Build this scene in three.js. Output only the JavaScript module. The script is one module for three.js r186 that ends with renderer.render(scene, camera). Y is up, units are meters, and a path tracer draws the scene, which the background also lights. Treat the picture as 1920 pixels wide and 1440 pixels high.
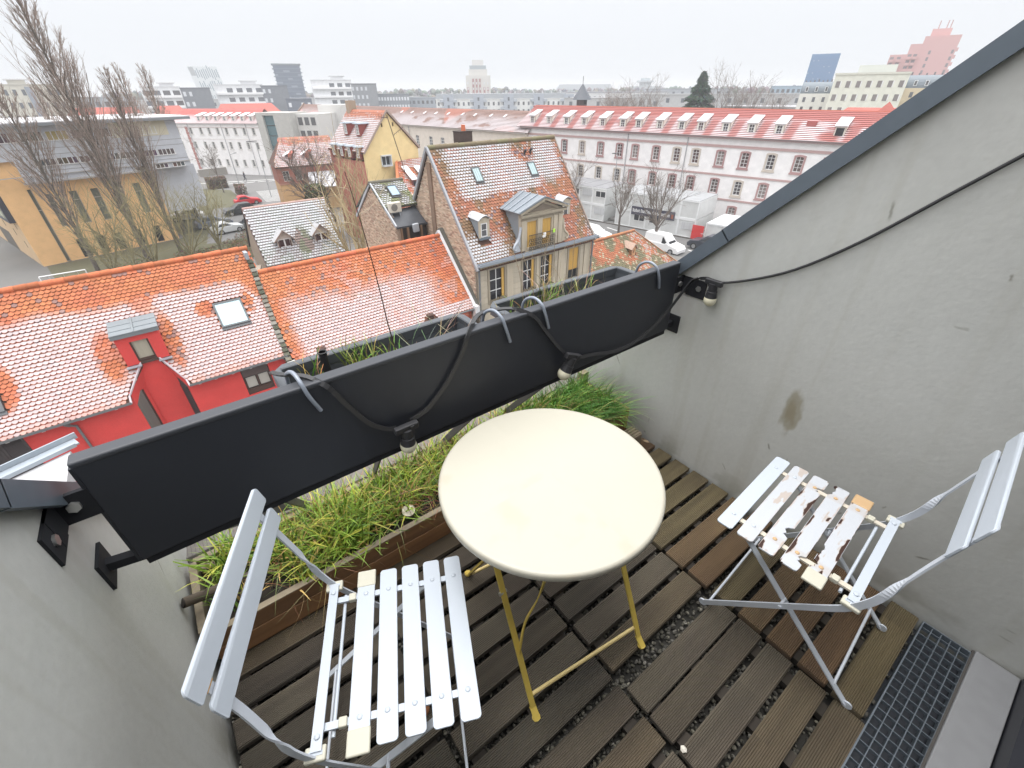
import * as THREE from 'three';
import { mergeGeometries } from 'three/addons/utils/BufferGeometryUtils.js';
import { RoundedBoxGeometry } from 'three/addons/geometries/RoundedBoxGeometry.js';
import { FontLoader } from 'three/addons/loaders/FontLoader.js';
import { TextGeometry } from 'three/addons/geometries/TextGeometry.js';

// ---------- camera, sky, sun, air, exposure ----------
const scene = new THREE.Scene();
const camera = new THREE.PerspectiveCamera(82.16, 4 / 3, 0.05, 3000);
camera.rotation.order = 'YXZ';
camera.position.set(0, 1.56, 0);
camera.rotation.set(-33.8 * Math.PI / 180, -36.5 * Math.PI / 180, -0.5 * Math.PI / 180);
const renderer = new THREE.WebGLRenderer({ antialias: true });
renderer.setSize(1024, 768);
renderer.toneMapping = THREE.LinearToneMapping;
renderer.toneMappingExposure = 1.19;
renderer.shadowMap.enabled = true;
{ // overcast sky: brightest overhead, pale and bluish at the horizon
  const w = 128, h = 64, d = new Float32Array(w * h * 4);
  for (let j = 0; j < h; j++) {
    const el = ((j + 0.5) / h - 0.5) * Math.PI, s = Math.sin(el);
    for (let i = 0; i < w; i++) {
      const k = (j * w + i) * 4;
      const L = s > 0 ? 0.75 * (1 + 3.5 * Math.pow(s, 1.8)) : 0.5;
      const t = Math.min(1, Math.max(0, s * 1.5));
      d[k] = L * (0.955 + 0.045 * t); d[k + 1] = L * (0.99 + 0.01 * t); d[k + 2] = L * (1.04 - 0.02 * t); d[k + 3] = 1;
    }
  }
  const t = new THREE.DataTexture(d, w, h, THREE.RGBAFormat, THREE.FloatType);
  t.mapping = THREE.EquirectangularReflectionMapping; t.magFilter = t.minFilter = THREE.LinearFilter; t.needsUpdate = true;
  scene.background = t; scene.environment = t;
}
const sun = new THREE.DirectionalLight(new THREE.Color(1, 0.97, 0.93), 1.4);
sun.position.set(4, 70, -38); sun.target.position.set(10, -10, -30);
sun.castShadow = true; sun.shadow.radius = 40; sun.shadow.mapSize.set(2048, 2048);
Object.assign(sun.shadow.camera, { left: -120, right: 120, top: 120, bottom: -120, near: 1, far: 320 });
scene.add(sun, sun.target);
scene.fog = new THREE.FogExp2(new THREE.Color(0.97, 0.985, 1.0), 0.00095);

// ---------- helpers ----------
let seed_ = 7;
function rnd() { seed_ |= 0; seed_ = seed_ + 0x6D2B79F5 | 0; let t = Math.imul(seed_ ^ seed_ >>> 15, 1 | seed_); t = t + Math.imul(t ^ t >>> 7, 61 | t) ^ t; return ((t ^ t >>> 14) >>> 0) / 4294967296; }
const rr = (a, b) => a + (b - a) * rnd(), pick = a => a[Math.floor(rnd() * a.length)];
const R = d => d * Math.PI / 180, V = (x, y, z) => new THREE.Vector3(x, y, z);
const clamp = (x, a = 0, b = 1) => Math.min(b, Math.max(a, x)), mix = (a, b, t) => a + (b - a) * t, sst = (a, b, x) => { const t = clamp((x - a) / (b - a)); return t * t * (3 - 2 * t); };
function hash(i, j, s) { let h = Math.imul(i, 374761393) + Math.imul(j, 668265263) + Math.imul(s, 974634777) | 0; h = Math.imul(h ^ h >>> 13, 1274126177); return ((h ^ h >>> 16) >>> 0) / 4294967296; }
function vnoise(x, y, s, per = 0) {
  const i = Math.floor(x), j = Math.floor(y), f = x - i, g = y - j, a = f * f * (3 - 2 * f), b = g * g * (3 - 2 * g);
  const w = (p) => per ? ((p % per) + per) % per : p;
  const q = (p, r) => hash(w(p), w(r), s);
  return mix(mix(q(i, j), q(i + 1, j), a), mix(q(i, j + 1), q(i + 1, j + 1), a), b);
}
function fbm(x, y, s, oct = 4, per = 0) { let v = 0, a = 0.5, t = 0; for (let o = 0; o < oct; o++) { v += a * vnoise(x, y, s + o * 17, per); t += a; a *= 0.5; x *= 2; y *= 2; per *= 2; } return v / t; }
const toS = v => v <= 0.0031308 ? 12.92 * v : 1.055 * Math.pow(v, 1 / 2.4) - 0.055;
function tex(n, m, fn, metres = 1, color = true) {     // fn(u, v) -> linear rgb or grey
  const d = new Uint8Array(n * m * 4);
  for (let j = 0; j < m; j++) for (let i = 0; i < n; i++) {
    let c = fn((i + 0.5) / n, (j + 0.5) / m); if (typeof c === 'number') c = [c, c, c];
    const k = (j * n + i) * 4;
    for (let e = 0; e < 3; e++) d[k + e] = 255 * (color ? toS(clamp(c[e])) : clamp(c[e])); d[k + 3] = 255;
  }
  const t = new THREE.DataTexture(d, n, m, THREE.RGBAFormat); t.wrapS = t.wrapT = THREE.RepeatWrapping;
  t.magFilter = THREE.LinearFilter; t.minFilter = THREE.LinearMipmapLinearFilter; t.generateMipmaps = true;
  if (color) t.colorSpace = THREE.SRGBColorSpace;
  t.repeat.set(1 / metres, 1 / metres); t.needsUpdate = true; return t;
}
function mat(c, rough = 0.85, o = {}) {
  const m = new THREE.MeshStandardMaterial({ roughness: rough, metalness: o.metal || 0 });
  m.color.setRGB(c[0], c[1], c[2]);
  for (const k of ['map', 'bumpMap', 'bumpScale', 'roughnessMap', 'side']) if (o[k] !== undefined) m[k] = o[k];
  return m;
}
// shared textures
const TX = {
  stucco: tex(512, 512, (u, v) => 0.6 * fbm(u * 24, v * 24, 3, 4, 24) + 0.4 * fbm(u * 90, v * 90, 9, 2, 90), 0.8, false),
  mottle: tex(512, 512, (u, v) => 0.80 + 0.16 * fbm(u * 6, v * 6, 21, 5, 6) + 0.08 * vnoise(u * 128, v * 128, 5, 128), 3),
  fine: tex(256, 256, (u, v) => 0.74 + 0.34 * fbm(u * 16, v * 16, 31, 4, 16), 1),
  streak: tex(256, 512, (u, v) => 0.72 + 0.2 * fbm(u * 40, v * 3, 41, 3, 0) + 0.12 * fbm(u * 6, v * 6, 43, 3, 6), 4),
  snow: tex(256, 256, (u, v) => { const a = fbm(u * 5, v * 5, 51, 5, 5); return 0.62 + 0.24 * a; }, 5),
};
function boxUV(g) {
  const p = g.attributes.position, n = p.count, uv = new Float32Array(n * 2), a = V(0, 0, 0), b = V(0, 0, 0), c = V(0, 0, 0);
  for (let i = 0; i < n; i += 3) {
    a.fromBufferAttribute(p, i); b.fromBufferAttribute(p, i + 1); c.fromBufferAttribute(p, i + 2);
    b.sub(a); c.sub(a); b.cross(c); const x = Math.abs(b.x), y = Math.abs(b.y), z = Math.abs(b.z);
    for (let k = 0; k < 3; k++) {
      const j = i + k, X = p.getX(j), Y = p.getY(j), Z = p.getZ(j);
      if (y >= x && y >= z) { uv[j * 2] = X; uv[j * 2 + 1] = Z; } else if (x >= z) { uv[j * 2] = Z; uv[j * 2 + 1] = Y; } else { uv[j * 2] = X; uv[j * 2 + 1] = Y; }
    }
  }
  g.setAttribute('uv', new THREE.BufferAttribute(uv, 2)); return g;
}
function prep(g) {
  const keep = g.userData.keepUV; if (g.index) g = g.toNonIndexed();
  for (const k of Object.keys(g.attributes)) if (!['position', 'normal', 'uv'].includes(k)) g.deleteAttribute(k);
  if (!g.attributes.normal) g.computeVertexNormals();
  if (!keep || !g.attributes.uv) boxUV(g);
  g.morphAttributes = {}; return g;
}
const merge = a => { a = [].concat(a).map(prep); return a.length > 1 ? mergeGeometries(a, false) : a[0]; };
const used = {};
const numbered = n => { const k = used[n] = (used[n] === undefined ? 0 : used[n] + 1); return k ? n + '_' + String(k).padStart(3, '0') : n; };
function M(name, geoms, m, parent = scene, o = {}) {
  const r = new THREE.Mesh(merge(geoms), m); r.castShadow = r.receiveShadow = true;
  r.name = parent === scene ? numbered(name) : name; parent.add(r);
  if (o.label) r.userData.label = o.label; if (o.cat) r.userData.category = o.cat; if (o.group) r.userData.group = o.group; if (o.kind) r.userData.kind = o.kind;
  return r;
}
function thing(name, label, category, [x, y, z] = [0, 0, 0], turn = 0, o = {}) {
  const g = new THREE.Group(); g.name = numbered(name); g.position.set(x, y, z); g.rotation.y = turn;
  g.userData = { label, category, ...o }; scene.add(g); return g;
}
const struct = (name, geoms, m) => M(name, geoms, m, scene, { kind: 'structure' });
const bx = (x0, x1, y0, y1, z0, z1) => { const g = new THREE.BoxGeometry(Math.abs(x1 - x0), Math.abs(y1 - y0), Math.abs(z1 - z0)); g.translate((x0 + x1) / 2, (y0 + y1) / 2, (z0 + z1) / 2); return g; };
const rbx = (x0, x1, y0, y1, z0, z1, r = 0.004, s = 2) => { const g = new RoundedBoxGeometry(x1 - x0, y1 - y0, z1 - z0, s, r); g.translate((x0 + x1) / 2, (y0 + y1) / 2, (z0 + z1) / 2); return g; };
function rod(a, b, r0, r1 = r0, n = 8) {
  const p = V(...a), q = V(...b), d = q.clone().sub(p), L = d.length(), g = new THREE.CylinderGeometry(r1, r0, L, n, 1);
  g.applyQuaternion(new THREE.Quaternion().setFromUnitVectors(V(0, 1, 0), d.normalize())); g.translate((p.x + q.x) / 2, (p.y + q.y) / 2, (p.z + q.z) / 2); return g;
}
function beam(a, b, w, h, up = [0, 1, 0]) {                      // rectangular bar from a to b
  const p = V(...a), q = V(...b), d = q.clone().sub(p), L = d.length(); d.normalize();
  const u = V(...up), x = u.clone().cross(d).normalize(), y = d.clone().cross(x);
  const g = new THREE.BoxGeometry(w, h, L); g.applyMatrix4(new THREE.Matrix4().makeBasis(x, y, d)); g.translate((p.x + q.x) / 2, (p.y + q.y) / 2, (p.z + q.z) / 2); return g;
}
const tube = (pts, r, n = 24, k = 6) => new THREE.TubeGeometry(new THREE.CatmullRomCurve3(pts.map(p => V(...p))), n, r, k, false);
function ribbon(pts, nrm, w, t, n = 24) {                        // flat strap; nrm(k) is the direction of its thin side
  const c = new THREE.CatmullRomCurve3(pts.map(p => V(...p)), false, 'catmullrom', 0.4), pos = [], idx = [];
  for (let i = 0; i <= n; i++) {
    const k = i / n, p = c.getPoint(k), tg = c.getTangent(k), N = V(...nrm(k)); N.addScaledVector(tg, -N.dot(tg)).normalize(); const B = tg.clone().cross(N);
    for (const [a, b] of [[-1, -1], [1, -1], [1, 1], [-1, 1]]) { const q = p.clone().addScaledVector(B, a * w / 2).addScaledVector(N, b * t / 2); pos.push(q.x, q.y, q.z); }
    if (i < n) for (let e = 0; e < 4; e++) { const a = i * 4 + e, b = i * 4 + (e + 1) % 4; idx.push(a, b, a + 4, b, b + 4, a + 4); }
  }
  idx.push(0, 2, 1, 0, 3, 2); const e = n * 4; idx.push(e, e + 1, e + 2, e, e + 2, e + 3);
  const g = new THREE.BufferGeometry(); g.setAttribute('position', new THREE.Float32BufferAttribute(pos, 3)); g.setIndex(idx);
  const f = g.toNonIndexed(); f.computeVertexNormals(); return f;
}
const shp = pts => { const s = new THREE.Shape(); pts.forEach((p, i) => i ? s.lineTo(p[0], p[1]) : s.moveTo(p[0], p[1])); return s; };
function wallG(outline, holes = [], t = 0.25) {                  // wall in the xy plane, front face z = 0; hole [x, y, w, h, arch rise]
  const s = shp(outline);
  for (const [x, y, w, h, ar] of holes) {
    const p = new THREE.Path(); p.moveTo(x, y); p.lineTo(x + w, y);
    if (ar) { p.lineTo(x + w, y + h - ar); p.quadraticCurveTo(x + w / 2, y + h + ar, x, y + h - ar); } else { p.lineTo(x + w, y + h); p.lineTo(x, y + h); }
    p.lineTo(x, y); s.holes.push(p);
  }
  const g = new THREE.ExtrudeGeometry(s, { depth: t, bevelEnabled: false, curveSegments: 5 }); g.translate(0, 0, -t); return g;
}
function slab(pts, t) {                                          // planar polygon in space, thickness t behind it (against its normal)
  const P = pts.map(p => V(...p)), u = P[1].clone().sub(P[0]).normalize(); let n = V(0, 0, 0);
  for (let i = 1; i < P.length - 1; i++) n.add(P[i].clone().sub(P[0]).cross(P[i + 1].clone().sub(P[0])));
  n.normalize(); const w = n.clone().cross(u);
  const q = P.map(p => { const d = p.clone().sub(P[0]); return [d.dot(u), d.dot(w)]; });
  const g = new THREE.ExtrudeGeometry(shp(q), { depth: t, bevelEnabled: false }); g.translate(0, 0, -t);
  g.applyMatrix4(new THREE.Matrix4().makeBasis(u, w, n).setPosition(P[0])); return g;
}
const rotG = (g, ry, x = 0, y = 0, z = 0) => { g.rotateY(ry); g.translate(x, y, z); return g; };
function place(ox, oz, ang) { return [[ox, -14, oz], R(90 - ang)]; } // a building's frame: x along its front, y up from the street, z towards us
// windows: frame mesh with a pane as its child
function winG(w, h, { c = 2, r = 3, b = 0.07, m = 0.04, z0 = -0.16, z1 = -0.09 } = {}) {
  const f = [bx(-w / 2, w / 2, 0, b, z0, z1), bx(-w / 2, w / 2, h - b, h, z0, z1), bx(-w / 2, -w / 2 + b, b, h - b, z0, z1), bx(w / 2 - b, w / 2, b, h - b, z0, z1)];
  const W = w - 2 * b, H = h - 2 * b;
  for (let i = 1; i < c; i++) f.push(bx(-W / 2 + W * i / c - m / 2, -W / 2 + W * i / c + m / 2, b, h - b, z0 + 0.012, z1 - 0.006));
  for (let i = 1; i < r; i++) f.push(bx(-W / 2, W / 2, b + H * i / r - m / 2, b + H * i / r + m / 2, z0 + 0.016, z1 - 0.01));
  return { f: merge(f), p: merge(bx(-w / 2 + b * 0.5, w / 2 - b * 0.5, b * 0.5, h - b * 0.5, z0 + 0.02, z0 + 0.03)) };
}
const glassM = [mat([0.035, 0.04, 0.045], 0.06), mat([0.06, 0.065, 0.07], 0.08), mat([0.022, 0.022, 0.028], 0.05), mat([0.10, 0.10, 0.105], 0.12)];
const whiteFr = mat([0.72, 0.72, 0.71], 0.5);
function putWin(parent, G, x, y, z = 0, o = {}) {
  const f = new THREE.Mesh(G.f, o.fm || whiteFr); f.name = o.name || 'window'; f.position.set(x, y, z); f.rotation.y = o.ry || 0; if (o.rx) f.rotation.x = o.rx;
  f.castShadow = f.receiveShadow = true; parent.add(f);
  const p = new THREE.Mesh(G.p, o.gm || pick(glassM)); p.name = 'pane'; p.receiveShadow = true; f.add(p); return f;
}
// roof tiles
function biber(w, L, th) { const a = w * 0.485, r = w * 0.42, s = new THREE.Shape(); s.moveTo(-a, L); s.lineTo(-a, r); s.lineTo(-a * 0.72, r * 0.42); s.lineTo(0, 0); s.lineTo(a * 0.72, r * 0.42); s.lineTo(a, r); s.lineTo(a, L); s.closePath(); return merge(new THREE.ExtrudeGeometry(s, { depth: th, bevelEnabled: false })); }
function flatTile(w, L, th) { const a = w * 0.485; return merge(new THREE.ExtrudeGeometry(shp([[-a, L], [-a, 0.006], [-a * 0.9, 0], [a * 0.9, 0], [a, 0.006], [a, L]]), { depth: th, bevelEnabled: false })); }
function edgeDark(g, k = 0.3) { const n = g.attributes.normal, c = new Float32Array(n.count * 3); for (let i = 0; i < n.count; i++) c.fill(Math.abs(n.getZ(i)) < 0.6 ? k : 1, i * 3, i * 3 + 3); g.setAttribute('color', new THREE.BufferAttribute(c, 3)); return g; }   // edge faces darkened: painted shade between the courses as well as bare wet clay
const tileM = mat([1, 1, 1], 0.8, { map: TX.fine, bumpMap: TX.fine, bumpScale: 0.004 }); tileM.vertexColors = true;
function tileField(parent, { O, U, S, W, L, tw, tc, th = 0.02, geo = biber, inside = () => true, color, own = null, snow = null, snowCol = [0.42, 0.42, 0.44], cover = 0.8, fill = 0.93, jit = 0.35, name = 'roof_tile', m = tileM }) {
  const u = V(...U).normalize(), s = V(...S).normalize(), n = u.clone().cross(s).normalize(), o = V(...O);
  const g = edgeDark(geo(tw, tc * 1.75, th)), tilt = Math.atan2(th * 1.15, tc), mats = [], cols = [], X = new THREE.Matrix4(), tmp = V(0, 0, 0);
  const rows = Math.floor(L / tc), colsN = Math.ceil(W / tw), sm = [], sg = snow && edgeDark(geo(tw * fill, tc * (cover + 0.1), 0.012).translate(0, tc * (1 - cover), th), 0.45), sM = mat([1, 1, 1], 0.7, { bumpMap: TX.fine, bumpScale: 0.006 }); sM.vertexColors = true;  // snow patch edges get the same painted shade between courses
  for (let i = 0; i < rows; i++) for (let j = 0; j < colsN + 1; j++) {
    const a = (j + (i % 2 ? 0.5 : 0)) * tw, b = i * tc; if (a > W || !inside(a, b + tc * 0.5)) continue;
    const tl = tilt + rr(-0.025, 0.025), y = s.clone().multiplyScalar(Math.cos(tl)).addScaledVector(n, -Math.sin(tl)), x = u.clone().addScaledVector(y, rr(-0.02, 0.02)).normalize(), z = x.clone().cross(y);
    tmp.copy(o).addScaledVector(u, a).addScaledVector(s, b + rr(-0.006, 0.006)).addScaledVector(n, th * 1.25 + rr(-0.002, 0.004));
    const c = color(a, b, i, j); X.makeBasis(x, y, z).setPosition(tmp);
    if (snow) { const q = snow(a, b) + jit * (hash(i, j, 77) - 0.5); if (q > (jit < 0.2 ? 0.05 : 0.12)) { const v = rr(0.88, 1.1), k = clamp(q * 1.5); sm.push([X.clone().multiply(new THREE.Matrix4().makeScale(jit < 0.2 ? 1 : mix(0.6, 1, k), 1, 1)), lerp3(c, snowCol.map(e => e * v), jit < 0.2 ? k : mix(0.3, 1, k))]); } }
    if (own && own(a, b)) {
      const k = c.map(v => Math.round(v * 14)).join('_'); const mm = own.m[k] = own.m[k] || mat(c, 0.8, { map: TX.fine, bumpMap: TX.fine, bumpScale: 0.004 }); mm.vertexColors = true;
      const t = new THREE.Mesh(g, mm); t.name = 'tile'; t.applyMatrix4(X); t.castShadow = t.receiveShadow = true; parent.add(t); continue;
    }
    mats.push(X.clone()); cols.push(c);
  }
  const I = new THREE.InstancedMesh(g, m, mats.length), C = new THREE.Color();
  mats.forEach((q, i) => { I.setMatrixAt(i, q); I.setColorAt(i, C.setRGB(...cols[i])); });
  if (sm.length) inst('snow_cover', sg, sM, sm, parent);
  I.name = name; I.userData.kind = 'stuff'; I.castShadow = I.receiveShadow = true; parent.add(I); return I;
}
const lerp3 = (a, b, t) => [mix(a[0], b[0], t), mix(a[1], b[1], t), mix(a[2], b[2], t)];
function inst(name, g, m, list, parent = scene, o = {}) {          // list of [Matrix4, colour]
  const I = new THREE.InstancedMesh(g, m, list.length), C = new THREE.Color();
  list.forEach(([q, c], i) => { I.setMatrixAt(i, q); if (c) I.setColorAt(i, C.setRGB(...c)); });
  I.name = parent === scene ? numbered(name) : name; I.castShadow = I.receiveShadow = true; I.userData = { kind: 'stuff', ...o }; parent.add(I); return I;
}
const TRS = (p, e, s) => new THREE.Matrix4().compose(V(...p), new THREE.Quaternion().setFromEuler(new THREE.Euler(...e)), V(...s));
// ---------- the terrace ----------
const MARKS = []; { let s = seed_; for (let i = 0; i < 34; i++) MARKS.push([rr(-1.3, 0.2), i % 3 ? rr(0.02, 0.4) : rr(0.3, 1.3), rr(0.006, 0.035), rr(0, 3.14), rr(0.0015, 0.004), pick([[0.42, 0.41, 0.37], [0.35, 0.33, 0.28], [1.0, 1.0, 0.98]])]); seed_ = s; }
const wallMap = tex(1024, 1024, (u, v) => {
  const z = u * 3 - 2.2, y = v * 3 - 0.6;
  let k = 0.86 + 0.2 * fbm(u * 5, v * 5, 61, 4) + 0.05 * (vnoise(u * 220, v * 220, 63) - 0.5), c = [k, k, k];
  const a = R(-7), dz = (z + 0.437) * Math.cos(a) - (y - 0.525) * Math.sin(a) * 0.5, dy = y - 0.525;
  const e = Math.hypot(dz / 0.036, dy / 0.105) + 0.5 * (fbm(z * 60, y * 25, 71, 3) - 0.5);
  const s = sst(1.08, 0.72, e); c = lerp3(c, [0.56 * k, 0.5 * k, 0.38 * k], s * (0.75 + 0.25 * sst(0.7, 0.3, e)));
  const dirt = sst(0.16, 0.0, y) * sst(0.45, 0.75, fbm(z * 9, y * 14, 73, 4)); c = lerp3(c, [0.42, 0.4, 0.34], dirt * 0.5);
  const sc = sst(0.79, 0.84, fbm(z * 7, y * 9, 75, 3)) * sst(0.7, 0.8, vnoise(z * 40, y * 130, 77)); c = lerp3(c, [0.5, 0.49, 0.45], sc * 0.5);
  for (const [mz, my, L, ang, w, dk] of MARKS) { const ca = Math.cos(ang), sa = Math.sin(ang), du = (z - mz) * ca + (y - my) * sa, dv = -(z - mz) * sa + (y - my) * ca; if (Math.abs(du) < L && Math.abs(dv) < w * 3) c = lerp3(c, dk, sst(1, 0.3, Math.abs(du) / L) * sst(1.4, 0.5, (Math.abs(dv) + 0.002 * (vnoise(z * 300, y * 300, 79) - 0.5)) / w) * 0.75); }
  c = lerp3(c, [c[0] * 0.9, c[1] * 0.89, c[2] * 0.86], sst(0.55, 0.8, fbm(z * 22, y * 1.1, 87, 4)) * 0.6);
  return c;
}, 3); wallMap.offset.set(2.2 / 3, 0.6 / 3); wallMap.wrapS = wallMap.wrapT = THREE.MirroredRepeatWrapping;
const mWall = mat([0.57, 0.575, 0.545], 0.6, { map: wallMap, bumpMap: TX.stucco, bumpScale: 0.0009 });
const mZinc = mat([0.13, 0.16, 0.19], 0.42, { map: TX.mottle, metal: 0.15 }), mZincPale = mat([0.36, 0.4, 0.44], 0.4, { map: TX.mottle, metal: 0.2 });
const mBlack = mat([0.023, 0.026, 0.034], 0.5, { map: tex(1024, 512, (u, v) => { let k = 0.82 + 0.3 * fbm(u * 5, v * 5, 111, 4, 5); const dr = sst(0.62, 0.8, fbm(u * 60, v * 2, 113, 3, 0)) * 0.35; k += dr; const sp = vnoise(u * 300, v * 150, 115, 0); return sp > 0.985 ? k * 3 : k; }, 2), bumpMap: TX.fine, bumpScale: 0.0004 });
const mBlackGloss = mat([0.012, 0.013, 0.017], 0.85), mSteel = mat([0.6, 0.6, 0.58], 0.3, { metal: 0.8 });
const mPanelTop = mat([0.05, 0.054, 0.063], 0.5, { map: TX.mottle });
const profile = (x0, x1, a = 1.95, k = 1) => { // side wall, its top follows the roof slope
  const g = new THREE.ExtrudeGeometry(shp([[-0.6, -0.4], [1.95, -0.4], [1.95, a - 1.95 * k], [-0.6, a + 0.6 * k]]), { depth: x1 - x0, bevelEnabled: false });
  g.rotateY(Math.PI / 2); g.translate(x0, 0, 0); return g;      // shape x -> -z
};
const LC = 1.776, LK = 0.867;
function sideWall(label, x0, x1, dir, lo, c0 = 1.95, k0 = 1) {
  const t = thing('parapet_wall', label, 'wall');
  M('wall', profile(x0, x1, c0, k0), mWall, t);
  const f = dir > 0 ? x0 : x1, e = dir > 0 ? [f - 0.022, f + 0.36] : [f - 0.36, f + 0.022];
  const line = z => z * k0 + c0 + 0.014, cop = (z0, z1, k) => {
    const g = [slab([[e[0], line(z0), z0], [e[0], line(z1), z1], [e[1], line(z1), z1], [e[1], line(z0), z0]].reverse(), 0.012)];
    const ex = dir > 0 ? e[0] : e[1];
    g.push(beam([ex, line(z0) - 0.022 - k, z0 - 0.022], [ex, line(z1) - 0.022 - k, z1 - 0.022], 0.012, 0.05, [0, 1, -1]));
    M('coping_sheet', g, mZinc, t);
  };
  cop(-0.84, 0.6, 0); cop(lo, -0.836, 0.002);
  return t;
}
sideWall('tall grey rendered side wall with sloping zinc coping behind the rusty chair', 1.652, 2.0, 1, -1.9);
sideWall('grey rendered side wall at the left of the terrace with bolted black brackets', -0.73, -0.38, -1, -1.24, LC, LK);

// deck: tiles of grooved planks on gravel
const woodTone = tex(512, 512, (u, v) => { const a = fbm(u * 3, v * 40, 81, 4), b = fbm(u * 6, v * 6, 83, 4, 6); return [0.55 + 0.5 * a + 0.25 * (b - 0.5), 0.55 + 0.48 * a + 0.3 * (b - 0.5), 0.55 + 0.42 * a + 0.22 * (b - 0.5)]; }, 1);
const grooves = tex(64, 512, (u, v) => { const f = (v * 88) % 1; return 0.75 * sst(0.12, 0.45, Math.abs(f - 0.5) * 1) * 0.9 + 0.25 * fbm(u * 8, v * 60, 85, 2); }, 0.5, false);
const plankM = [[0.115, 0.094, 0.07], [0.14, 0.118, 0.09], [0.095, 0.08, 0.062], [0.15, 0.118, 0.078]].map(c => mat(c, 0.72, { map: woodTone, bumpMap: grooves, bumpScale: 0.006 }));
const plankR = [[0.20, 0.135, 0.075], [0.17, 0.135, 0.075], [0.175, 0.11, 0.06]].map(c => mat(c, 0.72, { map: woodTone, bumpMap: grooves, bumpScale: 0.006 }));
struct('terrace_slab', bx(-0.4, 1.66, -0.3, -0.075, -1.55, 0.62), mat([0.04, 0.038, 0.033], 0.9, { map: TX.fine }));
{
  const deck = new THREE.Group(); deck.name = 'terrace_deck'; deck.userData.kind = 'structure'; scene.add(deck);
  const cols = [-0.366, 0.137, 0.64, 1.143, 1.646], bear = mat([0.05, 0.042, 0.034], 0.85, { map: woodTone });
  for (let c = 0; c < 4; c++) {
    const x0 = cols[c] + 0.005, x1 = cols[c + 1] - 0.005;
    for (let tile = 0; tile < 4; tile++) {
      const zs = 0.188 - tile * 0.518 + (c === 2 && tile < 1 ? 0.012 : 0) + (c === 2 && tile > 0 ? -0.012 : 0), yy = rr(-0.003, 0.003);
      for (let k = 0; k < 5; k++) {
        let z1 = zs - k * 0.1035, z0 = z1 - 0.084; if (z1 < -1.5) continue;
        if (c === 2 && tile === 0 && k === 4) { z1 += 0.012; z0 += 0.012; }
        const g = rbx(x0 + rr(0, 0.004), x1 - rr(0, 0.004), -0.024 + yy, yy, z0, z1, 0.004, 1); g.userData.keepUV = false;
        const p = M('plank', g, pick(c === 3 ? (tile < 2 ? plankR : plankR) : plankM), deck); p.rotation.x = 0; p.position.y = rr(-0.0015, 0.0015);
        const off = rr(0, 0.9), uv = p.geometry.attributes.uv; for (let i = 0; i < uv.count; i++) uv.setX(i, uv.getX(i) + off * 3 + k * 0.37);
      }
      for (const xx of [x0 + 0.045, (x0 + x1) / 2, x1 - 0.045]) if (zs > -1.2) M('bearer', bx(xx - 0.022, xx + 0.022, -0.052, -0.0245 + yy, zs - 0.49, zs - 0.004), bear, deck);
    }
  }
  const L = [], peb = new THREE.IcosahedronGeometry(1, 0);
  for (let i = 0; i < 21000; i++) { const s = rr(0.004, 0.0085), k = rr(0.05, 0.32), q = rnd() < 0.12 ? 1.9 : 1; L.push([TRS([rr(-0.37, 1.63), -0.071 + rr(0, 0.02), rr(-1.12, 0.2)], [rr(0, 6), rr(0, 6), rr(0, 6)], [s, s * rr(0.5, 0.8), s * rr(0.8, 1.3)]), [0.6 * k * q, 0.57 * k * q, 0.6 * k * rr(0.72, 0.85) * q]]); }
  inst('gravel', peb, mat([1, 1, 1], 0.75), L);
  M('pebble', new THREE.DodecahedronGeometry(0.0095, 0).scale(1, 0.7, 1.1).translate(0.655, 0.006, -0.085), mat([0.72, 0.68, 0.6], 0.7), scene, { label: 'small pale pebble lying on the joint between deck boards near the bottom edge', cat: 'pebble' });
}
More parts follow.
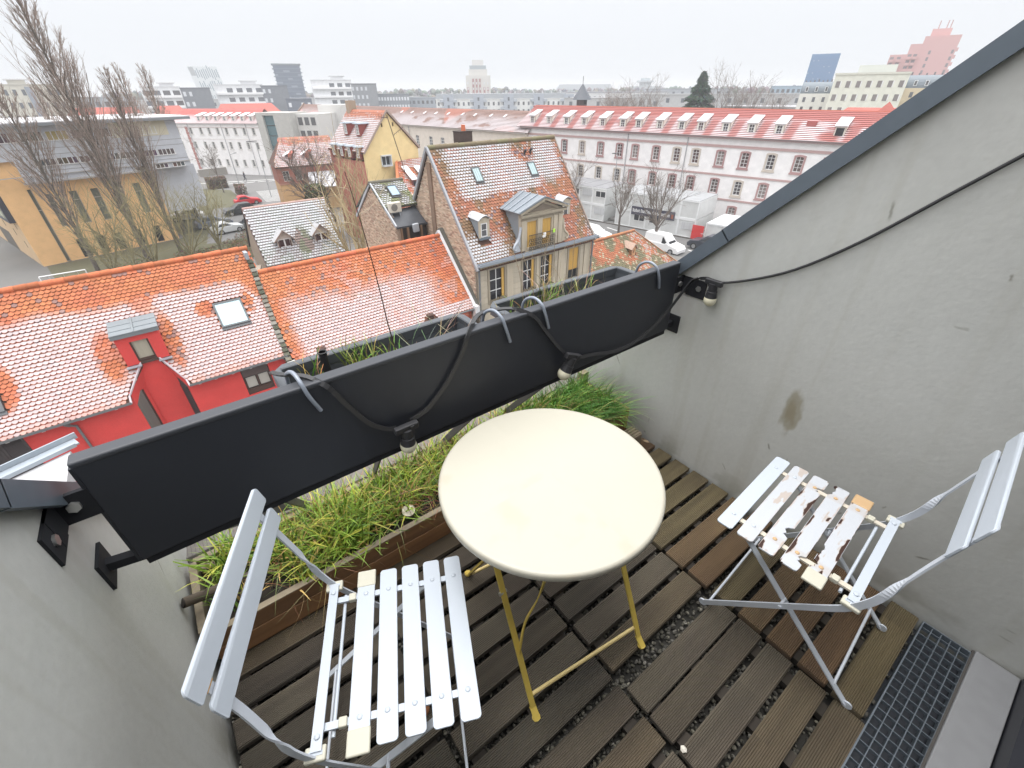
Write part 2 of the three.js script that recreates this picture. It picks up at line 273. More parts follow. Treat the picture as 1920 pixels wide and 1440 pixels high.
{ // door grating and threshold
  const t = thing('door_grating', 'galvanised steel grating strip between the deck and the door sill', 'grating', [0.8, 0, 0.265]);
  const gm = mat([0.2, 0.235, 0.27], 0.4, { metal: 0.5 });
  M('frame', [bx(-1.15, 0.835, -0.03, 0.003, -0.066, -0.062), bx(-1.15, 0.835, -0.03, 0.003, 0.062, 0.066), bx(0.831, 0.835, -0.03, 0.003, -0.062, 0.062)], gm, t);
  for (let i = 1; i < 5; i++) M('bearing_bar', bx(-1.15, 0.83, -0.03, 0.001, -0.062 + i * 0.0248 - 0.0012, -0.062 + i * 0.0248 + 0.0012), gm, t);
  for (let i = 0; i < 60; i++) { const x = 0.81 - i * 0.033; M('cross_bar', bx(x - 0.0011, x + 0.0011, -0.012, 0.0, -0.0615, 0.0615), gm, t); }
  M('tray', bx(-1.2, 0.846, -0.07, -0.066, -0.07, 0.07), mat([0.035, 0.04, 0.05], 0.5), t);
  const s = thing('door_sill', 'worn grey stone door sill beside the steel grating', 'sill', [0.6, 0, 0.39]);
  M('slab', [rbx(-1.2, 1.048, -0.1, 0.012, -0.055, 0.052, 0.004)], mat([0.27, 0.275, 0.285], 0.6, { map: TX.mottle, bumpMap: TX.fine, bumpScale: 0.001 }), s);
  M('seal', bx(-1.2, 1.048, -0.03, 0.004, -0.062, -0.0555), mat([0.07, 0.065, 0.06], 0.7), s);
  const h = thing('dormer_front', 'dark framed glazed door wall behind the terrace at the lower right corner', 'door wall', [0.65, 0, 0.5]);
  M('frame', [bx(-1.1, 1.1, -0.1, 0.09, -0.055, 0.03), bx(0.93, 1.1, 0.09, 2.2, -0.05, 0.03), bx(-1.1, -0.93, 0.09, 2.2, -0.05, 0.03), bx(-1.1, 1.1, 2.2, 2.4, -0.05, 0.03), bx(-0.05, 0.05, 0.09, 2.2, -0.04, 0.02)], mat([0.03, 0.032, 0.04], 0.45), h);
  for (const a of [[-0.93, -0.05], [0.05, 0.93]]) M('pane', bx(a[0], a[1], 0.09, 2.2, -0.02, -0.012), mat([0.05, 0.055, 0.06], 0.06), h);
  M('roof_over', slab([[-3.5, 2.45, 0], [3.5, 2.45, 0], [3.5, 4.2, 1.8], [-3.5, 4.2, 1.8]], 0.2), mZinc, h);
}
// guard panel on wall brackets
{
  const t = thing('guard_panel', 'long black metal guard panel across the open front of the terrace', 'panel', [0.64, 0.67, -1.0]);
  M('panel_sheet', [rbx(-0.956, 0.957, 0, 0.3, -0.02, 0.0, 0.004)], mBlack, t);
  M('top_flange', rbx(-0.958, 0.959, 0.288, 0.303, -0.036, 0.002, 0.006, 3), mPanelTop, t);
  M('bottom_lip', bx(-0.95, 0.95, -0.022, -0.001, -0.045, -0.006), mBlackGloss, t);
  for (const q of [bx(-0.962, -0.9565, 0.0, 0.287, -0.05, -0.004), bx(0.9575, 0.963, 0.0, 0.287, -0.05, -0.004)]) M('side_edge', q, mBlack, t);
  const br = (s) => { // upper angle bracket, lower arm with foot plate
    const wx = s < 0 ? -0.38 - 0.64 : 1.652 - 0.64, ex = s * 0.955, d = s;
    M('bracket', [bx(wx - d * 0.006, wx, 0.16, 0.235, 0.02, 0.105), bx(Math.min(wx, ex), Math.max(wx, ex), 0.165, 0.235, -0.012, -0.002), beam([wx - d * 0.004, 0.2, -0.008], [wx - d * 0.004, 0.2, 0.06], 0.006, 0.07)], mBlackGloss, t);
    for (const p of [[wx - d * 0.006, 0.2, 0.075, 0], [(wx + ex) / 2, 0.205, 0.0, 1]]) { const c = new THREE.CylinderGeometry(0.012, 0.012, 0.01, 6); if (p[3]) c.rotateX(Math.PI / 2); else c.rotateZ(Math.PI / 2); M('bolt', [c.translate(p[0], p[1], p[2])], mSteel, t); }
    M('arm', [beam([ex - d * 0.02, 0.0, -0.02], [wx, 0.015, -0.02], 0.022, 0.022), bx(wx - d * 0.007, wx, -0.028, 0.052, -0.06, 0.02)], mBlackGloss, t);
  };
  br(-1); br(1);
  for (const x of [-0.62, -0.33, 0.02, 0.36]) M('strut', beam([x - 0.04, -0.01, -0.03], [x + 0.03, -0.53, -0.5], 0.028, 0.006, [1, 0, 0.2]), mat([0.05, 0.048, 0.048], 0.6), t);
  M('strut', beam([-0.93, -0.0, -0.03], [-0.62, -0.5, -0.5], 0.028, 0.006, [1, 0, 0.2]), mat([0.05, 0.048, 0.048], 0.6), t);
}
// plastic planter boxes hung on the panel
const mPlastic = mat([0.075, 0.083, 0.093], 0.42, { bumpMap: TX.fine, bumpScale: 0.0006 }), mHook = mat([0.25, 0.28, 0.33], 0.35, { metal: 0.2 });
function planter(label, x, W, hooks) {
  const t = thing('window_box', label, 'planter', [x, 0.745, -1.135], 0, { });
  const y1 = 0.185, g = [];
  const ring = (a, b, y, ya, bev) => { const s = shp([[-a, -b + bev], [-a + bev, -b], [a - bev, -b], [a, -b + bev], [a, b - bev], [a - bev, b], [-a + bev, b], [-a, b - bev]]); const p = new THREE.Path(); const c = a - 0.02, e = b - 0.02; p.moveTo(-c, -e); p.lineTo(-c, e); p.lineTo(c, e); p.lineTo(c, -e); p.lineTo(-c, -e); s.holes.push(p); const q = new THREE.ExtrudeGeometry(s, { depth: y - ya, bevelEnabled: true, bevelSize: 0.003, bevelThickness: 0.003, bevelSegments: 1 }); q.rotateX(-Math.PI / 2); q.translate(0, ya, 0); return q; };
  M('rim', ring(W, 0.082, y1, y1 - 0.028, 0.03), mPlastic, t);
  const s = W - 0.02, d = 0.066;
  M('body', [slab([[-s, y1 - 0.02, d], [-s + 0.03, 0, d - 0.02], [s - 0.03, 0, d - 0.02], [s, y1 - 0.02, d]], 0.004), slab([[s, y1 - 0.02, -d], [s - 0.03, 0, -d + 0.02], [-s + 0.03, 0, -d + 0.02], [-s, y1 - 0.02, -d]], 0.004), slab([[-s, y1 - 0.02, -d], [-s + 0.03, 0, -d + 0.02], [-s + 0.03, 0, d - 0.02], [-s, y1 - 0.02, d]], 0.004), slab([[s, y1 - 0.02, d], [s - 0.03, 0, d - 0.02], [s - 0.03, 0, -d + 0.02], [s, y1 - 0.02, -d]], 0.004), bx(-s + 0.03, s - 0.03, 0, 0.006, -d + 0.02, d - 0.02)], mPlastic, t);
  M('soil', bx(-s + 0.01, s - 0.01, 0.1, 0.13, -d + 0.012, d - 0.012), mat([0.03, 0.024, 0.018], 0.95, { map: TX.fine }), t);
  for (const h of hooks) M('hook', tube([[h - x - 0.012, 0.18, 0.045], [h - x - 0.01, 0.232, 0.062], [h - x, 0.25, 0.095], [h - x + 0.006, 0.237, 0.13], [h - x + 0.012, 0.205, 0.1425], [h - x + 0.03, 0.15, 0.1415]], 0.0052, 24, 8), mHook, t);
  return t;
}
planter('anthracite plastic window box with a tall bare twig behind the middle of the guard panel', 0.38, 0.3, [0.11, 0.7]);
planter('anthracite plastic window box with straw stalks behind the right part of the guard panel', 1.125, 0.335, [0.86, 1.44]);

// string light along the panel and up the right wall
{
  const t = thing('string_light', 'black festoon cable with three cream bulbs looped over the panel and up the right wall', 'string light', [0.64, 0.97, -0.99]);
  const o = p => [p[0] - 0.64, p[1] - 0.97, p[2] + 0.99], nz = () => [0, 0.25, 1], cm = mat([0.03, 0.03, 0.032], 0.4);
  const strap = (P, n = nz, k = 30) => M('cable', ribbon(P.map(o), n, 0.0125, 0.005, k), cm, t);
  const fz = -0.99;
  strap([[0.075, 0.955, -1.15], [0.085, 0.975, -1.09], [0.135, 0.979, -1.03], [0.17, 0.955, -0.99], [0.2, 0.89, fz], [0.245, 0.805, fz], [0.29, 0.762, fz], [0.315, 0.757, fz + 0.006]], k => k < 0.35 ? [0, 1, 0.15] : [0, 0.2, 1]);
  strap([[0.362, 0.762, fz + 0.006], [0.42, 0.775, fz], [0.49, 0.835, fz], [0.55, 0.915, fz], [0.572, 0.965, fz + 0.002], [0.6, 0.983, -1.01], [0.66, 0.977, -1.07], [0.71, 0.975, -1.085], [0.77, 0.985, -1.03], [0.82, 0.96, -0.992], [0.87, 0.895, fz], [0.93, 0.815, fz], [0.965, 0.778, fz + 0.006]], k => (k > 0.42 && k < 0.68) ? [0, 1, 0.3] : [0, 0.2, 1], 50);
  strap([[1.0, 0.748, fz + 0.006], [1.05, 0.727, fz], [1.12, 0.715, fz], [1.22, 0.695, fz + 0.01], [1.34, 0.693, fz + 0.01], [1.46, 0.728, fz + 0.008], [1.56, 0.785, fz + 0.006], [1.61, 0.855, -0.97], [1.63, 0.905, -0.95], [1.636, 0.925, -0.9], [1.636, 0.924, -0.865]], k => k > 0.85 ? [1, 0, 0] : [0, 0.3, 1], 50);
  M('cable', tube([[1.638, 0.922, -0.845], [1.64, 0.945, -0.78], [1.642, 1.03, -0.615], [1.642, 1.156, -0.461], [1.642, 1.339, -0.287], [1.642, 1.424, -0.207], [1.642, 1.75, 0.1], [1.64, 1.95, 0.35]].map(o), 0.0048, 40, 7), cm, t);
  const bulbM = mat([0.78, 0.74, 0.56], 0.35), sk = mat([0.03, 0.03, 0.033], 0.5);
  const lamp = (p, tilt, ry = 0) => {
    const q = o(p), E = new THREE.Euler(0.12, 0, tilt), place = g => { if (ry) g.rotateY(ry); else g.rotateX(E.x); g.rotateZ(E.z); g.translate(...q); return g; };
    const s = M('socket', [rbx(-0.036, 0.036, -0.01, 0.012, -0.009, 0.009, 0.004), new THREE.CylinderGeometry(0.0165, 0.017, 0.034, 20).translate(0, -0.02, 0), new THREE.CylinderGeometry(0.0185, 0.0225, 0.024, 20).translate(0, -0.048, 0), new THREE.TorusGeometry(0.0185, 0.0022, 6, 20).rotateX(Math.PI / 2).translate(0, -0.036, 0), bx(0.009, 0.02, -0.02, 0.008, -0.004, 0.012)].map(place), sk, t);
    const b = new THREE.LatheGeometry([[0.0225, -0.06], [0.0245, -0.07], [0.023, -0.08], [0.018, -0.089], [0.01, -0.0945], [0.0001, -0.096]].map(a => new THREE.Vector2(a[0], a[1])).reverse(), 24);
    M('bulb', [place(b)], bulbM, s);
  };
  lamp([0.338, 0.758, -0.966], 0); lamp([0.985, 0.765, -0.964], -0.42); lamp([1.618, 0.925, -0.852], 0.02, Math.PI / 2);
  M('tape', ribbon([[1.648, 0.92, -0.885], [1.646, 0.885, -0.88], [1.648, 0.85, -0.872], [1.648, 0.815, -0.878]].map(o), () => [1, 0, 0], 0.014, 0.0008, 12), mat([0.62, 0.64, 0.63], 0.2), t, { label: 'torn strip of clear tape under the wall end of the cable' });
}
// wooden planter
const boxM = [[0.33, 0.175, 0.085], [0.28, 0.15, 0.075]].map(c => mat(c, 0.6, { map: woodTone, bumpMap: woodTone, bumpScale: 0.0015 })), greyWood = mat([0.30, 0.25, 0.18], 0.8, { map: woodTone, bumpMap: woodTone, bumpScale: 0.002 });
{
  const t = thing('wooden_planter', 'long weathered wooden planter trough along the foot of the guard panel', 'planter', [0.62, 0, -1.295]);
  M('front_board', rbx(-0.97, 0.95, 0.005, 0.086, 0.15, 0.175, 0.003), boxM[0], t);
  M('front_board', rbx(-0.97, 0.95, 0.088, 0.158, 0.15, 0.174, 0.003), boxM[1], t);
  M('top_edge', bx(-0.97, 0.95, 0.1585, 0.162, 0.151, 0.1735), greyWood, t);
  M('back_board', rbx(-0.97, 0.95, 0.0, 0.165, -0.175, -0.15, 0.003), greyWood, t);
  M('end_board', rbx(-0.985, -0.9605, 0.0, 0.17, -0.15, 0.149, 0.003), greyWood, t);
  M('end_board', rbx(0.9505, 0.975, 0.0, 0.165, -0.15, 0.178, 0.003), boxM[0], t);
  M('corner_post', [bx(0.9, 0.945, 0.02, 0.26, -0.148, -0.105), bx(-0.955, -0.91, 0.02, 0.15, -0.148, -0.11)], greyWood, t);
  M('soil', bx(-0.955, 0.945, 0.02, 0.125, -0.145, 0.146), mat([0.03, 0.024, 0.018], 0.95, { map: TX.fine }), t);
  const b = thing('timber_offcut', 'short grooved timber offcut wedged between the planter end and the right wall', 'wood block', [1.53, 0, -1.045]);
  M('block', rbx(-0.05, 0.05, 0.0, 0.075, -0.035, 0.04, 0.003), greyWood, b); for (let i = 0; i < 4; i++) M('ridge', bx(-0.049, 0.049, 0.0755, 0.08, -0.03 + i * 0.018, -0.02 + i * 0.018), greyWood, b);
  const lg = thing('branch_stub', 'sawn dead branch lying across the left end of the wooden planter', 'branch', [-0.3, 0.19, -1.24]);
  const bark = mat([0.09, 0.07, 0.05], 0.9, { map: TX.fine, bumpMap: TX.fine, bumpScale: 0.006 });
  M('bark', new THREE.TubeGeometry(new THREE.CatmullRomCurve3([V(-0.07, 0.055, 0.02), V(-0.02, 0.03, 0.005), V(0.06, 0.01, -0.005), V(0.16, -0.03, -0.02)]), 16, 0.016, 10), bark, lg); M('cut_end', new THREE.SphereGeometry(0.0158, 10, 8).scale(0.4, 1, 1).rotateZ(-0.4).translate(-0.07, 0.055, 0.02), mat([0.03, 0.025, 0.02], 0.9), lg);
  const sl = thing('ground_light', 'small green garden light with cream cap at the front edge of the grass', 'garden light', [0.365, 0.1, -1.205]);
  M('body', new THREE.CylinderGeometry(0.024, 0.02, 0.1, 20).rotateX(0.25).translate(0, 0.02, 0), mat([0.07, 0.13, 0.06], 0.5), sl); M('cap', new THREE.CylinderGeometry(0.0255, 0.025, 0.008, 24).rotateX(0.25).translate(0, 0.073, 0.014), mat([0.6, 0.55, 0.42], 0.5), sl);
}
// grass
function bladeG(seg = 5, bend = 0.7, w = 0.004) { const pos = [], idx = []; for (let i = 0; i <= seg; i++) { const t = i / seg, a = bend * t * t, y = t * (1 - 0.25 * a), z = 0.75 * a, ww = w * (1 - t * t * 0.94); pos.push(-ww, y, z, ww, y, z + 0.0008); if (i < seg) { const k = i * 2; idx.push(k, k + 1, k + 2, k + 1, k + 3, k + 2); } } const g = new THREE.BufferGeometry(); g.setAttribute('position', new THREE.Float32BufferAttribute(pos, 3)); g.setIndex(idx); return prep(g); }
const leafM = mat([1, 1, 1], 0.55, { side: THREE.DoubleSide });
{
  const A = [], B = [], D = [];
  const green = () => { const k = rnd(), v = rr(0.7, 1.25); return (k < 0.62 ? [0.23, 0.36, 0.045] : k < 0.82 ? [0.46, 0.46, 0.07] : k < 0.93 ? [0.09, 0.19, 0.034] : [0.48, 0.33, 0.11]).map(c => c * v); };
  for (let i = 0; i < 5200; i++) {
    const x = -0.31 + 1.55 * Math.pow(rnd(), 0.95), z = rr(-1.445, -1.15); const cl = fbm(x * 9, z * 12, 91, 3); if (cl < 0.36 || (x < -0.1 && z > -1.3 && rnd() < 0.7)) continue;
    const L = rr(0.07, 0.19) * (0.6 + cl * 0.8) * (z > -1.19 ? 0.7 : 1);
    A.push([TRS([x, 0.115, z], [rr(-0.5, 0.6), rr(0, 6.28), rr(-0.3, 0.3)], [rr(0.45, 1.25), L * rr(0.7, 1.25), L * rr(0.4, 1.5)]), green()]);
  }
  for (let i = 0; i < 3300; i++) {
    const x = rr(1.02, 1.55), z = rr(-1.45, -1.15), L = rr(0.14, 0.28) * (x < 1.12 ? 0.8 : 1); if (fbm(x * 10, z * 10, 93, 2) < 0.33) continue; const v = rr(0.6, 1.3), k = rnd();
    B.push([TRS([x, 0.11, z], [rr(-0.55, 0.75), rr(-1.2, 1.2), rr(-0.35, 0.35)], [rr(0.35, 0.62), L, L * rr(0.3, 1.1)]), (k < 0.75 ? [0.12, 0.30, 0.055] : k < 0.92 ? [0.30, 0.44, 0.07] : [0.45, 0.34, 0.13]).map(c => c * v)]);
  }
  for (let i = 0; i < 2600; i++) { const x = rr(-0.25, 1.3), z = rr(-1.46, -1.14), L = rr(0.07, 0.2); if (fbm(x * 6 + 3, z * 8, 95, 2) < 0.42) continue; D.push([TRS([x, 0.12, z], [rr(-1.1, 1.1), rr(0, 6.28), rr(-0.9, 0.9)], [rr(0.25, 0.5), L, L * rr(0.4, 1.6)]), [0.42, 0.3, 0.13].map(c => c * rr(0.5, 1.2))]); }
  for (let i = 0; i < 260; i++) D.push([TRS([rr(0.35, 1.0), 0.13, rr(-1.46, -1.4)], [rr(-0.2, 0.2), rr(0, 6.28), rr(-0.2, 0.2)], [0.35, rr(0.1, 0.2), 0.05]), [0.2, 0.11, 0.06].map(c => c * rr(0.6, 1.3))]);
  inst('grass', bladeG(), leafM, A); inst('tall_grass', bladeG(6, 0.9), leafM, B); inst('dry_grass', bladeG(5, 1.2, 0.003), leafM, D);
  // plants in the window boxes
  const P = [], Q = [];
  const tuft = (x, z, n, h, sp) => { for (let i = 0; i < n; i++) P.push([TRS([x + rr(-sp, sp), 0.885, z + rr(-0.04, 0.04)], [rr(-0.5, 0.5), rr(0, 6.28), rr(-0.5, 0.5)], [rr(0.3, 0.6), h * rr(0.6, 1.2), h * 0.7]), rnd() < 0.55 ? [0.18, 0.27, 0.05].map(c => c * rr(0.7, 1.3)) : [0.5, 0.38, 0.14].map(c => c * rr(0.6, 1.2))]); };
  tuft(0.31, -1.16, 60, 0.1, 0.04); tuft(0.17, -1.16, 16, 0.11, 0.03); tuft(0.4, -1.16, 12, 0.08, 0.03); tuft(1.02, -1.16, 45, 0.12, 0.03); tuft(0.9, -1.15, 26, 0.08, 0.06); tuft(1.2, -1.15, 26, 0.09, 0.1); tuft(0.82, -1.15, 8, 0.1, 0.02);
  for (let i = 0; i < 70; i++) Q.push([TRS([rnd() < 0.6 ? rr(0.9, 1.35) : rr(0.45, 0.68), 0.88, rr(-1.21, -1.11)], [rr(-0.9, 0.9), rr(0, 6.28), rr(-0.9, 0.9)], [0.22, rr(0.1, 0.26), rr(0.02, 0.2)]), [0.5, 0.42, 0.3].map(c => c * rr(0.6, 1.2))]);
  inst('window_box_grass', bladeG(), leafM, P); inst('straw_stems', bladeG(5, 0.8, 0.003), leafM, Q);
  const tw = thing('bare_twig', 'tall thin bare sapling rising from the middle window box', 'plant', [0.415, 0.88, -1.15]);
  const tm = mat([0.06, 0.04, 0.03], 0.8), pale = mat([0.45, 0.36, 0.25], 0.8);
  { const S = [[0, 0, 0], [-0.006, 0.06, 0], [-0.012, 0.12, 0.0], [-0.014, 0.2, -0.006], [-0.018, 0.27, -0.01], [-0.024, 0.34, -0.01], [-0.03, 0.4, -0.01], [-0.038, 0.47, -0.012], [-0.045, 0.52, -0.012]]; M('stem', S.slice(1).map((q, i) => rod(S[i], q, 0.0021 - i * 0.00016, 0.0021 - (i + 1) * 0.00016, 6)), tm, tw); M('tip', [rod([-0.045, 0.52, -0.012], [-0.052, 0.58, -0.014], 0.0008, 0.0006, 4), rod([-0.052, 0.58, -0.014], [-0.05, 0.64, -0.01], 0.0006, 0.0003, 4)], pale, tw); }
  const tg = []; for (const [y, s, l] of [[0.22, 1, 0.07], [0.26, -1, 0.09], [0.33, 1, 0.06], [0.38, -1, 0.06], [0.42, 1, 0.07], [0.46, -1, 0.05], [0.19, -1, 0.07]]) tg.push(tube([[-0.02 - y * 0.03, y, -0.01], [-0.02 + s * l * 0.5, y + 0.02, -0.015], [-0.02 + s * l, y + 0.055 * (s > 0 ? 1 : 0.5), -0.02]], 0.0007, 8, 4)); M('side_twig', tg, pale, tw);
  const st = thing('dry_stalk', 'pale dry branching stalk leaning from the right window box in front of the stone facade', 'plant', [1.06, 0.88, -1.17]);
  const sg = []; for (let i = 0; i < 9; i++) { const x = rr(-0.14, 0.12), h = rr(0.12, 0.3), l = rr(-0.1, 0.06); sg.push(tube([[x, 0, 0], [x + l * 0.4, h * 0.6, rr(-0.02, 0.02)], [x + l, h, rr(-0.03, 0.03)]], 0.0011, 10, 4), tube([[x + l * 0.4, h * 0.6, 0], [x + l * 0.4 + rr(-0.05, 0.05), h * 0.9, 0.01]], 0.0006, 6, 3)); } M('stem', sg, pale, st);
  const pk = thing('plant_peg', 'short black plastic peg standing in the left end of the middle window box', 'peg', [0.21, 0.88, -1.16]); M('tube', new THREE.CylinderGeometry(0.011, 0.011, 0.085, 12, 1, true).translate(0, 0.04, 0), mat([0.02, 0.02, 0.022], 0.5, { side: THREE.DoubleSide }), pk); M('collar', new THREE.TorusGeometry(0.0115, 0.002, 5, 14).rotateX(Math.PI / 2).translate(0, 0.083, 0), mat([0.03, 0.03, 0.03], 0.5), pk);
}
{ // eaves gutter, mesh and lower roof seen under and beside the panel
  const t = thing('eaves_gutter', 'pale zinc gutter at the roof edge behind the wooden planter', 'gutter', [0.62, 0, -1.8]);
  const g = []; for (let i = 0; i < 8; i++) { const a = Math.PI * (1 + i / 8), b = Math.PI * (1 + (i + 1) / 8); g.push(slab([[-1.0, 0.06 + 0.06 * Math.sin(a), 0.06 * Math.cos(a)], [-1.0, 0.06 + 0.06 * Math.sin(b), 0.06 * Math.cos(b)], [1.02, 0.06 + 0.06 * Math.sin(b), 0.06 * Math.cos(b)], [1.02, 0.06 + 0.06 * Math.sin(a), 0.06 * Math.cos(a)]], 0.002)); }
  const gz = mat([0.2, 0.215, 0.235], 0.5, { map: TX.mottle }); M('trough', g, gz, t); M('front_bead', rod([-1.0, 0.062, -0.062], [1.02, 0.062, -0.062], 0.008), mZincPale, t);
  const lg = M('roof_ledge', slab([[-1.0, 0.12, 0.27], [1.02, 0.12, 0.27], [1.02, 0.05, 0.06], [-1.0, 0.05, 0.06]], 0.02), mat([0.17, 0.155, 0.14], 0.85, { map: TX.fine }), t);
  const w = thing('bird_mesh', 'fine wire mesh strip under the left end of the guard panel', 'wire mesh', [-0.36, 0.17, -1.5]); const wm = mat([0.06, 0.055, 0.05], 0.6), ws = [];
  for (let i = 0; i < 46; i++) ws.push(rod([i * 0.0125, 0, 0.02], [i * 0.0125 + 0.004, 0.015, -0.2], 0.0006, 0.0006, 4)); for (let j = 0; j < 5; j++) ws.push(rod([0, j * 0.003, 0.02 - j * 0.05], [0.57, j * 0.003, 0.02 - j * 0.05], 0.0006, 0.0006, 4)); M('wire', ws, wm, w, { kind: 'stuff' });
  const lr = thing('lower_roof', 'snow dusted white lower roof with zinc gutter beyond the left wall', 'roof', [-1.25, -0.6, -3.75]);
  M('snow_sheet', slab([[-3, 0.0, 2.2], [0.1, 0.0, 2.2], [0.1, 0, -0.09], [-3, 0, 1.15]], 0.1), mat([0.62, 0.62, 0.63], 0.8, { map: TX.snow }), lr);
  M('gutter', [beam([-3, 0.02, 1.09], [0.14, 0.02, -0.166], 0.09, 0.012), beam([-3, 0.04, 1.03], [0.14, 0.04, -0.226], 0.012, 0.05), beam([-3, 0.03, 1.15], [0.14, 0.03, -0.106], 0.02, 0.03)], mZincPale, lr);
}

for (const [l, x, z, r, c] of [['curled orange brown dead leaf on the deck under the left chair', 0.113, -0.605, 0.5, [0.3, 0.12, 0.05]], ['pale dry leaf at the foot of the right wall', 1.62, -1.0, 1.9, [0.33, 0.24, 0.15]], ['small brown leaf on the boards right of the table', 1.02, -0.7, 2.6, [0.2, 0.12, 0.06]]]) {
  const g = new THREE.SphereGeometry(0.02, 10, 6, 0, 6.28, 0, 1.1).scale(1, 0.5, 0.55), f = thing('fallen_leaf', l, 'leaf', [x, 0.0, z], r); M('blade', g, mat(c, 0.8, { side: THREE.DoubleSide }), f); M('stalk', rod([0.015, 0.006, 0], [0.035, 0.003, 0.004], 0.0008, 0.0006, 4), mat(c, 0.8), f);
}
// ---------- bistro table and chairs ----------
{
  const t = thing('bistro_table', 'round cream bistro table with yellow folding legs on the deck', 'table', [0.579, 0, -0.615]);
  const top = mat([0.46, 0.44, 0.365], 0.42, { map: tex(256, 256, (u, v) => { const k = 0.95 + 0.06 * fbm(u * 5, v * 5, 101, 4); const r = sst(0.62, 0.9, fbm(u * 9, v * 9, 103, 4)) * 0.10; return [k, k * (1 - r * 0.5), k * (1 - r)]; }, 0.7) });
  const yel = mat([0.70, 0.52, 0.11], 0.45, { map: TX.fine }), cream = mat([0.70, 0.55, 0.24], 0.45);
  M('tabletop', new THREE.LatheGeometry([[0.0001, 0.709], [0.286, 0.709], [0.2925, 0.7075], [0.2962, 0.702], [0.2962, 0.69], [0.293, 0.685], [0.288, 0.687], [0.285, 0.703], [0.0001, 0.7035]].map(p => new THREE.Vector2(...p)), 96), top, t);
  const o = p => [p[0] - 0.579, p[1], p[2] + 0.615], A = [0.373, 0.006, -0.408], B = [0.784, 0.006, -0.353], C = [0.456, 0.006, -0.903], D = [0.867, 0.006, -0.848];
  const leg = (f, d) => { const top_ = [f[0] + d[0], 0.69, f[2] + d[1]], q = [f[0] + d[0] * 0.02, 0.03, f[2] + d[1] * 0.02];
    const ft = new THREE.CylinderGeometry(0.0125, 0.0125, 0.005, 16).translate(...o([f[0] - d[0] * 0.035, 0.006, f[2] - d[1] * 0.035]));
    const l = M('leg', [beam(o(q), o(top_), 0.0065, 0.0165, [1, 0, 0.13]), beam(o([f[0] - d[0] * 0.06, 0.006, f[2] - d[1] * 0.06]), o([f[0] + d[0] * 0.03, 0.03, f[2] + d[1] * 0.03]), 0.02, 0.005, [0, 1, 0]), ft], yel, t);
    M('foot_rivet', new THREE.SphereGeometry(0.0045, 8, 6).scale(1, 0.6, 1).translate(...o([f[0] - d[0] * 0.035, 0.0095, f[2] - d[1] * 0.035])), mat([0.4, 0.33, 0.2], 0.4, { metal: 0.5 }), l); };
  const d1 = [0.055, -0.36], d2 = [-0.055, 0.365]; leg(A, d1); leg(B, d1); leg(C, d2); leg(D, d2);
  const at = (f, d, k) => o([f[0] + d[0] * k, 0.006 + 0.684 * k, f[2] + d[1] * k]);
  M('stretcher', rod(at(A, d1, 0.075), at(B, d1, 0.075), 0.006, 0.006, 12), cream, t); M('stretcher', rod(at(C, d2, 0.09), at(D, d2, 0.09), 0.006, 0.006, 12), cream, t);
  M('brace', ribbon([at(A, d1, 0.26), o([0.4, 0.36, -0.49]), o([0.425, 0.5, -0.465]), o([0.44, 0.69, -0.44])], k => [1 - k, 0, 0.2 + k], 0.013, 0.003, 16), yel, t); M('brace', ribbon([at(B, d1, 0.52), o([0.68, 0.5, -0.47]), o([0.58, 0.6, -0.43]), o([0.54, 0.69, -0.42])], k => [0.3, 1, 0.2], 0.009, 0.003, 16), yel, t);
  M('pivot', [rod(at(A, d1, 0.52).map((v, i) => v - (i === 0 ? 0.012 : 0)), at(A, d1, 0.52).map((v, i) => v + (i === 0 ? 0.012 : 0)), 0.006)], mSteel, t);
  M('top_rail', [beam(o([0.44, 0.694, -0.765]), o([0.82, 0.694, -0.708]), 0.02, 0.012), beam(o([0.405, 0.694, -0.52]), o([0.785, 0.694, -0.465]), 0.02, 0.012)], yel, t);
}
const rustTex = (amt, sd) => tex(512, 128, (u, v) => {
  const e = Math.min(v, 1 - v), b = fbm(u * 30, v * 8, sd + 5, 3), k = 0.96 + 0.04 * b; let c = [k, k, k];
  const edge = sst(0.13, 0.0, e + 0.1 * (fbm(u * 20, v * 5, sd + 1, 3) - 0.5)) * sst(0.5, 0.62, fbm(u * 7, v > 0.5 ? 3.3 : 9.1, sd + 9, 3)); c = lerp3(c, [0.78, 0.42, 0.16], clamp(edge * amt * 1.3));
  const r = Math.min(Math.abs(u - 0.145), Math.abs(u - 0.855)); c = lerp3(c, [0.80, 0.5, 0.24], sst(0.05, 0.02, r) * 0.45 * amt);
  const n = fbm(u * 5 + sd, v * 1.6, sd, 4), core = sst(0.785 - amt * 0.1, 0.80 - amt * 0.1, n + 0.12 * sst(0.25, 0.0, e)) * (amt > 0.4 ? 1 : 0); c = lerp3(c, [0.80, 0.52, 0.3], sst(0.73 - amt * 0.1, 0.78 - amt * 0.1, n + 0.12 * sst(0.25, 0, e)) * 0.5);
  return lerp3(c, [0.085, 0.035, 0.022], core);
}, 1);
const paint = c => mat(c, 0.38, {}), mChair = paint([0.52, 0.57, 0.63]), mChairB = paint([0.60, 0.64, 0.70]), mCap = mat([0.56, 0.545, 0.45], 0.5), mCapTan = mat([0.55, 0.37, 0.2], 0.5), mOrange = mat([0.75, 0.42, 0.12], 0.5);
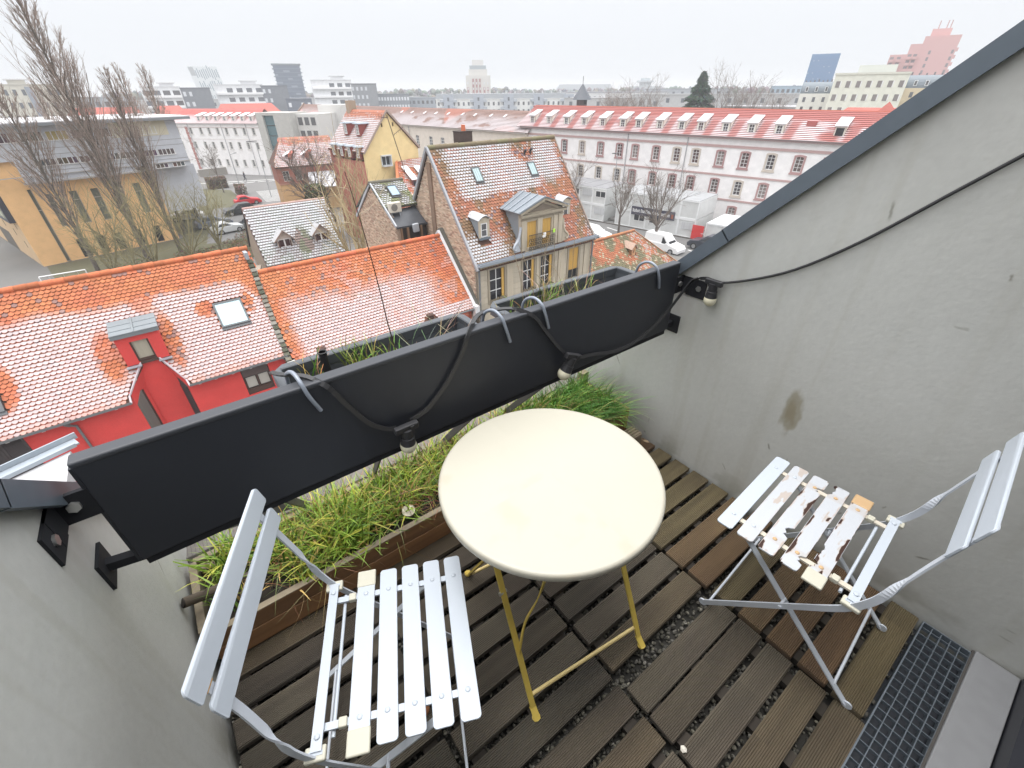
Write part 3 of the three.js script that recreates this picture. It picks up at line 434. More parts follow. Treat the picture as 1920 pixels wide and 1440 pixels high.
function slatG(len, wd, notch = []) { // pressed slat: rounded corners, slightly crowned; notch [x, side, w, depth]
  const a = len / 2, b = wd / 2, r = 0.008, s = new THREE.Shape(), N = 6, top = [], bot = [];
  for (const [x, side, w, d] of notch) { const L = [[x - w / 2, 0], [x - w * 0.32, d * 0.7], [x - w * 0.1, d], [x + w * 0.12, d * 0.55], [x + w * 0.3, d * 0.85], [x + w / 2, 0]]; (side > 0 ? top : bot).push(...(side > 0 ? L.map(p => [p[0], b - p[1]]).reverse() : L.map(p => [p[0], -b + p[1]]))); }
  s.moveTo(-a + r, -b); bot.sort((p, q) => p[0] - q[0]).forEach(p => s.lineTo(...p)); s.lineTo(a - r, -b); s.absarc(a - r, -b + r, r, -Math.PI / 2, 0, false); s.lineTo(a, b - r); s.absarc(a - r, b - r, r, 0, Math.PI / 2, false);
  top.sort((p, q) => q[0] - p[0]).forEach(p => s.lineTo(...p)); s.lineTo(-a + r, b); s.absarc(-a + r, b - r, r, Math.PI / 2, Math.PI, false); s.lineTo(-a, -b + r); s.absarc(-a + r, -b + r, r, Math.PI, Math.PI * 1.5, false);
  const g = prep(new THREE.ExtrudeGeometry(s, { depth: 0.003, bevelEnabled: true, bevelSize: 0.0012, bevelThickness: 0.0012, bevelSegments: 2, curveSegments: N }));
  const p = g.attributes.position, uv = g.attributes.uv; for (let i = 0; i < p.count; i++) { uv.setXY(i, p.getX(i) / len + 0.5, p.getY(i) / wd + 0.5); }
  g.rotateX(-Math.PI / 2); g.userData.keepUV = true; return g;   // shape y -> -z
}
function chair(label, pos, turn, { rust = false, skew = 0, sc = 1 }) {
  const t = thing('bistro_chair', label, 'chair', pos, turn); t.scale.setScalar(sc);
  const sk = p => [p[0] + skew * Math.max(0, 1 - p[1] / 0.44), p[1], p[2]], dome = (x, y, z, r = 0.0062) => new THREE.SphereGeometry(r, 10, 6).scale(1, 0.45, 1).translate(x, y, z);
  const notches = rust ? [[], [], [[0.09, 1, 0.05, 0.018], [-0.14, 1, 0.03, 0.02]], [[-0.17, -1, 0.05, 0.012], [0.155, 1, 0.035, 0.016]], [[0.14, -1, 0.03, 0.014], [0.08, -1, 0.05, 0.008]]] : [[], [], [], [], []];
  for (let i = 0; i < 5; i++) {
    const z = 0.116 - i * 0.058, m = rust && i > 0 ? mat([0.54, 0.565, 0.6], 0.42, { map: rustTex([0, 0.12, 0.41, 0.43, 0.46][i], 201 + i * 31) }) : mChair;
    const s = M('seat_slat', slatG(0.4, 0.042, notches[i]).translate(0, 0.448, z), m, t);
    for (const k of [-1, 1]) M('rivet', dome(k * 0.142, 0.4525, z), rust && i > 1 ? mCapTan : mChair, s);
    if (i === 4) { for (const k of [-1, 1]) M('end_cap', rbx(k * 0.186 - 0.024, k * 0.186 + 0.024, 0.4455, 0.4545, z - 0.024, z + 0.024, 0.004), rust ? (k < 0 ? mCapTan : mCap) : mCap, t); }
  }
  for (const k of [-1, 1]) {
    M('seat_rail', [beam([k * 0.142, 0.443, -0.2], [k * 0.142, 0.443, 0.128], 0.015, 0.006)], rust ? mat([0.6, 0.55, 0.46], 0.5) : mChair, t);
    M('spacer', rbx(k * 0.142 - 0.01, k * 0.142 + 0.01, 0.437, 0.452, -0.16, -0.142, 0.003), mCap, t);
    const side = [[k * 0.193, 0.005, 0.105], [k * 0.193, 0.12, 0.022], [k * 0.193, 0.3, -0.108], [k * 0.193, 0.42, -0.192], [k * 0.193, 0.5, -0.228], [k * 0.188, 0.58, -0.245], [k * 0.178, 0.68, -0.266], [k * 0.17, 0.812, -0.298]].map(sk);
    const l = M('side_bar', ribbon(side, q => q < 0.62 ? [1, 0, 0] : q > 0.75 ? [0, 0.25, 1] : [1 - (q - 0.62) / 0.13, 0.1, (q - 0.62) / 0.13], 0.0175, 0.0042, 60), mChairB, t);
    M('foot', new THREE.CylinderGeometry(0.013, 0.013, 0.005, 16).rotateZ(Math.PI / 2).translate(...sk([k * 0.193, 0.012, 0.102])), mChairB, l);
    const rl = M('rear_leg', beam(sk([k * 0.166, 0.44, 0.075]), sk([k * 0.166, 0.01, -0.325]), 0.0042, 0.0175, [1, 0, 0]), mChairB, t);
    M('foot', new THREE.CylinderGeometry(0.013, 0.013, 0.005, 16).rotateZ(Math.PI / 2).translate(...sk([k * 0.166, 0.012, -0.328])), mChairB, rl);
    M('pivot', rod(sk([k * 0.16, 0.268, -0.086]), sk([k * 0.2, 0.268, -0.086]), 0.005), mChairB, t);
  }
  M('rear_bar', [bx(-0.185, 0.185, 0.4505, 0.4545, -0.21, -0.188), bx(-0.19, -0.182, 0.44, 0.45, -0.214, -0.186), bx(0.182, 0.19, 0.44, 0.45, -0.214, -0.186), dome(-0.16, 0.456, -0.199), dome(0.16, 0.456, -0.199)], mChair, t);
  M('bar_cap', [rbx(-0.2, -0.172, 0.437, 0.449, -0.222, -0.18, 0.004), rbx(0.172, 0.2, 0.437, 0.449, -0.222, -0.18, 0.004)], mCap, t);
  M('rod', rod([-0.16, 0.432, -0.172], [0.16, 0.432, -0.172], 0.0042), mChair, t);
  M('foot_rod', rod(sk([-0.193, 0.032, 0.085]), sk([0.193, 0.032, 0.085]), 0.0042), mChairB, t); M('foot_rod', rod(sk([-0.166, 0.06, -0.279]), sk([0.166, 0.06, -0.279]), 0.0042), mChairB, t);
  for (const [y, z, w] of [[0.802, -0.297, 0.415], [0.738, -0.282, 0.41]]) {
    const g = slatG(w, 0.046); g.rotateX(Math.PI / 2 - 0.24); const p = g.attributes.position; for (let i = 0; i < p.count; i++) { const x = p.getX(i); p.setZ(i, p.getZ(i) - 0.028 * (1 - (x / 0.2) ** 2)); } g.computeVertexNormals(); g.translate(0, y, z + 0.008); g.userData.keepUV = true;
    const s = M('back_slat', g, mChair, t); const ry = y > 0.77 ? [-0.009, 0.009] : [0];
    for (const k of [-1, 1]) for (const e of ry) M('rivet', new THREE.SphereGeometry(0.0075, 12, 8).scale(1, 1, 0.6).translate(k * (0.16 + e), y, z + 0.007), mChairB, s);
  }
  if (!rust) M('rust_stain', [rbx(0, 0.024, 0, 0.012, 0, 0.007, 0.002).translate(-0.184, 0.765, -0.2915).applyMatrix4(new THREE.Matrix4())], mOrange, t, { label: 'orange rusty patch on the back frame' });
  return t;
}
chair('white folding bistro chair on the left between the planter and the table', [0.128, 0, -0.59], R(66), {});
chair('rusty white folding bistro chair with chipped slats by the right wall', [1.235, 0, -0.208], R(-176), { rust: true, skew: -0.05, sc: 1.05 });
// ---------- near houses ----------
const mRed = mat([0.66, 0.062, 0.055], 0.85, { map: TX.mottle, bumpMap: TX.stucco, bumpScale: 0.004 }), mGutter = mat([0.16, 0.165, 0.17], 0.45, { map: TX.mottle }), mBrown = mat([0.06, 0.03, 0.022], 0.6), mCurtain = mat([0.42, 0.38, 0.30], 0.9, { map: TX.streak }), mLouvre = mat([0.05, 0.04, 0.04], 0.7);
const mRoofUnder = mat([0.10, 0.05, 0.035], 0.9);
const terra = (s, t, sd) => { const k = fbm(s * 1.3, t * 1.3, sd, 3), q = hash(Math.round(s * 57), Math.round(t * 61), sd), v = 0.82 + 0.36 * q; if (q > 0.93) return [0.24, 0.13, 0.11]; return [0.45 * v, (0.118 + 0.045 * k) * v, 0.06 * v]; };
const snowC = (base, a) => lerp3(base, [0.60, 0.515, 0.51], clamp(a));
function ridgeRow(parent, a, b, r, n, c0) { const A = V(...a), B = V(...b), d = B.clone().sub(A), L = d.length() / n; d.normalize(); const yaw = Math.atan2(-d.z, d.x); const g = new THREE.CylinderGeometry(r * 1.06, r * 0.92, L * 1.08, 10, 1, false, 0, Math.PI).rotateZ(-Math.PI / 2).rotateX(-Math.PI / 2); const gg = merge(g); const ms = [0, 1, 2].map(() => { const v = rr(0.8, 1.15); return mat([c0[0] * v, c0[1] * v * rr(0.9, 1.15), c0[2] * v], 0.8, { map: TX.fine, side: THREE.DoubleSide }); });
  for (let i = 0; i < n; i++) { const m = new THREE.Mesh(gg, pick(ms)); m.name = 'ridge_tile'; m.position.copy(A).addScaledVector(d, (i + 0.5) * L); m.position.y += rr(-0.01, 0.01); m.rotation.y = yaw; m.castShadow = m.receiveShadow = true; parent.add(m); } }
function skylight(parent, P, U, S, w, h, o = {}) { // roof window lying in the roof plane
  const u = V(...U), s = V(...S), n = u.clone().cross(s).normalize(), X = new THREE.Matrix4().makeBasis(u, s, n).setPosition(V(...P).addScaledVector(n, 0.06)), b = o.b || 0.09; const T = g => { g = prep(g); g.applyMatrix4(X); return g; };
  const f = M('skylight', [T(bx(-b, w + b, -b, 0, -0.05, 0.07)), T(bx(-b, w + b, h, h + b, -0.05, 0.07)), T(bx(-b, 0, 0, h, -0.05, 0.07)), T(bx(w, w + b, 0, h, -0.05, 0.07)), T(bx(-b * 1.4, w + b * 1.4, -b * 2.6, -b, -0.045, 0.02))], o.m || mat([0.09, 0.095, 0.10], 0.45), parent);
  M('pane', T(bx(0, w, 0, h, 0.0, 0.04)), mat(o.c || [0.46, 0.60, 0.64], 0.12), f);
  for (let i = 1; i < (o.n || 1); i++) M('glazing_bar', T(bx(w * i / o.n - 0.015, w * i / o.n + 0.015, 0, h, 0.041, 0.055)), mZincPale, f); return f; }
{ // A: red house
  const [p, t] = place(-7.24, -20.11, 88.3), h = thing('red_house', 'bright red rendered house with orange scalloped tile roof half covered in thin snow', 'house', p, t);
  const ey = 5.8, k = Math.tan(R(47)), c = Math.cos(R(47)), s = Math.sin(R(47)), vr = 3.45, yr = ey + vr * k;
  // walls: front pieces, niche, ends
  M('wall', [wallG([[-4, 0], [3.68, 0], [3.68, ey + 0.05], [-4, ey + 0.05]], [[-0.9, 3.4, 1.25, 2.05]], 0.3), wallG([[5.48, 0], [9.5, 0], [9.5, ey + 0.05], [5.48, ey + 0.05]], [[7.42, 4.05, 1.12, 1.38]], 0.3),
    slab([[3.68, 0, 0], [4.13, 0, -0.68], [4.13, 5.5, -0.68], [3.68, 5.76, 0]], 0.1), slab([[3.68, 5.76, 0], [4.13, 5.5, -0.68], [4.42, 6.66, -0.68]], 0.1),
    slab([[5.22, 0, -0.68], [5.48, 0, 0], [5.48, 5.76, 0], [5.22, 5.5, -0.68]], 0.1), slab([[5.22, 5.5, -0.68], [5.48, 5.76, 0], [4.97, 6.66, -0.68]], 0.1),
    wallG([[4.13, 0], [5.22, 0], [5.22, 5.5], [4.97, 6.66], [4.42, 6.66], [4.13, 5.5]], [], 0.1).translate(0, 0, -0.68), rotG(wallG([[0, 0], [6.9, 0], [6.9, ey], [3.45, yr - 0.1], [0, ey]], [], 0.3), Math.PI / 2, 9.55, 0, 0), bx(-4, 9.5, 0, ey, -6.9, -6.6)], mRed, h);
  // roof boards (with the niche cut out) and tiles
  const rp = (x, v) => [x, ey + v * k - 0.02, -v], ul = v => 3.68 + (4.42 - 3.68) * v / 0.68, ur = v => 5.48 - (5.48 - 4.97) * v / 0.68;
  M('roof', [slab([rp(-4, -0.25), rp(3.6, -0.25), rp(3.68, 0), rp(4.42, 0.68), rp(4.42, vr), rp(-4, vr)], 0.12), slab([rp(4.42, 0.68), rp(4.97, 0.68), rp(4.97, vr), rp(4.42, vr)], 0.12), slab([rp(4.97, 0.68), rp(5.48, 0), rp(5.56, -0.25), rp(9.4, -0.25), rp(9.75, vr), rp(4.97, vr)], 0.12), slab([[9.75, yr, -vr], [-4, yr, -vr], [-4, ey, -6.95], [9.75, ey, -6.95]].reverse().map(q => q).reverse(), 0.12)], mRoofUnder, h);
  const snow = (a, b) => { const v = b * c - 0.25; let m = 1; m *= sst(2.62, 2.2, v + 0.5 * (fbm(a * 0.5, 1.2, 301, 2) - 0.5)); m *= 1 - 0.95 * sst(0.85, 0.4, Math.hypot((a - 3.55) / 0.75, (v - 1.0) / 1.35)); m *= 1 - 0.95 * sst(1, 0.55, Math.hypot((a - 5.62) / 0.42, (v - 1.05) / 1.2)); m *= 1 - 0.8 * sst(1, 0.4, Math.hypot((a - 5.2) / 0.6, (v - 2.35) / 0.6)); m *= 1 - sst(1, 0.6, Math.hypot((a - 7.2) / 0.5, (v - 1.75) / 0.35)); m *= 1 - sst(1, 0.6, Math.hypot((a - 8.85) / 0.25, (v - 1.7) / 0.5)); m *= 1 - sst(1, 0.6, Math.hypot((a - 0.4) / 0.62, (v - 0.95) / 0.85)); m *= sst(0, 0.35, 9.62 - (0.1 * v) - a) ; m *= sst(-0.25, 0.05, v) * 0.6 + 0.4; m *= 1 - sst(9.2, 9.5, a + (v - 1.6) * 0.75) * sst(1.2, 2, v); return clamp(m * (0.72 + 0.5 * fbm(a * 3, v * 3, 305, 3))); };
  const U = [1, 0, 0], S = [0, s, -c], cut = (a, b) => { const v = b * c - 0.25; if (v < 0.72 && a > ul(Math.max(v, -0.25)) - 0.02 && a < ur(Math.max(v, -0.25)) + 0.02) return false; if (a > 3.93 && a < 5.38 && v > 0.6 && v < 1.95) return false; if ((a > 7.44 && a < 8.64 && v > 1.05 && v < 1.88) || (a > -0.5 && a < 0.38 && v > 0.4 && v < 1.0)) return false; return a < 9.42 + 0.09 * (v + 0.25); };
  tileField(h, { O: rp(-4, -0.25), U, S, W: 13.9, L: (vr + 0.25) / c, tw: 0.168, tc: 0.152, th: 0.03, inside: (a, b) => cut(a - 4, b), color: (a, b) => terra(a, b, 307), snow: (a, b) => snow(a - 4, b), snowCol: [0.45, 0.37, 0.37], cover: 0.87, fill: 1.02, jit: 0.1, own: Object.assign((a, b) => a < 5.9 && b < 1.25, { m: {} }) });
  ridgeRow(h, [-4, yr + 0.01, -vr], [9.72, yr + 0.01, -vr], 0.12, 38, [0.48, 0.13, 0.055]);
  // gutter, brackets, downpipe
  for (const [a, b] of [[-4, 3.62], [5.56, 9.4]]) M('gutter', [beam([a, ey - 0.27, 0.31], [b, ey - 0.27, 0.31], 0.1, 0.02), beam([a, ey - 0.23, 0.365], [b, ey - 0.23, 0.365], 0.018, 0.1)], mGutter, h);
  for (const x of [-1.9, -0.9, 0.05, 1.0, 2.1, 3.1, 5.9, 6.5, 7.15, 7.85, 8.5]) M('rafter_end', bx(x - 0.05, x + 0.05, ey - 0.36, ey - 0.24, 0.0, 0.26), mat([0.5, 0.46, 0.42], 0.8), h);
  M('downpipe', [rod([1.6, ey - 0.3, 0.3], [1.66, ey - 0.45, 0.18], 0.07), rod([1.66, ey - 0.45, 0.18], [1.8, ey - 0.6, 0.08], 0.045), rod([1.8, ey - 0.6, 0.08], [1.8, 0, 0.08], 0.045)], mGutter, h);
  M('downpipe', [rod([9.2, ey - 0.3, 0.28], [9.32, ey - 0.55, 0.08], 0.055), rod([9.32, ey - 0.55, 0.08], [9.32, 0, 0.08], 0.045)], mGutter, h);
  M('verge_sheet', [beam([3.62, ey - 0.08, 0.06], [4.4, 6.66, -0.62], 0.06, 0.05), beam([3.6, ey - 0.27, 0.3], [3.63, ey - 0.06, 0.06], 0.06, 0.05)], mat([0.46, 0.4, 0.42], 0.5), h); M('verge_sheet', [beam([5.54, ey - 0.08, 0.06], [5.0, 6.66, -0.62], 0.06, 0.05), beam([5.56, ey - 0.27, 0.3], [5.53, ey - 0.06, 0.06], 0.06, 0.05)], mat([0.46, 0.4, 0.42], 0.5), h);
  // dormer
  const dz = -0.62, dm = M('dormer', [wallG([[3.97, 6.62], [5.36, 6.62], [5.36, 7.82], [3.97, 7.82]], [[4.36, 6.7, 0.6, 0.86]], 0.08).translate(0, 0, dz), slab([[3.97, 6.6, dz - 0.08], [3.97, 7.9, -1.98], [3.97, 7.82, dz - 0.08]].reverse(), 0.06), slab([[5.36, 6.6, dz - 0.08], [5.36, 7.9, -1.98], [5.36, 7.82, dz - 0.08]], 0.06)], mRed, h);
  const ds = mat([0.21, 0.235, 0.25], 0.45, { map: TX.mottle, metal: 0.1 });
  M('zinc_roof', [slab([[3.9, 7.94, dz + 0.12], [5.43, 7.94, dz + 0.12], [5.45, 8.12, -1.7], [3.92, 8.12, -1.7]], 0.14), bx(4.635, 4.675, 7.95, 8.0, dz + 0.06, dz + 0.12), beam([4.655, 7.965, dz + 0.1], [4.68, 8.145, -1.68], 0.05, 0.04), beam([3.9, 7.97, dz + 0.1], [5.43, 7.97, dz + 0.1], 0.05, 0.035)], ds, dm);
  M('seam', [0.33, 0.66].map(q => beam([3.9, 7.95 + 0.17 * q, mix(dz + 0.12, -1.7, q)], [5.43, 7.95 + 0.17 * q, mix(dz + 0.12, -1.7, q)], 0.02, 0.02)), ds, dm);
  M('apron', [bx(3.92, 4.4, 6.56, 6.6, dz, dz + 0.16), bx(4.97, 5.42, 6.56, 6.6, dz, dz + 0.16)], mZincPale, dm);
  M('window', [bx(4.36, 4.96, 6.7, 6.8, dz - 0.08, dz - 0.02), bx(4.36, 4.42, 6.7, 7.56, dz - 0.075, dz - 0.03), bx(4.90, 4.96, 6.7, 7.56, dz - 0.075, dz - 0.03), bx(4.4, 4.98, 6.6, 6.7, dz - 0.02, dz + 0.05)], mBrown, dm); M('curtain', ribbon([[4.4, 7.14, dz - 0.1], [4.5, 7.14, dz - 0.085], [4.6, 7.14, dz - 0.1], [4.7, 7.14, dz - 0.085], [4.8, 7.14, dz - 0.1], [4.92, 7.14, dz - 0.09]], () => [0, 0, 1], 0.8, 0.004, 30), mCurtain, dm);
  skylight(h, [7.55, ey + 1.14 * k, -1.14], U, S, 0.98, 1.02, { b: 0.07 }); skylight(h, [-0.42, ey + 0.48 * k, -0.48], U, S, 0.7, 0.7, { b: 0.07, c: [0.1, 0.12, 0.15] });
  // openings in the walls
  const w = M('window', [bx(7.42, 8.54, 4.95, 5.43, -0.12, -0.06), bx(7.42, 7.5, 4.05, 4.95, -0.14, -0.07), bx(8.46, 8.54, 4.05, 4.95, -0.14, -0.07), bx(7.94, 8.02, 4.3, 4.95, -0.145, -0.08), bx(7.42, 8.54, 4.05, 4.32, -0.14, -0.05)], mBrown, h); M('pane', bx(7.45, 8.5, 4.3, 4.96, -0.2, -0.17), glassM[0], w); for (const a of [7.52, 8.04]) M('net_curtain', bx(a, a + 0.4, 4.34, 4.86, -0.165, -0.16), mat([0.5, 0.47, 0.42], 0.9, { map: TX.streak }), w); M('shutter_box', bx(7.46, 8.5, 4.96, 5.4, -0.058, -0.03), mat([0.10, 0.07, 0.065], 0.7, { map: TX.streak }), w);
  const sh = (x0, x1, y0, y1, z) => { const g = M('shutter', [bx(x0, x1, y0, y0 + 0.07, z, z + 0.05), bx(x0, x1, y1 - 0.07, y1, z, z + 0.05), bx(x0, x0 + 0.07, y0, y1, z, z + 0.05), bx(x1 - 0.07, x1, y0, y1, z, z + 0.05), bx(x0, x1, (y0 + y1) / 2 - 0.035, (y0 + y1) / 2 + 0.035, z, z + 0.05)], mLouvre, h); for (let y = y0 + 0.1; y < y1 - 0.08; y += 0.055) M('louvre', beam([x0 + 0.06, y, z + 0.025], [x1 - 0.06, y, z + 0.025], 0.05, 0.01, [0, 0.7, 0.7]), mLouvre, g); return g; };
  sh(-0.92, -0.28, 3.4, 5.43, -0.02); sh(-0.27, 0.37, 3.4, 5.43, -0.02);
  const ang = Math.atan2(0.68, 0.45), lw = g => g; // niche door and louvred shutter on the two splayed walls
  const ld = (pts, t, m, nm, off) => { const A = V(3.68, 0, 0), B = V(4.13, 0, -0.68), d = B.clone().sub(A).normalize(), n = V(-d.z, 0, d.x); if (n.z < 0) n.negate(); return M(nm, slab(pts.map(([q, y]) => { const P = A.clone().addScaledVector(d, q).addScaledVector(n, off); return [P.x, y, P.z]; }), t), m, h); };
  ld([[0.03, 3.2], [0.72, 3.2], [0.72, 5.5], [0.5, 5.62], [0.03, 5.24]], 0.03, mat([0.15, 0.155, 0.14], 0.3, { map: TX.streak }), 'door', 0.03); ld([[0.52, 3.2], [0.6, 3.2], [0.6, 5.6], [0.52, 5.6]], 0.03, mBrown, 'door_frame', 0.05); ld([[0.6, 3.2], [0.76, 3.2], [0.76, 5.5], [0.6, 5.62]], 0.03, mRed, 'door_reveal', 0.055);
  { const A = V(5.22, 0, -0.68), B = V(5.48, 0, 0), d = B.clone().sub(A).normalize(), n = V(-0.93, 0, 0.36); const P = (q, y, o) => { const a = A.clone().addScaledVector(d, q).addScaledVector(n, o); return [a.x, y, a.z]; }; const g = M('shutter', slab([P(0.08, 3.2, 0.02), P(0.66, 3.2, 0.02), P(0.66, 5.38, 0.02), P(0.08, 5.66, 0.02)], 0.02), mLouvre, h); for (let y = 3.3; y < 5.4; y += 0.07) M('louvre', beam(P(0.1, y, 0.035), P(0.64, y, 0.035), 0.045, 0.008, [0, 0.8, 0.5]), mLouvre, g); }
}
{ // B: orange roof house next to it, with mossy verge wall
  const [p, t] = place(-7.24, -20.11, 88.3), h = thing('orange_roof_house', 'lower house with bright orange scalloped tiles and a mossy stone verge on its left', 'house', p, t);
  const k = Math.tan(R(47)), c = Math.cos(R(47)), s = Math.sin(R(47)), v0 = -0.6, y0 = 5.8 + v0 * k, vr = 2.6, yr = 5.8 + vr * k, rp = (x, v, d = 0) => [x, 5.8 + v * k - 0.03 + d, -v];
  M('wall', [bx(9.6, 19.3, 0, y0 + 0.2, -5.6, 0.42), rotG(wallG([[0, 0], [5.8, 0], [5.8, 5.1], [3.1, yr - 0.15], [0, 5.0]], [], 0.2), Math.PI / 2, 19.35, 0, 0.42)], mat([0.5, 0.13, 0.08], 0.85, { map: TX.mottle }), h);
  M('roof', [slab([rp(9.6, v0), rp(19.5, v0), rp(19.42, vr), rp(9.75, vr)], 0.12), slab([[9.75, yr, -vr], [19.42, yr, -vr], [19.42, 5.2, -5.7], [9.75, 5.2, -5.7]].reverse(), 0.12)], mRoofUnder, h);
  const snow = (a, v) => clamp(sst(1.5, 0.6, v - 0.1 + 0.9 * (fbm(a * 0.6, v * 0.7, 331, 3) - 0.5)) * sst(9.8, 10.5, a) * sst(19.4, 17.6, a + 0.8 * (v < -0.2 ? -1.4 : 1) * 1) * (0.45 + 0.8 * fbm(a * 2, v * 2, 333, 3)) + (fbm(a * 0.8 + 5, v * 2, 335, 2) > 0.7 ? 0.3 : 0)) * sst(2.2, 1.5, v);
  tileField(h, { O: rp(9.62, v0), U: [1, 0, 0], S: [0, s, -c], W: 9.85, L: (vr - v0) / c, tw: 0.168, tc: 0.152, th: 0.03, inside: (a, b) => !((Math.abs(a - 1.25) < 0.2 || Math.abs(a - 7.05) < 0.4 || Math.abs(a - 0.25) < 0.3) && b < (a > 5 ? 0.34 : 0.2)), color: (a, b) => terra(a + 30, b, 337), snow: (a, b) => snow(a + 9.62, b * c + v0) * 0.8, snowCol: [0.45, 0.37, 0.37], cover: 0.87, fill: 1.02, jit: 0.16 });
  ridgeRow(h, [9.75, yr, -vr], [19.4, yr, -vr], 0.12, 27, [0.5, 0.135, 0.06]);
  for (const x of [10.85, 16.7]) M('vent', [bx(x - 0.16, x + 0.16, y0 + 0.1, y0 + 0.3, 0.35, 0.55), bx(x - 0.2, x + 0.2, y0 + 0.3, y0 + 0.34, 0.3, 0.6)], mBrown, h);
  M('gutter', [beam([17.5, y0 - 0.02, 0.68], [19.5, y0 - 0.02, 0.68], 0.1, 0.06)], mGutter, h);
  // mossy stone verge between the two roofs, stone by stone
  const st = [[0.10, 0.10, 0.07], [0.16, 0.15, 0.12], [0.22, 0.21, 0.18], [0.07, 0.075, 0.05]].map(q => mat(q, 0.95, { map: TX.fine, bumpMap: TX.fine, bumpScale: 0.02 }));
  for (let i = 0; i < 24; i++) { const f = (i + 0.5) / 24, v = mix(v0 - 0.05, 3.0, f), x = mix(9.36, 9.6, f); const g = rbx(-0.12, 0.12, -0.05, 0.05, -0.1, 0.1, 0.03, 1); g.rotateX(R(47) - 0.2 + rr(-0.1, 0.1)); g.rotateY(rr(-0.15, 0.15)); g.translate(x + rr(-0.02, 0.02), rp(x, v)[1] + 0.12, -v); M('verge_stone', g, pick(st), h); }
  M('verge_wall', slab([rp(9.28, v0, 0.04), rp(9.5, v0, 0.04), rp(9.72, 3.0, 0.04), rp(9.5, 3.0, 0.04)], 0.3), st[0], h);
  M('verge_cap', [bx(9.28, 9.6, y0 - 0.1, y0 + 0.2, 0.5, 0.66)], mat([0.5, 0.5, 0.48], 0.7), h); M('coping_stone', bx(9.45, 9.6, 9.2, 9.5, -3.12, -2.7), mZincPale, h);
  // pale parapet against the tall brick gable
  M('party_parapet', [slab([rp(19.45, v0 - 0.2, 0.12), rp(19.62, v0 - 0.2, 0.12), rp(19.56, 2.75, 0.12), rp(19.39, 2.75, 0.12)], 0.35), bx(19.4, 19.66, y0 - 0.5, y0 + 0.15, 0.5, 0.85)], mat([0.60, 0.60, 0.62], 0.7, { map: TX.mottle }), h); M('mossy_strip', slab([rp(19.63, v0 - 0.2, 0.02), rp(19.88, v0 - 0.2, 0.02), rp(19.88, 2.9, 0.02), rp(19.57, 2.9, 0.02)], 0.4), mat([0.11, 0.105, 0.09], 0.95, { map: TX.fine, bumpMap: TX.fine, bumpScale: 0.03 }), h);
}
const brickC = () => { const v = rr(0.75, 1.2), q = rnd(); return (q < 0.6 ? [0.56, 0.41, 0.30] : q < 0.85 ? [0.62, 0.49, 0.37] : [0.42, 0.27, 0.2]).map(c => c * v); };
function brickGable(parent, X, inside, v1, y0, y1, x) { // bricks on a wall facing -x at local x; v runs away from us
  const L = [], g = merge(new THREE.BoxGeometry(0.03, 0.062, 0.225)); for (let j = 0, y = y0; y < y1; y += 0.0745, j++) for (let v = (j % 2) * 0.12; v < v1; v += 0.24) if (inside(v, y)) L.push([new THREE.Matrix4().makeTranslation(x - 0.006 + rr(-0.004, 0.003), y, -v), brickC()]);
  inst('brick', g, mat([1, 1, 1], 0.9, { map: TX.fine }), L, parent);
}
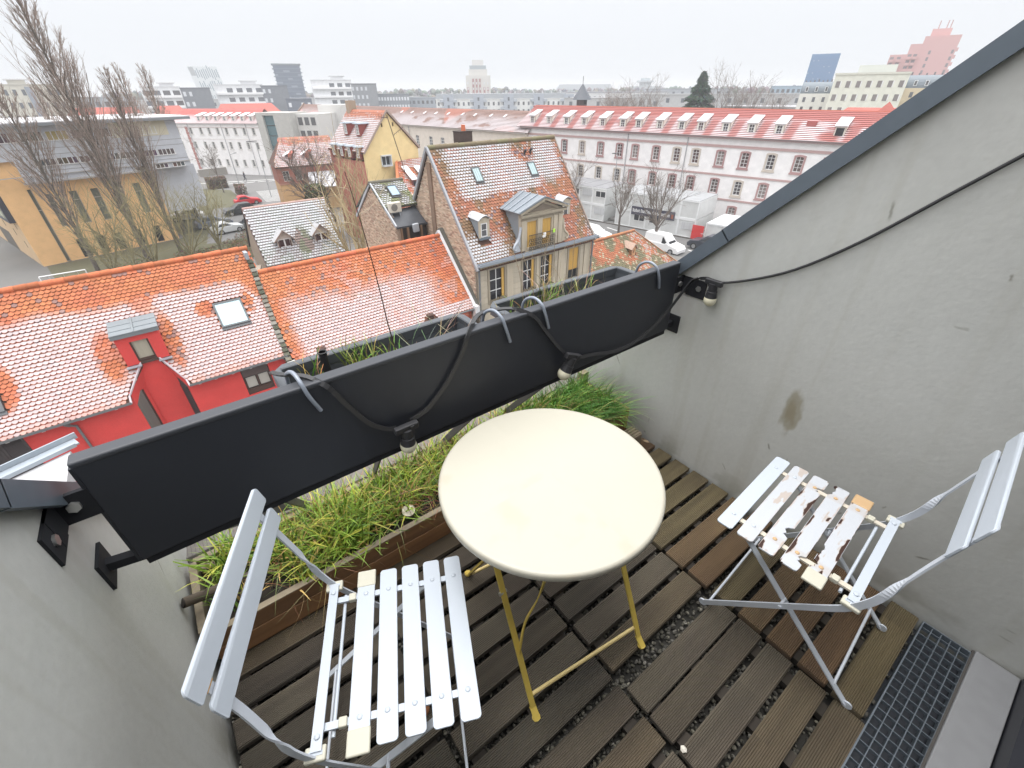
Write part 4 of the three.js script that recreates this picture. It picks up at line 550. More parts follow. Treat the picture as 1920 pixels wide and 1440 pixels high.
{ // D: tall beige house
  const [p, t] = place(12.66, -20.33, 88.3), h = thing('stone_house', 'tall beige stone house with brick gable, steep snowy tile roof and pedimented dormer', 'house', p, t);
  const ey = 7.5, W = 9.2, k = Math.tan(R(53)), c = Math.cos(R(53)), s = Math.sin(R(53)), vr = 4.08, yr = ey + vr * k, vb = 8.05;
  const stone = mat([0.50, 0.435, 0.335], 0.85, { map: TX.streak, bumpMap: TX.fine, bumpScale: 0.006 }), stoneD = mat([0.33, 0.285, 0.215], 0.85, { map: TX.streak }), yel = mat([0.66, 0.40, 0.10], 0.6, { map: TX.streak });
  const win = [[0.85, 1.08], [3.34, 0.9], [4.76, 0.96], [7.2, 0.88]];
  M('wall', [wallG([[0, 0], [W, 0], [W, ey - 0.02], [0, ey - 0.02]], win.map(([x, w]) => [x, 5.0, w, 2.02]), 0.35)], stone, h);
  const hi = q => Math.min(ey + q * k, ey + (vb - q) * k * 1.02) - 0.12;
  M('gable_wall', [rotG(wallG([[-vb, 0], [0, 0], [0, ey - 0.1], [-vr, yr - 0.12], [-vb, ey - 0.1]].map(q => [q[0], q[1]]), [], 0.3), -Math.PI / 2, 0, 0, 0).translate(0, 0, 0), rotG(wallG([[0, 0], [vb, 0], [vb, ey - 0.1], [vr, yr - 0.12], [0, ey - 0.1]], [], 0.3), Math.PI / 2, W, 0, 0), bx(0, W, 0, ey, -vb - 0.3, -vb)], mat([0.46, 0.38, 0.3], 0.9, { map: TX.fine }), h);
  brickGable(h, 0, (v, y) => y < hi(v) - 0.05 && v > 0.12, vb, 4.2, yr, 0.0);
  M('flue', bx(-0.1, 0.0, 4, 12.2, -4.35, -3.95), mat([0.25, 0.17, 0.12], 0.9, { map: TX.fine }), h);
  // ashlar blocks and pilaster strips
  const blk = [0, 1, 2].map(() => { const v = rr(0.85, 1.12); return mat([0.50 * v, 0.44 * v, 0.345 * v], 0.85, { map: TX.streak, bumpMap: TX.fine, bumpScale: 0.006 }); });
  for (const [a, b] of [[0.03, 0.68], [2.58, 3.16], [5.9, 6.2], [6.82, 7.02], [8.24, 8.58]]) { const x0 = Math.min(a, b), x1 = Math.max(a, b); for (let j = 0; j < 9; j++) M('stone_block', rbx(x0 + 0.01, x1 - 0.01, 4.05 + j * 0.345, 4.05 + j * 0.345 + 0.333, -0.02, 0.018, 0.008, 1), pick(blk), h); }
  for (const [a, b] of [[2.09, 2.55], [4.4, 4.6], [6.24, 6.8], [8.6, 9.18]]) M('pilaster', bx(a, b, 3.5, 7.15, 0.019, 0.07), stone, h);
  M('cornice', [bx(-0.05, W + 0.05, 7.15, 7.3, 0.0, 0.14), bx(-0.08, W + 0.08, 7.3, 7.46, 0.0, 0.24)], stoneD, h);
  M('gutter', [beam([-0.12, ey - 0.0, 0.42], [W + 0.15, ey, 0.42], 0.2, 0.05), beam([-0.12, ey + 0.07, 0.5], [W + 0.15, ey + 0.07, 0.5], 0.035, 0.1), beam([-0.12, ey + 0.06, 0.3], [W + 0.15, ey + 0.06, 0.3], 0.02, 0.12)], mat([0.27, 0.30, 0.34], 0.4, { metal: 0.15 }), h);
  for (const x of [0.03, W - 0.02]) M('downpipe', rod([x, 0, 0.12], [x, ey - 0.02, 0.2], 0.06), mat([0.13, 0.14, 0.15], 0.5), h);
  // windows, shutters, sill boxes
  const G = winG(0.94, 2.0, { c: 2, r: 3 });
  win.forEach(([x, w], i) => {
    M('surround', [bx(x - 0.14, x, 4.95, 7.02, -0.03, 0.05), bx(x + w, x + w + 0.14, 4.95, 7.02, -0.03, 0.05), bx(x - 0.16, x + w + 0.16, 7.02, 7.14, -0.03, 0.07)], stoneD, h);
    if (i < 3) { putWin(h, winG(w, 2.02, { c: 2, r: 3, b: 0.06 }), x + w / 2, 5.0, 0, { gm: glassM[2] }); M('shutter', bx(x + w - 0.17, x + w - 0.01, 5.15, 6.95, -0.09, -0.02), yel, h); M('sill_box', rbx(x - 0.02, x + w + 0.02, 5.0, 5.16, 0.02, 0.26, 0.02, 1), stoneD, h); const L = []; for (let q = 0; q < 40; q++) L.push(new THREE.IcosahedronGeometry(rr(0.03, 0.07), 0).translate(x + rr(0, w), 5.2 + rr(-0.02, 0.05), rr(0.06, 0.24))); M('dry_plants', L, mat([0.17, 0.14, 0.09], 0.95), h, { kind: 'stuff' }); }
    else { const g = M('shutter', [bx(x, x + w, 5.55, 7.0, -0.09, -0.05)], yel, h); for (let q = 0; q < 8; q++) M('slat', bx(x + 0.02 + q * w / 8, x + w / 8 - 0.015 + q * w / 8, 5.57, 6.98, -0.049, -0.03), yel, g); M('railing', [...Array(12)].map((_, q) => rod([x + q * w / 11, 5.0, 0.06], [x + q * w / 11, 5.6, 0.06], 0.012, 0.012, 4)).concat([rod([x, 5.6, 0.06], [x + w, 5.6, 0.06], 0.018)]), mat([0.03, 0.03, 0.03], 0.6), h); M('pane', bx(x, x + w, 5.0, 5.55, -0.12, -0.1), glassM[2], h); }
  });
  // roof
  const rp = (x, v) => [x, ey + v * k, -v]; M('roof', [slab([rp(-0.05, -0.22), rp(W + 0.05, -0.22), rp(W + 0.05, vr), rp(-0.05, vr)], 0.12), slab([[-0.05, yr, -vr], [W + 0.05, yr, -vr], [W + 0.05, ey, -vb - 0.1], [-0.05, ey, -vb - 0.1]].reverse().map(q => q), 0.12)], mRoofUnder, h);
  M('verge_sheet', [beam([-0.12, ey - 0.25, 0.3], [-0.12, yr + 0.04, -vr], 0.12, 0.16, [0, 1, 1]), beam([-0.12, yr + 0.04, -vr - 0.02], [-0.12, ey - 0.05, -vb - 0.2], 0.12, 0.16, [0, 1, -1])], mat([0.30, 0.31, 0.33], 0.5), h);
  M('verge_sheet', [beam([W + 0.1, ey - 0.25, 0.3], [W + 0.1, yr + 0.02, -vr], 0.1, 0.08, [0, 1, 1])], mat([0.2, 0.15, 0.12], 0.7), h);
  const snow = (a, v) => { let m = sst(2.0, 2.35, v + 0.5 * (fbm(a * 0.8, 2, 351, 3) - 0.5)) * sst(0.0, 0.9, a - 0.25 + 0.6 * (fbm(3, v, 352, 2) - 0.5)) * 1.0; m = Math.max(m, sst(0.95, 0.35, v + 0.35 * (fbm(a, 4, 353, 2) - 0.5)) * sst(2.8, 1.6, a) * 0.9); m = Math.max(m, sst(0.9, 0.3, v) * sst(8.2, 8.9, a) * 0.8); m *= 1 - sst(1.0, 0.5, Math.hypot((a - 6.3) / 1.3, (v - 3.7) / 0.75)) * 0.95; m *= sst(4.05, 3.75, v) ; m *= 1 - sst(8.5, 9.1, a) * sst(1.0, 1.6, v) * 0.9; m *= 1 - 0.9 * sst(2.9, 2.2, v) * sst(6.2, 7, a); return clamp(m * (0.75 + 0.5 * fbm(a * 3, v * 3, 355, 3))); };
  const tcol = (a, b) => { const v = b * c - 0.22, moss = sst(0.5, 0.7, fbm(a * 1.2, v * 1.2, 357, 3) + (a < 1 ? 0.2 : 0) + (v > 3.7 ? 0.12 : 0)); let q = terra(a, b, 359).map((x, i) => x * [0.68, 0.85, 1.1][i]); return lerp3(q, [0.13, 0.11, 0.055], moss * 0.65); };
  tileField(h, { O: rp(-0.03, -0.22), U: [1, 0, 0], S: [0, s, -c], W: W + 0.06, L: (vr + 0.2) / c, tw: 0.19, tc: 0.175, th: 0.028, inside: (a, b) => { const v = b * c - 0.22; return !((a > 2.75 && a < 6.75 && v < 0.3) || (a > 3.3 && a < 6.5 && v < 0.3 + 1.4) || (a > 0.72 && a < 1.46 && v > 0.5 && v < 1.2) || (a > 7.4 && a < 8.1 && v > 0.9 && v < 1.6)); }, color: tcol, snow: (a, b) => snow(a, b * c - 0.22), snowCol: [0.44, 0.44, 0.46], cover: 0.72 });
  ridgeRow(h, [-0.05, yr + 0.03, -vr], [W + 0.05, yr + 0.03, -vr], 0.13, 24, [0.17, 0.14, 0.08]);
  const U = [1, 0, 0], S = [0, s, -c]; skylight(h, [2.13, ey + 2.75 * k, -2.75], U, S, 0.44, 0.78, { b: 0.06, n: 3, c: [0.36, 0.48, 0.48] }); skylight(h, [6.24, ey + 2.72 * k, -2.72], U, S, 0.46, 0.74, { b: 0.06, n: 3, c: [0.36, 0.48, 0.48] });
  for (const [x, y, z] of [[6.32, 12.05, -3.5], [6.8, 12.1, -3.52]]) M('vent_pipe', [rod([x, y, z], [x, y + 0.3, z + 0.02], 0.06), rod([x, y + 0.28, z], [x + 0.02, y + 0.42, z + 0.16], 0.075)], mat([0.04, 0.04, 0.045], 0.5), h);
  const ch = M('chimney', [bx(2.12, 3.0, 11.6, 13.55, -4.85, -4.2)], mat([0.075, 0.05, 0.042], 0.8, { map: TX.fine }), h); M('chimney_cap', bx(2.1, 3.02, 13.552, 13.6, -4.87, -4.18), mat([0.05, 0.035, 0.03], 0.8), ch); M('chimney_pot', [new THREE.CylinderGeometry(0.11, 0.13, 0.3, 12).translate(2.6, 13.75, -4.5)], mat([0.55, 0.15, 0.07], 0.7), ch);
  // small dormers with swept zinc caps
  const small = (x, y, zf, sc) => { const q = (a, b, c2) => [x + a * sc, y + b * sc, zf + c2 * sc]; const d = M('dormer', [bx(...[-0.36, -0.22].map(v => x + v * sc), y, y + 0.98 * sc, zf - 0.06, zf), bx(...[0.22, 0.36].map(v => x + v * sc), y, y + 0.98 * sc, zf - 0.06, zf), bx(x - 0.22 * sc, x + 0.22 * sc, y + 0.78 * sc, y + 1.06 * sc, zf - 0.06, zf)], stone, h);
    M('cheek', [slab([q(-0.36, 0.0, -0.06), q(-0.36, 0.98, -0.06), q(-0.36, 0.98, -0.9)], 0.03), slab([q(0.36, 0, -0.06), q(0.36, 0.98, -0.9), q(0.36, 0.98, -0.06)], 0.03)], mat([0.24, 0.27, 0.3], 0.5), d);
    const cap = []; for (let i = 0; i < 6; i++) { const a = -0.46 + i * 0.92 / 6, b = a + 0.92 / 6, hy = t => 0.99 + 0.2 * (1 - (t / 0.46) ** 2) - 0.03 * Math.abs(t / 0.46); cap.push(slab([q(a, hy(a), 0.12), q(b, hy(b), 0.12), q(b * 0.9, hy(b) + 0.05, -1.1), q(a * 0.9, hy(a) + 0.05, -1.1)], 0.03)); } M('zinc_cap', cap, mat([0.62, 0.64, 0.67], 0.45, { map: TX.snow }), d); M('apron', bx(x - 0.36 * sc, x + 0.36 * sc, y - 0.1 * sc, y, zf - 0.05, zf + 0.1 * sc), mZinc, d); const w = putWin(d, winG(0.44 * sc, 0.76 * sc, { c: 1, r: 2, b: 0.06, z0: -0.06, z1: -0.02 }), x, y + 0.02, zf, { gm: glassM[3] }); };
  small(1.07, 8.68, -0.62, 1); small(7.74, 8.76, -1.02, 1);
  // big pedimented dormer
  const z = -0.05, bd = M('dormer', [wallG([[3.25, 7.55], [6.52, 7.55], [6.52, 9.62], [3.25, 9.62]], [[3.7, 7.7, 0.74, 1.5], [4.87, 7.7, 0.74, 1.5]], 0.25).translate(0, 0, z), wallG([[3.2, 9.62], [6.58, 9.62], [4.89, 10.22]], [], 0.2).translate(0, 0, z - 0.05)], stone, h); M('tympanum_shade', wallG([[3.75, 9.68], [6.03, 9.68], [4.89, 10.08]], [], 0.02).translate(0, 0, z - 0.03), mat([0.2, 0.165, 0.13], 0.9), bd);  // dark triangle in the pediment: the shade of the recess put into its colour
  M('pediment', [beam([3.05, 9.7, z + 0.1], [4.89, 10.33, z + 0.1], 0.24, 0.12), beam([6.72, 9.7, z + 0.1], [4.89, 10.33, z + 0.1], 0.24, 0.12), bx(3.1, 6.68, 9.5, 9.63, z, z + 0.2), bx(3.2, 6.58, 9.3, 9.36, z, z + 0.07)], stoneD, bd);
  for (const [a, b] of [[3.27, 3.56], [4.47, 4.83], [5.75, 6.05], [6.15, 6.48]]) M('pilaster', bx(a, b, 7.6, 9.3, z, z + 0.06), stone, bd);
  const zr = mat([0.235, 0.265, 0.295], 0.4, { map: TX.mottle, metal: 0.1 }), ry = 10.42, rv = (ry - 7.5) / k; M('zinc_roof', [slab([[2.95, 9.76, z + 0.22], [4.89, ry, z + 0.22], [4.89, ry, -rv - 0.1], [2.95, 9.76, -1.75]].reverse(), 0.05), slab([[6.83, 9.76, z + 0.22], [4.89, ry, z + 0.22], [4.89, ry, -rv - 0.1], [6.83, 9.76, -1.75]], 0.05)], zr, bd);
  M('seam', [0.0, 0.28, 0.55, 0.82].map(q => beam([2.95, 9.85, mix(z + 0.2, -1.7, q)], [4.87, ry + 0.09, mix(z + 0.2, -rv, q)], 0.045, 0.05)).concat([beam([4.89, ry + 0.02, z + 0.22], [4.89, ry + 0.02, -rv], 0.06, 0.05)]), mZincPale, bd);
  M('cheek', [slab([[3.26, 7.5, -0.1], [3.26, 9.7, -0.1], [3.26, 9.75, -1.7]], 0.04), slab([[6.51, 7.5, -0.1], [6.51, 9.75, -1.7], [6.51, 9.7, -0.1]], 0.04)], mat([0.30, 0.33, 0.36], 0.45, { map: TX.mottle }), bd);
  for (const d of [-1, 1]) { const x = d < 0 ? 3.2 : 6.56; M('scroll', [tube([[x, 9.0, z], [x + d * 0.06, 8.6, z], [x + d * 0.18, 8.25, z], [x + d * 0.42, 8.02, z], [x + d * 0.5, 7.85, z], [x + d * 0.38, 7.72, z], [x + d * 0.3, 7.85, z]], 0.075, 20, 7), wallG(d < 0 ? [[x - 0.45, 7.6], [x, 7.6], [x, 8.8], [x - 0.12, 8.35], [x - 0.4, 8.02]] : [[x, 7.6], [x + 0.45, 7.6], [x + 0.4, 8.02], [x + 0.12, 8.35], [x, 8.8]], [], 0.14).translate(0, 0, z)], d < 0 ? mat([0.4, 0.43, 0.47], 0.5) : stone, bd); }
  for (const x of [3.7, 4.87]) { const g = M('shutter', bx(x, x + 0.74, 7.7, 9.2, z - 0.13, z - 0.1), yel, bd); for (let q = 0; q < 6; q++) M('slat', bx(x + 0.01 + q * 0.1233, x + 0.115 + q * 0.1233, 8.0, 9.18, z - 0.099, z - 0.085), yel, g); }
  const rl = []; for (let i = 0; i <= 24; i++) { const x = 3.62 + i * 2.05 / 24; rl.push(rod([x, 7.6, z + 0.3], [x, 8.5, z + 0.3], 0.011, 0.011, 4)); if (i < 24 && i % 2 === 0) for (const y of [7.75, 7.98, 8.2]) rl.push(new THREE.TorusGeometry(0.075, 0.013, 4, 10).translate(x + 0.085, y, z + 0.3)); } rl.push(rod([3.6, 8.5, z + 0.3], [5.7, 8.5, z + 0.3], 0.022), rod([3.6, 7.62, z + 0.3], [5.7, 7.62, z + 0.3], 0.018)); M('balcony_railing', rl, mat([0.035, 0.03, 0.025], 0.6), bd); M('balcony_slab', bx(3.5, 5.8, 7.48, 7.58, z, z + 0.38), stoneD, bd);
  M('towel', [rbx(5.45, 5.62, 8.38, 8.6, z + 0.29, z + 0.36, 0.03, 1)], mat([0.42, 0.75, 0.07], 0.8), bd, { label: 'lime green cloth on the balcony railing' }); M('white_pot', [new THREE.CylinderGeometry(0.1, 0.08, 0.2, 10).translate(4.75, 8.4, z + 0.36), rbx(4.6, 4.8, 8.25, 8.35, z + 0.3, z + 0.42, 0.02, 1)], mat([0.75, 0.75, 0.73], 0.6), bd);
}
{ // E: small brick annex behind
  const [p, t] = place(12.66, -20.33, 88.3), h = thing('brick_annex', 'small brick gabled annex with flat black roof and air conditioner beside the stone house', 'house', p, t);
  const x0 = -2.1, v1 = 5.0, vr = 7.8, vb = 10.4, ey = 8.98, yr = 10.9, y2 = 9.1;
  M('wall', [rotG(wallG([[-vb, 0], [-v1, 0], [-v1, ey - 0.15], [-vr, yr - 0.15], [-vb, y2 - 0.1]], [], 0.25), -Math.PI / 2, x0, 0, 0), bx(x0 + 0.02, -0.05, 0, 8.0, -v1 - 0.4, -v1 - 0.15), bx(x0 + 0.02, -0.05, 0, 9, -vb, -vb + 0.2)], mat([0.36, 0.27, 0.2], 0.9, { map: TX.fine }), h);
  brickGable(h, 0, (v, y) => v > v1 + 0.1 && y < Math.min(ey + (v - v1) * 0.686, yr - (v - vr) * 0.7) - 0.2, vb, 4.6, yr, x0);
  M('roof', [slab([[x0 - 0.1, 9.75, -6.1], [0, 9.75, -6.1], [0, yr, -vr], [x0 - 0.1, yr, -vr]], 0.1), slab([[x0 - 0.1, yr, -vr], [0, yr, -vr], [0, y2, -vb - 0.2], [x0 - 0.1, y2, -vb - 0.2]].reverse(), 0.1)], mat([0.1, 0.1, 0.08], 0.9), h);
  tileField(h, { O: [x0 - 0.05, 9.76, -6.1], U: [1, 0, 0], S: [0, 1.15, -1.7], W: 2.1, L: 2.02, tw: 0.17, tc: 0.15, th: 0.026, inside: (a, b) => !(a > 0.75 && a < 1.35 && b > 0.65 && b < 1.5), color: (a, b) => { const q = fbm(a * 3, b * 3, 371, 3); return lerp3([0.15, 0.14, 0.11], [0.17, 0.18, 0.09], sst(0.4, 0.6, q)); }, snow: (a, b) => sst(0.46, 0.62, fbm(a * 2.2 + 9, b * 2.6, 373, 3)) * 0.8, cover: 0.55 });
  skylight(h, [x0 + 0.82, 10.22, -6.78], [1, 0, 0], [0, 0.56, -0.828], 0.5, 0.75, { b: 0.05, c: [0.3, 0.42, 0.55] });
  M('ridge_cap', rod([x0 - 0.1, yr + 0.03, -vr], [0, yr + 0.03, -vr], 0.12), mat([0.14, 0.13, 0.10], 0.95, { map: TX.fine, bumpMap: TX.fine, bumpScale: 0.03 }), h);
  M('flat_roof', [slab([[x0 + 0.05, 8.88, -v1 + 0.05], [-0.1, 8.82, -v1 + 0.05], [-0.1, 9.65, -6.3], [x0 + 0.05, 9.55, -6.2]], 0.1), bx(x0, -0.1, 8.8, 8.9, -v1, -v1 + 0.08)], mat([0.055, 0.06, 0.07], 0.4, { map: TX.mottle }), h);
  M('parapet', slab([[-1.5, 9.72, -6.25], [-0.05, 9.62, -6.28], [-0.05, 9.95, -6.3], [-1.5, 9.95, -6.28]], 0.06), mat([0.08, 0.08, 0.07], 0.9), h);
  M('verge_sheet', [beam([x0 - 0.06, ey - 0.05, -v1 + 0.1], [x0 - 0.06, yr + 0.03, -vr], 0.08, 0.16, [0, 1, 1]), beam([x0 - 0.06, yr + 0.03, -vr], [x0 - 0.06, y2 - 0.6, -vb - 0.6], 0.08, 0.16, [0, 1, -1])], mat([0.42, 0.44, 0.47], 0.5), h);
  const ac = M('air_conditioner', rbx(-2.05, -1.3, 9.55, 10.1, -5.98, -5.68, 0.03, 2), mat([0.62, 0.58, 0.5], 0.5), h); M('fan_grille', [new THREE.TorusGeometry(0.19, 0.012, 6, 20).translate(-1.75, 9.83, -5.675), new THREE.TorusGeometry(0.11, 0.01, 6, 16).translate(-1.75, 9.83, -5.675), new THREE.CylinderGeometry(0.19, 0.19, 0.01, 20).rotateX(Math.PI / 2).translate(-1.75, 9.83, -5.68)], mat([0.2, 0.19, 0.17], 0.5), ac); M('bracket', [rod([-1.95, 9.55, -5.75], [-1.95, 9.1, -5.7], 0.025), rod([-1.42, 9.55, -5.75], [-1.42, 9.1, -5.7], 0.025)], mZincPale, ac);
  M('recess', [bx(-1.9, -0.15, 6.5, 8.78, -v1 - 0.14, -v1 - 0.02)], mat([0.03, 0.022, 0.018], 0.9), h); M('post', [bx(-1.5, -1.38, 7.2, 8.8, -v1 - 0.02, -v1 + 0.12), bx(-0.62, -0.5, 7.0, 8.8, -v1 - 0.02, -v1 + 0.12), bx(-1.9, -1.8, 6.8, 8.8, -v1 - 0.02, -v1 + 0.1)], mat([0.2, 0.12, 0.07], 0.8), h); M('crumpled_flashing', [rbx(-0.7, -0.3, 8.5, 9.0, -v1 + 0.02, -v1 + 0.22, 0.06, 1).rotateZ(0.05)], mat([0.4, 0.42, 0.45], 0.4), h); M('flue_pipe', rod([-1.15, 6.6, -v1 + 0.3], [-1.15, 7.8, -v1 + 0.3], 0.05), mZincPale, h);
}
{ // C: small snowy-roofed house
  const [p, t] = place(5.22, -41.66, 88.3), h = thing('snowy_roof_house', 'small house with white snow covered tile roof and two little gabled dormers', 'house', p, t);
  const ey = 3.5, W = 6.75, k = Math.tan(R(52)), c = Math.cos(R(52)), s = Math.sin(R(52)), vr = 3.0, yr = ey + vr * k, rp = (x, v) => [x, ey + v * k, -v];
  M('wall', [bx(0.1, W - 0.1, 0, ey, -6, -0.1), rotG(wallG([[0.1, 0], [5.9, 0], [5.9, ey], [3, yr - 0.15], [0.1, ey]], [], 0.2), Math.PI / 2, W - 0.05, 0, 0), rotG(wallG([[-5.9, 0], [-0.1, 0], [-0.1, ey], [-3, yr - 0.15], [-5.9, ey]], [], 0.2), -Math.PI / 2, 0.05, 0, 0)], mat([0.32, 0.25, 0.19], 0.9, { map: TX.fine }), h);
  M('roof', [slab([rp(-0.05, -0.2), rp(W + 0.05, -0.2), rp(W + 0.05, vr), rp(-0.05, vr)], 0.12), slab([[-0.05, yr, -vr], [W + 0.05, yr, -vr], [W + 0.05, ey, -6.1], [-0.05, ey, -6.1]].reverse(), 0.12)], mat([0.07, 0.06, 0.055], 0.9), h);
  const bareC = (a, b) => { const v = b * c, n = fbm(a * 1.5, v * 1.5, 381, 3), bare = clamp(sst(1.35, 0.5, v + 0.6 * (n - 0.5)) * 0.6 + sst(0.9, 0.3, Math.hypot((a - 3.6) / 1.2, (v - 1.1) / 1.2)) * 1.0 - 0.15 + 0.3 * (hash(Math.round(a * 40), Math.round(b * 40), 5) - 0.5)); return [bare, n > 0.5 ? [0.16, 0.165, 0.11] : [0.2, 0.15, 0.13]]; };
  tileField(h, { O: rp(0, -0.2), U: [1, 0, 0], S: [0, s, -c], W, L: (vr + 0.2) / c, tw: 0.22, tc: 0.235, th: 0.05, geo: flatTile, inside: (a, b) => { const v = b * c - 0.2; return !(((a > 1.45 && a < 2.55) || (a > 4.55 && a < 5.65)) && v > 0.72 && v < 1.3); }, color: (a, b) => bareC(a, b)[1], snow: (a, b) => 1 - bareC(a, b)[0] * 1.1, snowCol: [0.46, 0.47, 0.49], cover: 0.8 });
  ridgeRow(h, [-0.05, yr + 0.03, -vr], [W + 0.05, yr + 0.03, -vr], 0.11, 16, [0.42, 0.28, 0.24]);
  M('gutter', [beam([-0.1, ey - 0.22, 0.36], [W + 0.1, ey - 0.22, 0.36], 0.14, 0.1)], mat([0.035, 0.03, 0.03], 0.6), h); M('verge_board', [beam([-0.1, ey - 0.2, 0.25], [-0.1, yr, -vr], 0.05, 0.14, [0, 1, 1]), beam([W + 0.1, ey - 0.2, 0.25], [W + 0.1, yr, -vr], 0.05, 0.14, [0, 1, 1])], mat([0.1, 0.06, 0.055], 0.8), h);
  for (const x of [1.98, 5.1]) { const y = 4.3, z = -0.62; const d = M('dormer', [wallG([[x - 0.6, y], [x + 0.6, y], [x + 0.6, y + 0.82], [x, y + 1.4], [x - 0.6, y + 0.82]], [[x - 0.5, y + 0.04, 1.0, 0.74]], 0.08).translate(0, 0, z)], mat([0.56, 0.5, 0.44], 0.8), h); M('dormer_roof', [slab([[x - 0.9, y + 0.66, z + 0.3], [x, y + 1.56, z + 0.3], [x, y + 1.56, z - 1.2], [x - 0.9, y + 0.66, z - 0.5]], 0.06), slab([[x + 0.9, y + 0.66, z + 0.3], [x, y + 1.56, z + 0.3], [x, y + 1.56, z - 1.2], [x + 0.9, y + 0.66, z - 0.5]].reverse(), 0.06)], mat([0.55, 0.55, 0.56], 0.8, { map: TX.snow }), d); M('bargeboard', [beam([x - 0.88, y + 0.62, z + 0.32], [x, y + 1.5, z + 0.32], 0.03, 0.08), beam([x + 0.88, y + 0.62, z + 0.32], [x, y + 1.5, z + 0.32], 0.03, 0.08)], mat([0.3, 0.22, 0.18], 0.8), d); M('cheek', [slab([[x - 0.47, y, z - 0.08], [x - 0.47, y + 0.65, z - 0.08], [x - 0.47, y + 0.65, z - 0.6]], 0.04), slab([[x + 0.47, y, z - 0.08], [x + 0.47, y + 0.65, z - 0.6], [x + 0.47, y + 0.65, z - 0.08]], 0.04), bx(x - 0.52, x - 0.42, y, y + 0.62, z, z + 0.06), bx(x + 0.42, x + 0.52, y, y + 0.62, z, z + 0.06)], mat([0.10, 0.055, 0.045], 0.8), d); putWin(d, winG(1.0, 0.74, { c: 2, r: 1, b: 0.09, m: 0.12, z0: -0.07, z1: -0.01 }), x, y + 0.04, z, { gm: mat([0.05, 0.02, 0.022], 0.15) }); }
  const lw = thing('low_tile_wall', 'low garden wall with pale mossy tile coping left of the snowy roofed house', 'wall', [2.3, -14, -40]); M('wall', [beam([0, 1.4, 0], [2.4, 1.6, -1.0], 0.25, 2.8)], mat([0.4, 0.3, 0.22], 0.9, { map: TX.fine }), lw); M('coping', [slab([[-1.0, 2.5, 1.2], [1.6, 2.7, 0.3], [2.6, 3.4, -2.6], [0.6, 3.2, -2.8]], 0.15)], mat([0.36, 0.30, 0.24], 0.95, { map: TX.fine, bumpMap: TX.fine, bumpScale: 0.05 }), lw);
}
{ // G: small hipped mossy roof
  const [p, t] = place(24.32, -22.62, 88.3), h = thing('mossy_roof_house', 'low house with mossy orange hipped roof and a tiny gabled dormer beside the stone house', 'house', p, t);
  const ey = 2.2, vr = 3.1, yr = 5.38, v0 = -1.2, k = (yr - 3.55) / 1.95, rp = (x, v) => [x, 3.55 + v * k, -v]; const S = V(0, k, -1).normalize();
  M('wall', bx(-3.4, 9.3, 0, ey, -6, 1.0), mat([0.45, 0.38, 0.3], 0.9), h);
  M('roof', [slab([rp(-3.6, v0), rp(10.6, v0), rp(7.2, 1.95), rp(-3.6, 1.95)], 0.1), slab([[10.6, rp(0, v0)[1], -v0], [10.6, rp(0, v0)[1], -5.1], [7.2, yr, -1.95]], 0.1), slab([[-3.6, yr, -1.95], [7.2, yr, -1.95], [10.6, rp(0, v0)[1], -5.1], [-3.6, rp(0, v0)[1], -5.1]], 0.1)], mRoofUnder, h);
  const mc = (a, b) => { const n = fbm(a * 1.1, b * 1.1, 391, 4), q = hash(Math.round(a * 50), Math.round(b * 50), 9); let c = lerp3([0.36, 0.125, 0.06], [0.15, 0.135, 0.075], sst(0.38, 0.56, n + 0.25 * (q - 0.5))); if (q > 0.9) c = [0.3, 0.25, 0.17]; if (b > 0.6 && a > 9 && n < 0.45 && q < 0.3) c = lerp3(c, [0.5, 0.49, 0.48], 0.6); return c.map(v => v * (0.75 + 0.5 * q)); };
  tileField(h, { O: rp(-3.6, v0), U: [1, 0, 0], S: [S.x, S.y, S.z], W: 14.2, L: (1.95 - v0) / -S.z, tw: 0.175, tc: 0.16, th: 0.028, inside: (a, b) => a < 14.1 - 3.4 * b / ((1.95 - v0) / -S.z) && !(Math.abs(a - 9.15) < 0.3 && b > 2.0 && b < 2.9), color: mc });
  ridgeRow(h, [-3.6, yr + 0.05, -1.95], [7.2, yr + 0.05, -1.95], 0.12, 28, [0.40, 0.17, 0.08]); const hp = []; for (let i = 0; i < 12; i++) M('hip_tile', beam(lerp3([7.2, yr + 0.06, -1.95], [10.6, rp(0, v0)[1] + 0.06, -v0], i / 12), lerp3([7.2, yr + 0.06, -1.95], [10.6, rp(0, v0)[1] + 0.06, -v0], (i + 1.1) / 12), 0.2, 0.07), mat([0.36 * rr(0.8, 1.1), 0.17, 0.09], 0.9), h);
  const x = 5.55, y = 3.95, z = -0.42, d = M('dormer', wallG([[x - 0.2, y], [x + 0.2, y], [x + 0.22, y + 0.62], [x, y + 0.85], [x - 0.22, y + 0.62]], [[x - 0.07, y + 0.22, 0.14, 0.34, 0.06]], 0.06).translate(0, 0, z), mat([0.55, 0.30, 0.16], 0.85), h); M('dormer_roof', [slab([[x - 0.36, y + 0.5, z + 0.12], [x, y + 0.95, z + 0.12], [x, y + 1.0, -1.6], [x - 0.36, y + 0.6, -1.2]].reverse(), 0.06), slab([[x + 0.36, y + 0.5, z + 0.12], [x, y + 0.95, z + 0.12], [x, y + 1.0, -1.6], [x + 0.36, y + 0.6, -1.2]], 0.06)], mat([0.46, 0.33, 0.26], 0.9, { map: TX.fine, bumpMap: TX.fine, bumpScale: 0.05 }), d); M('pane', bx(x - 0.09, x + 0.09, y + 0.2, y + 0.6, z - 0.12, z - 0.1), glassM[2], d); M('cheek', [slab([[x - 0.19, y - 0.2, z], [x - 0.19, y + 0.62, z], [x - 0.19, y + 0.7, -1.2]], 0.03)], mat([0.5, 0.28, 0.15], 0.85), d);
}
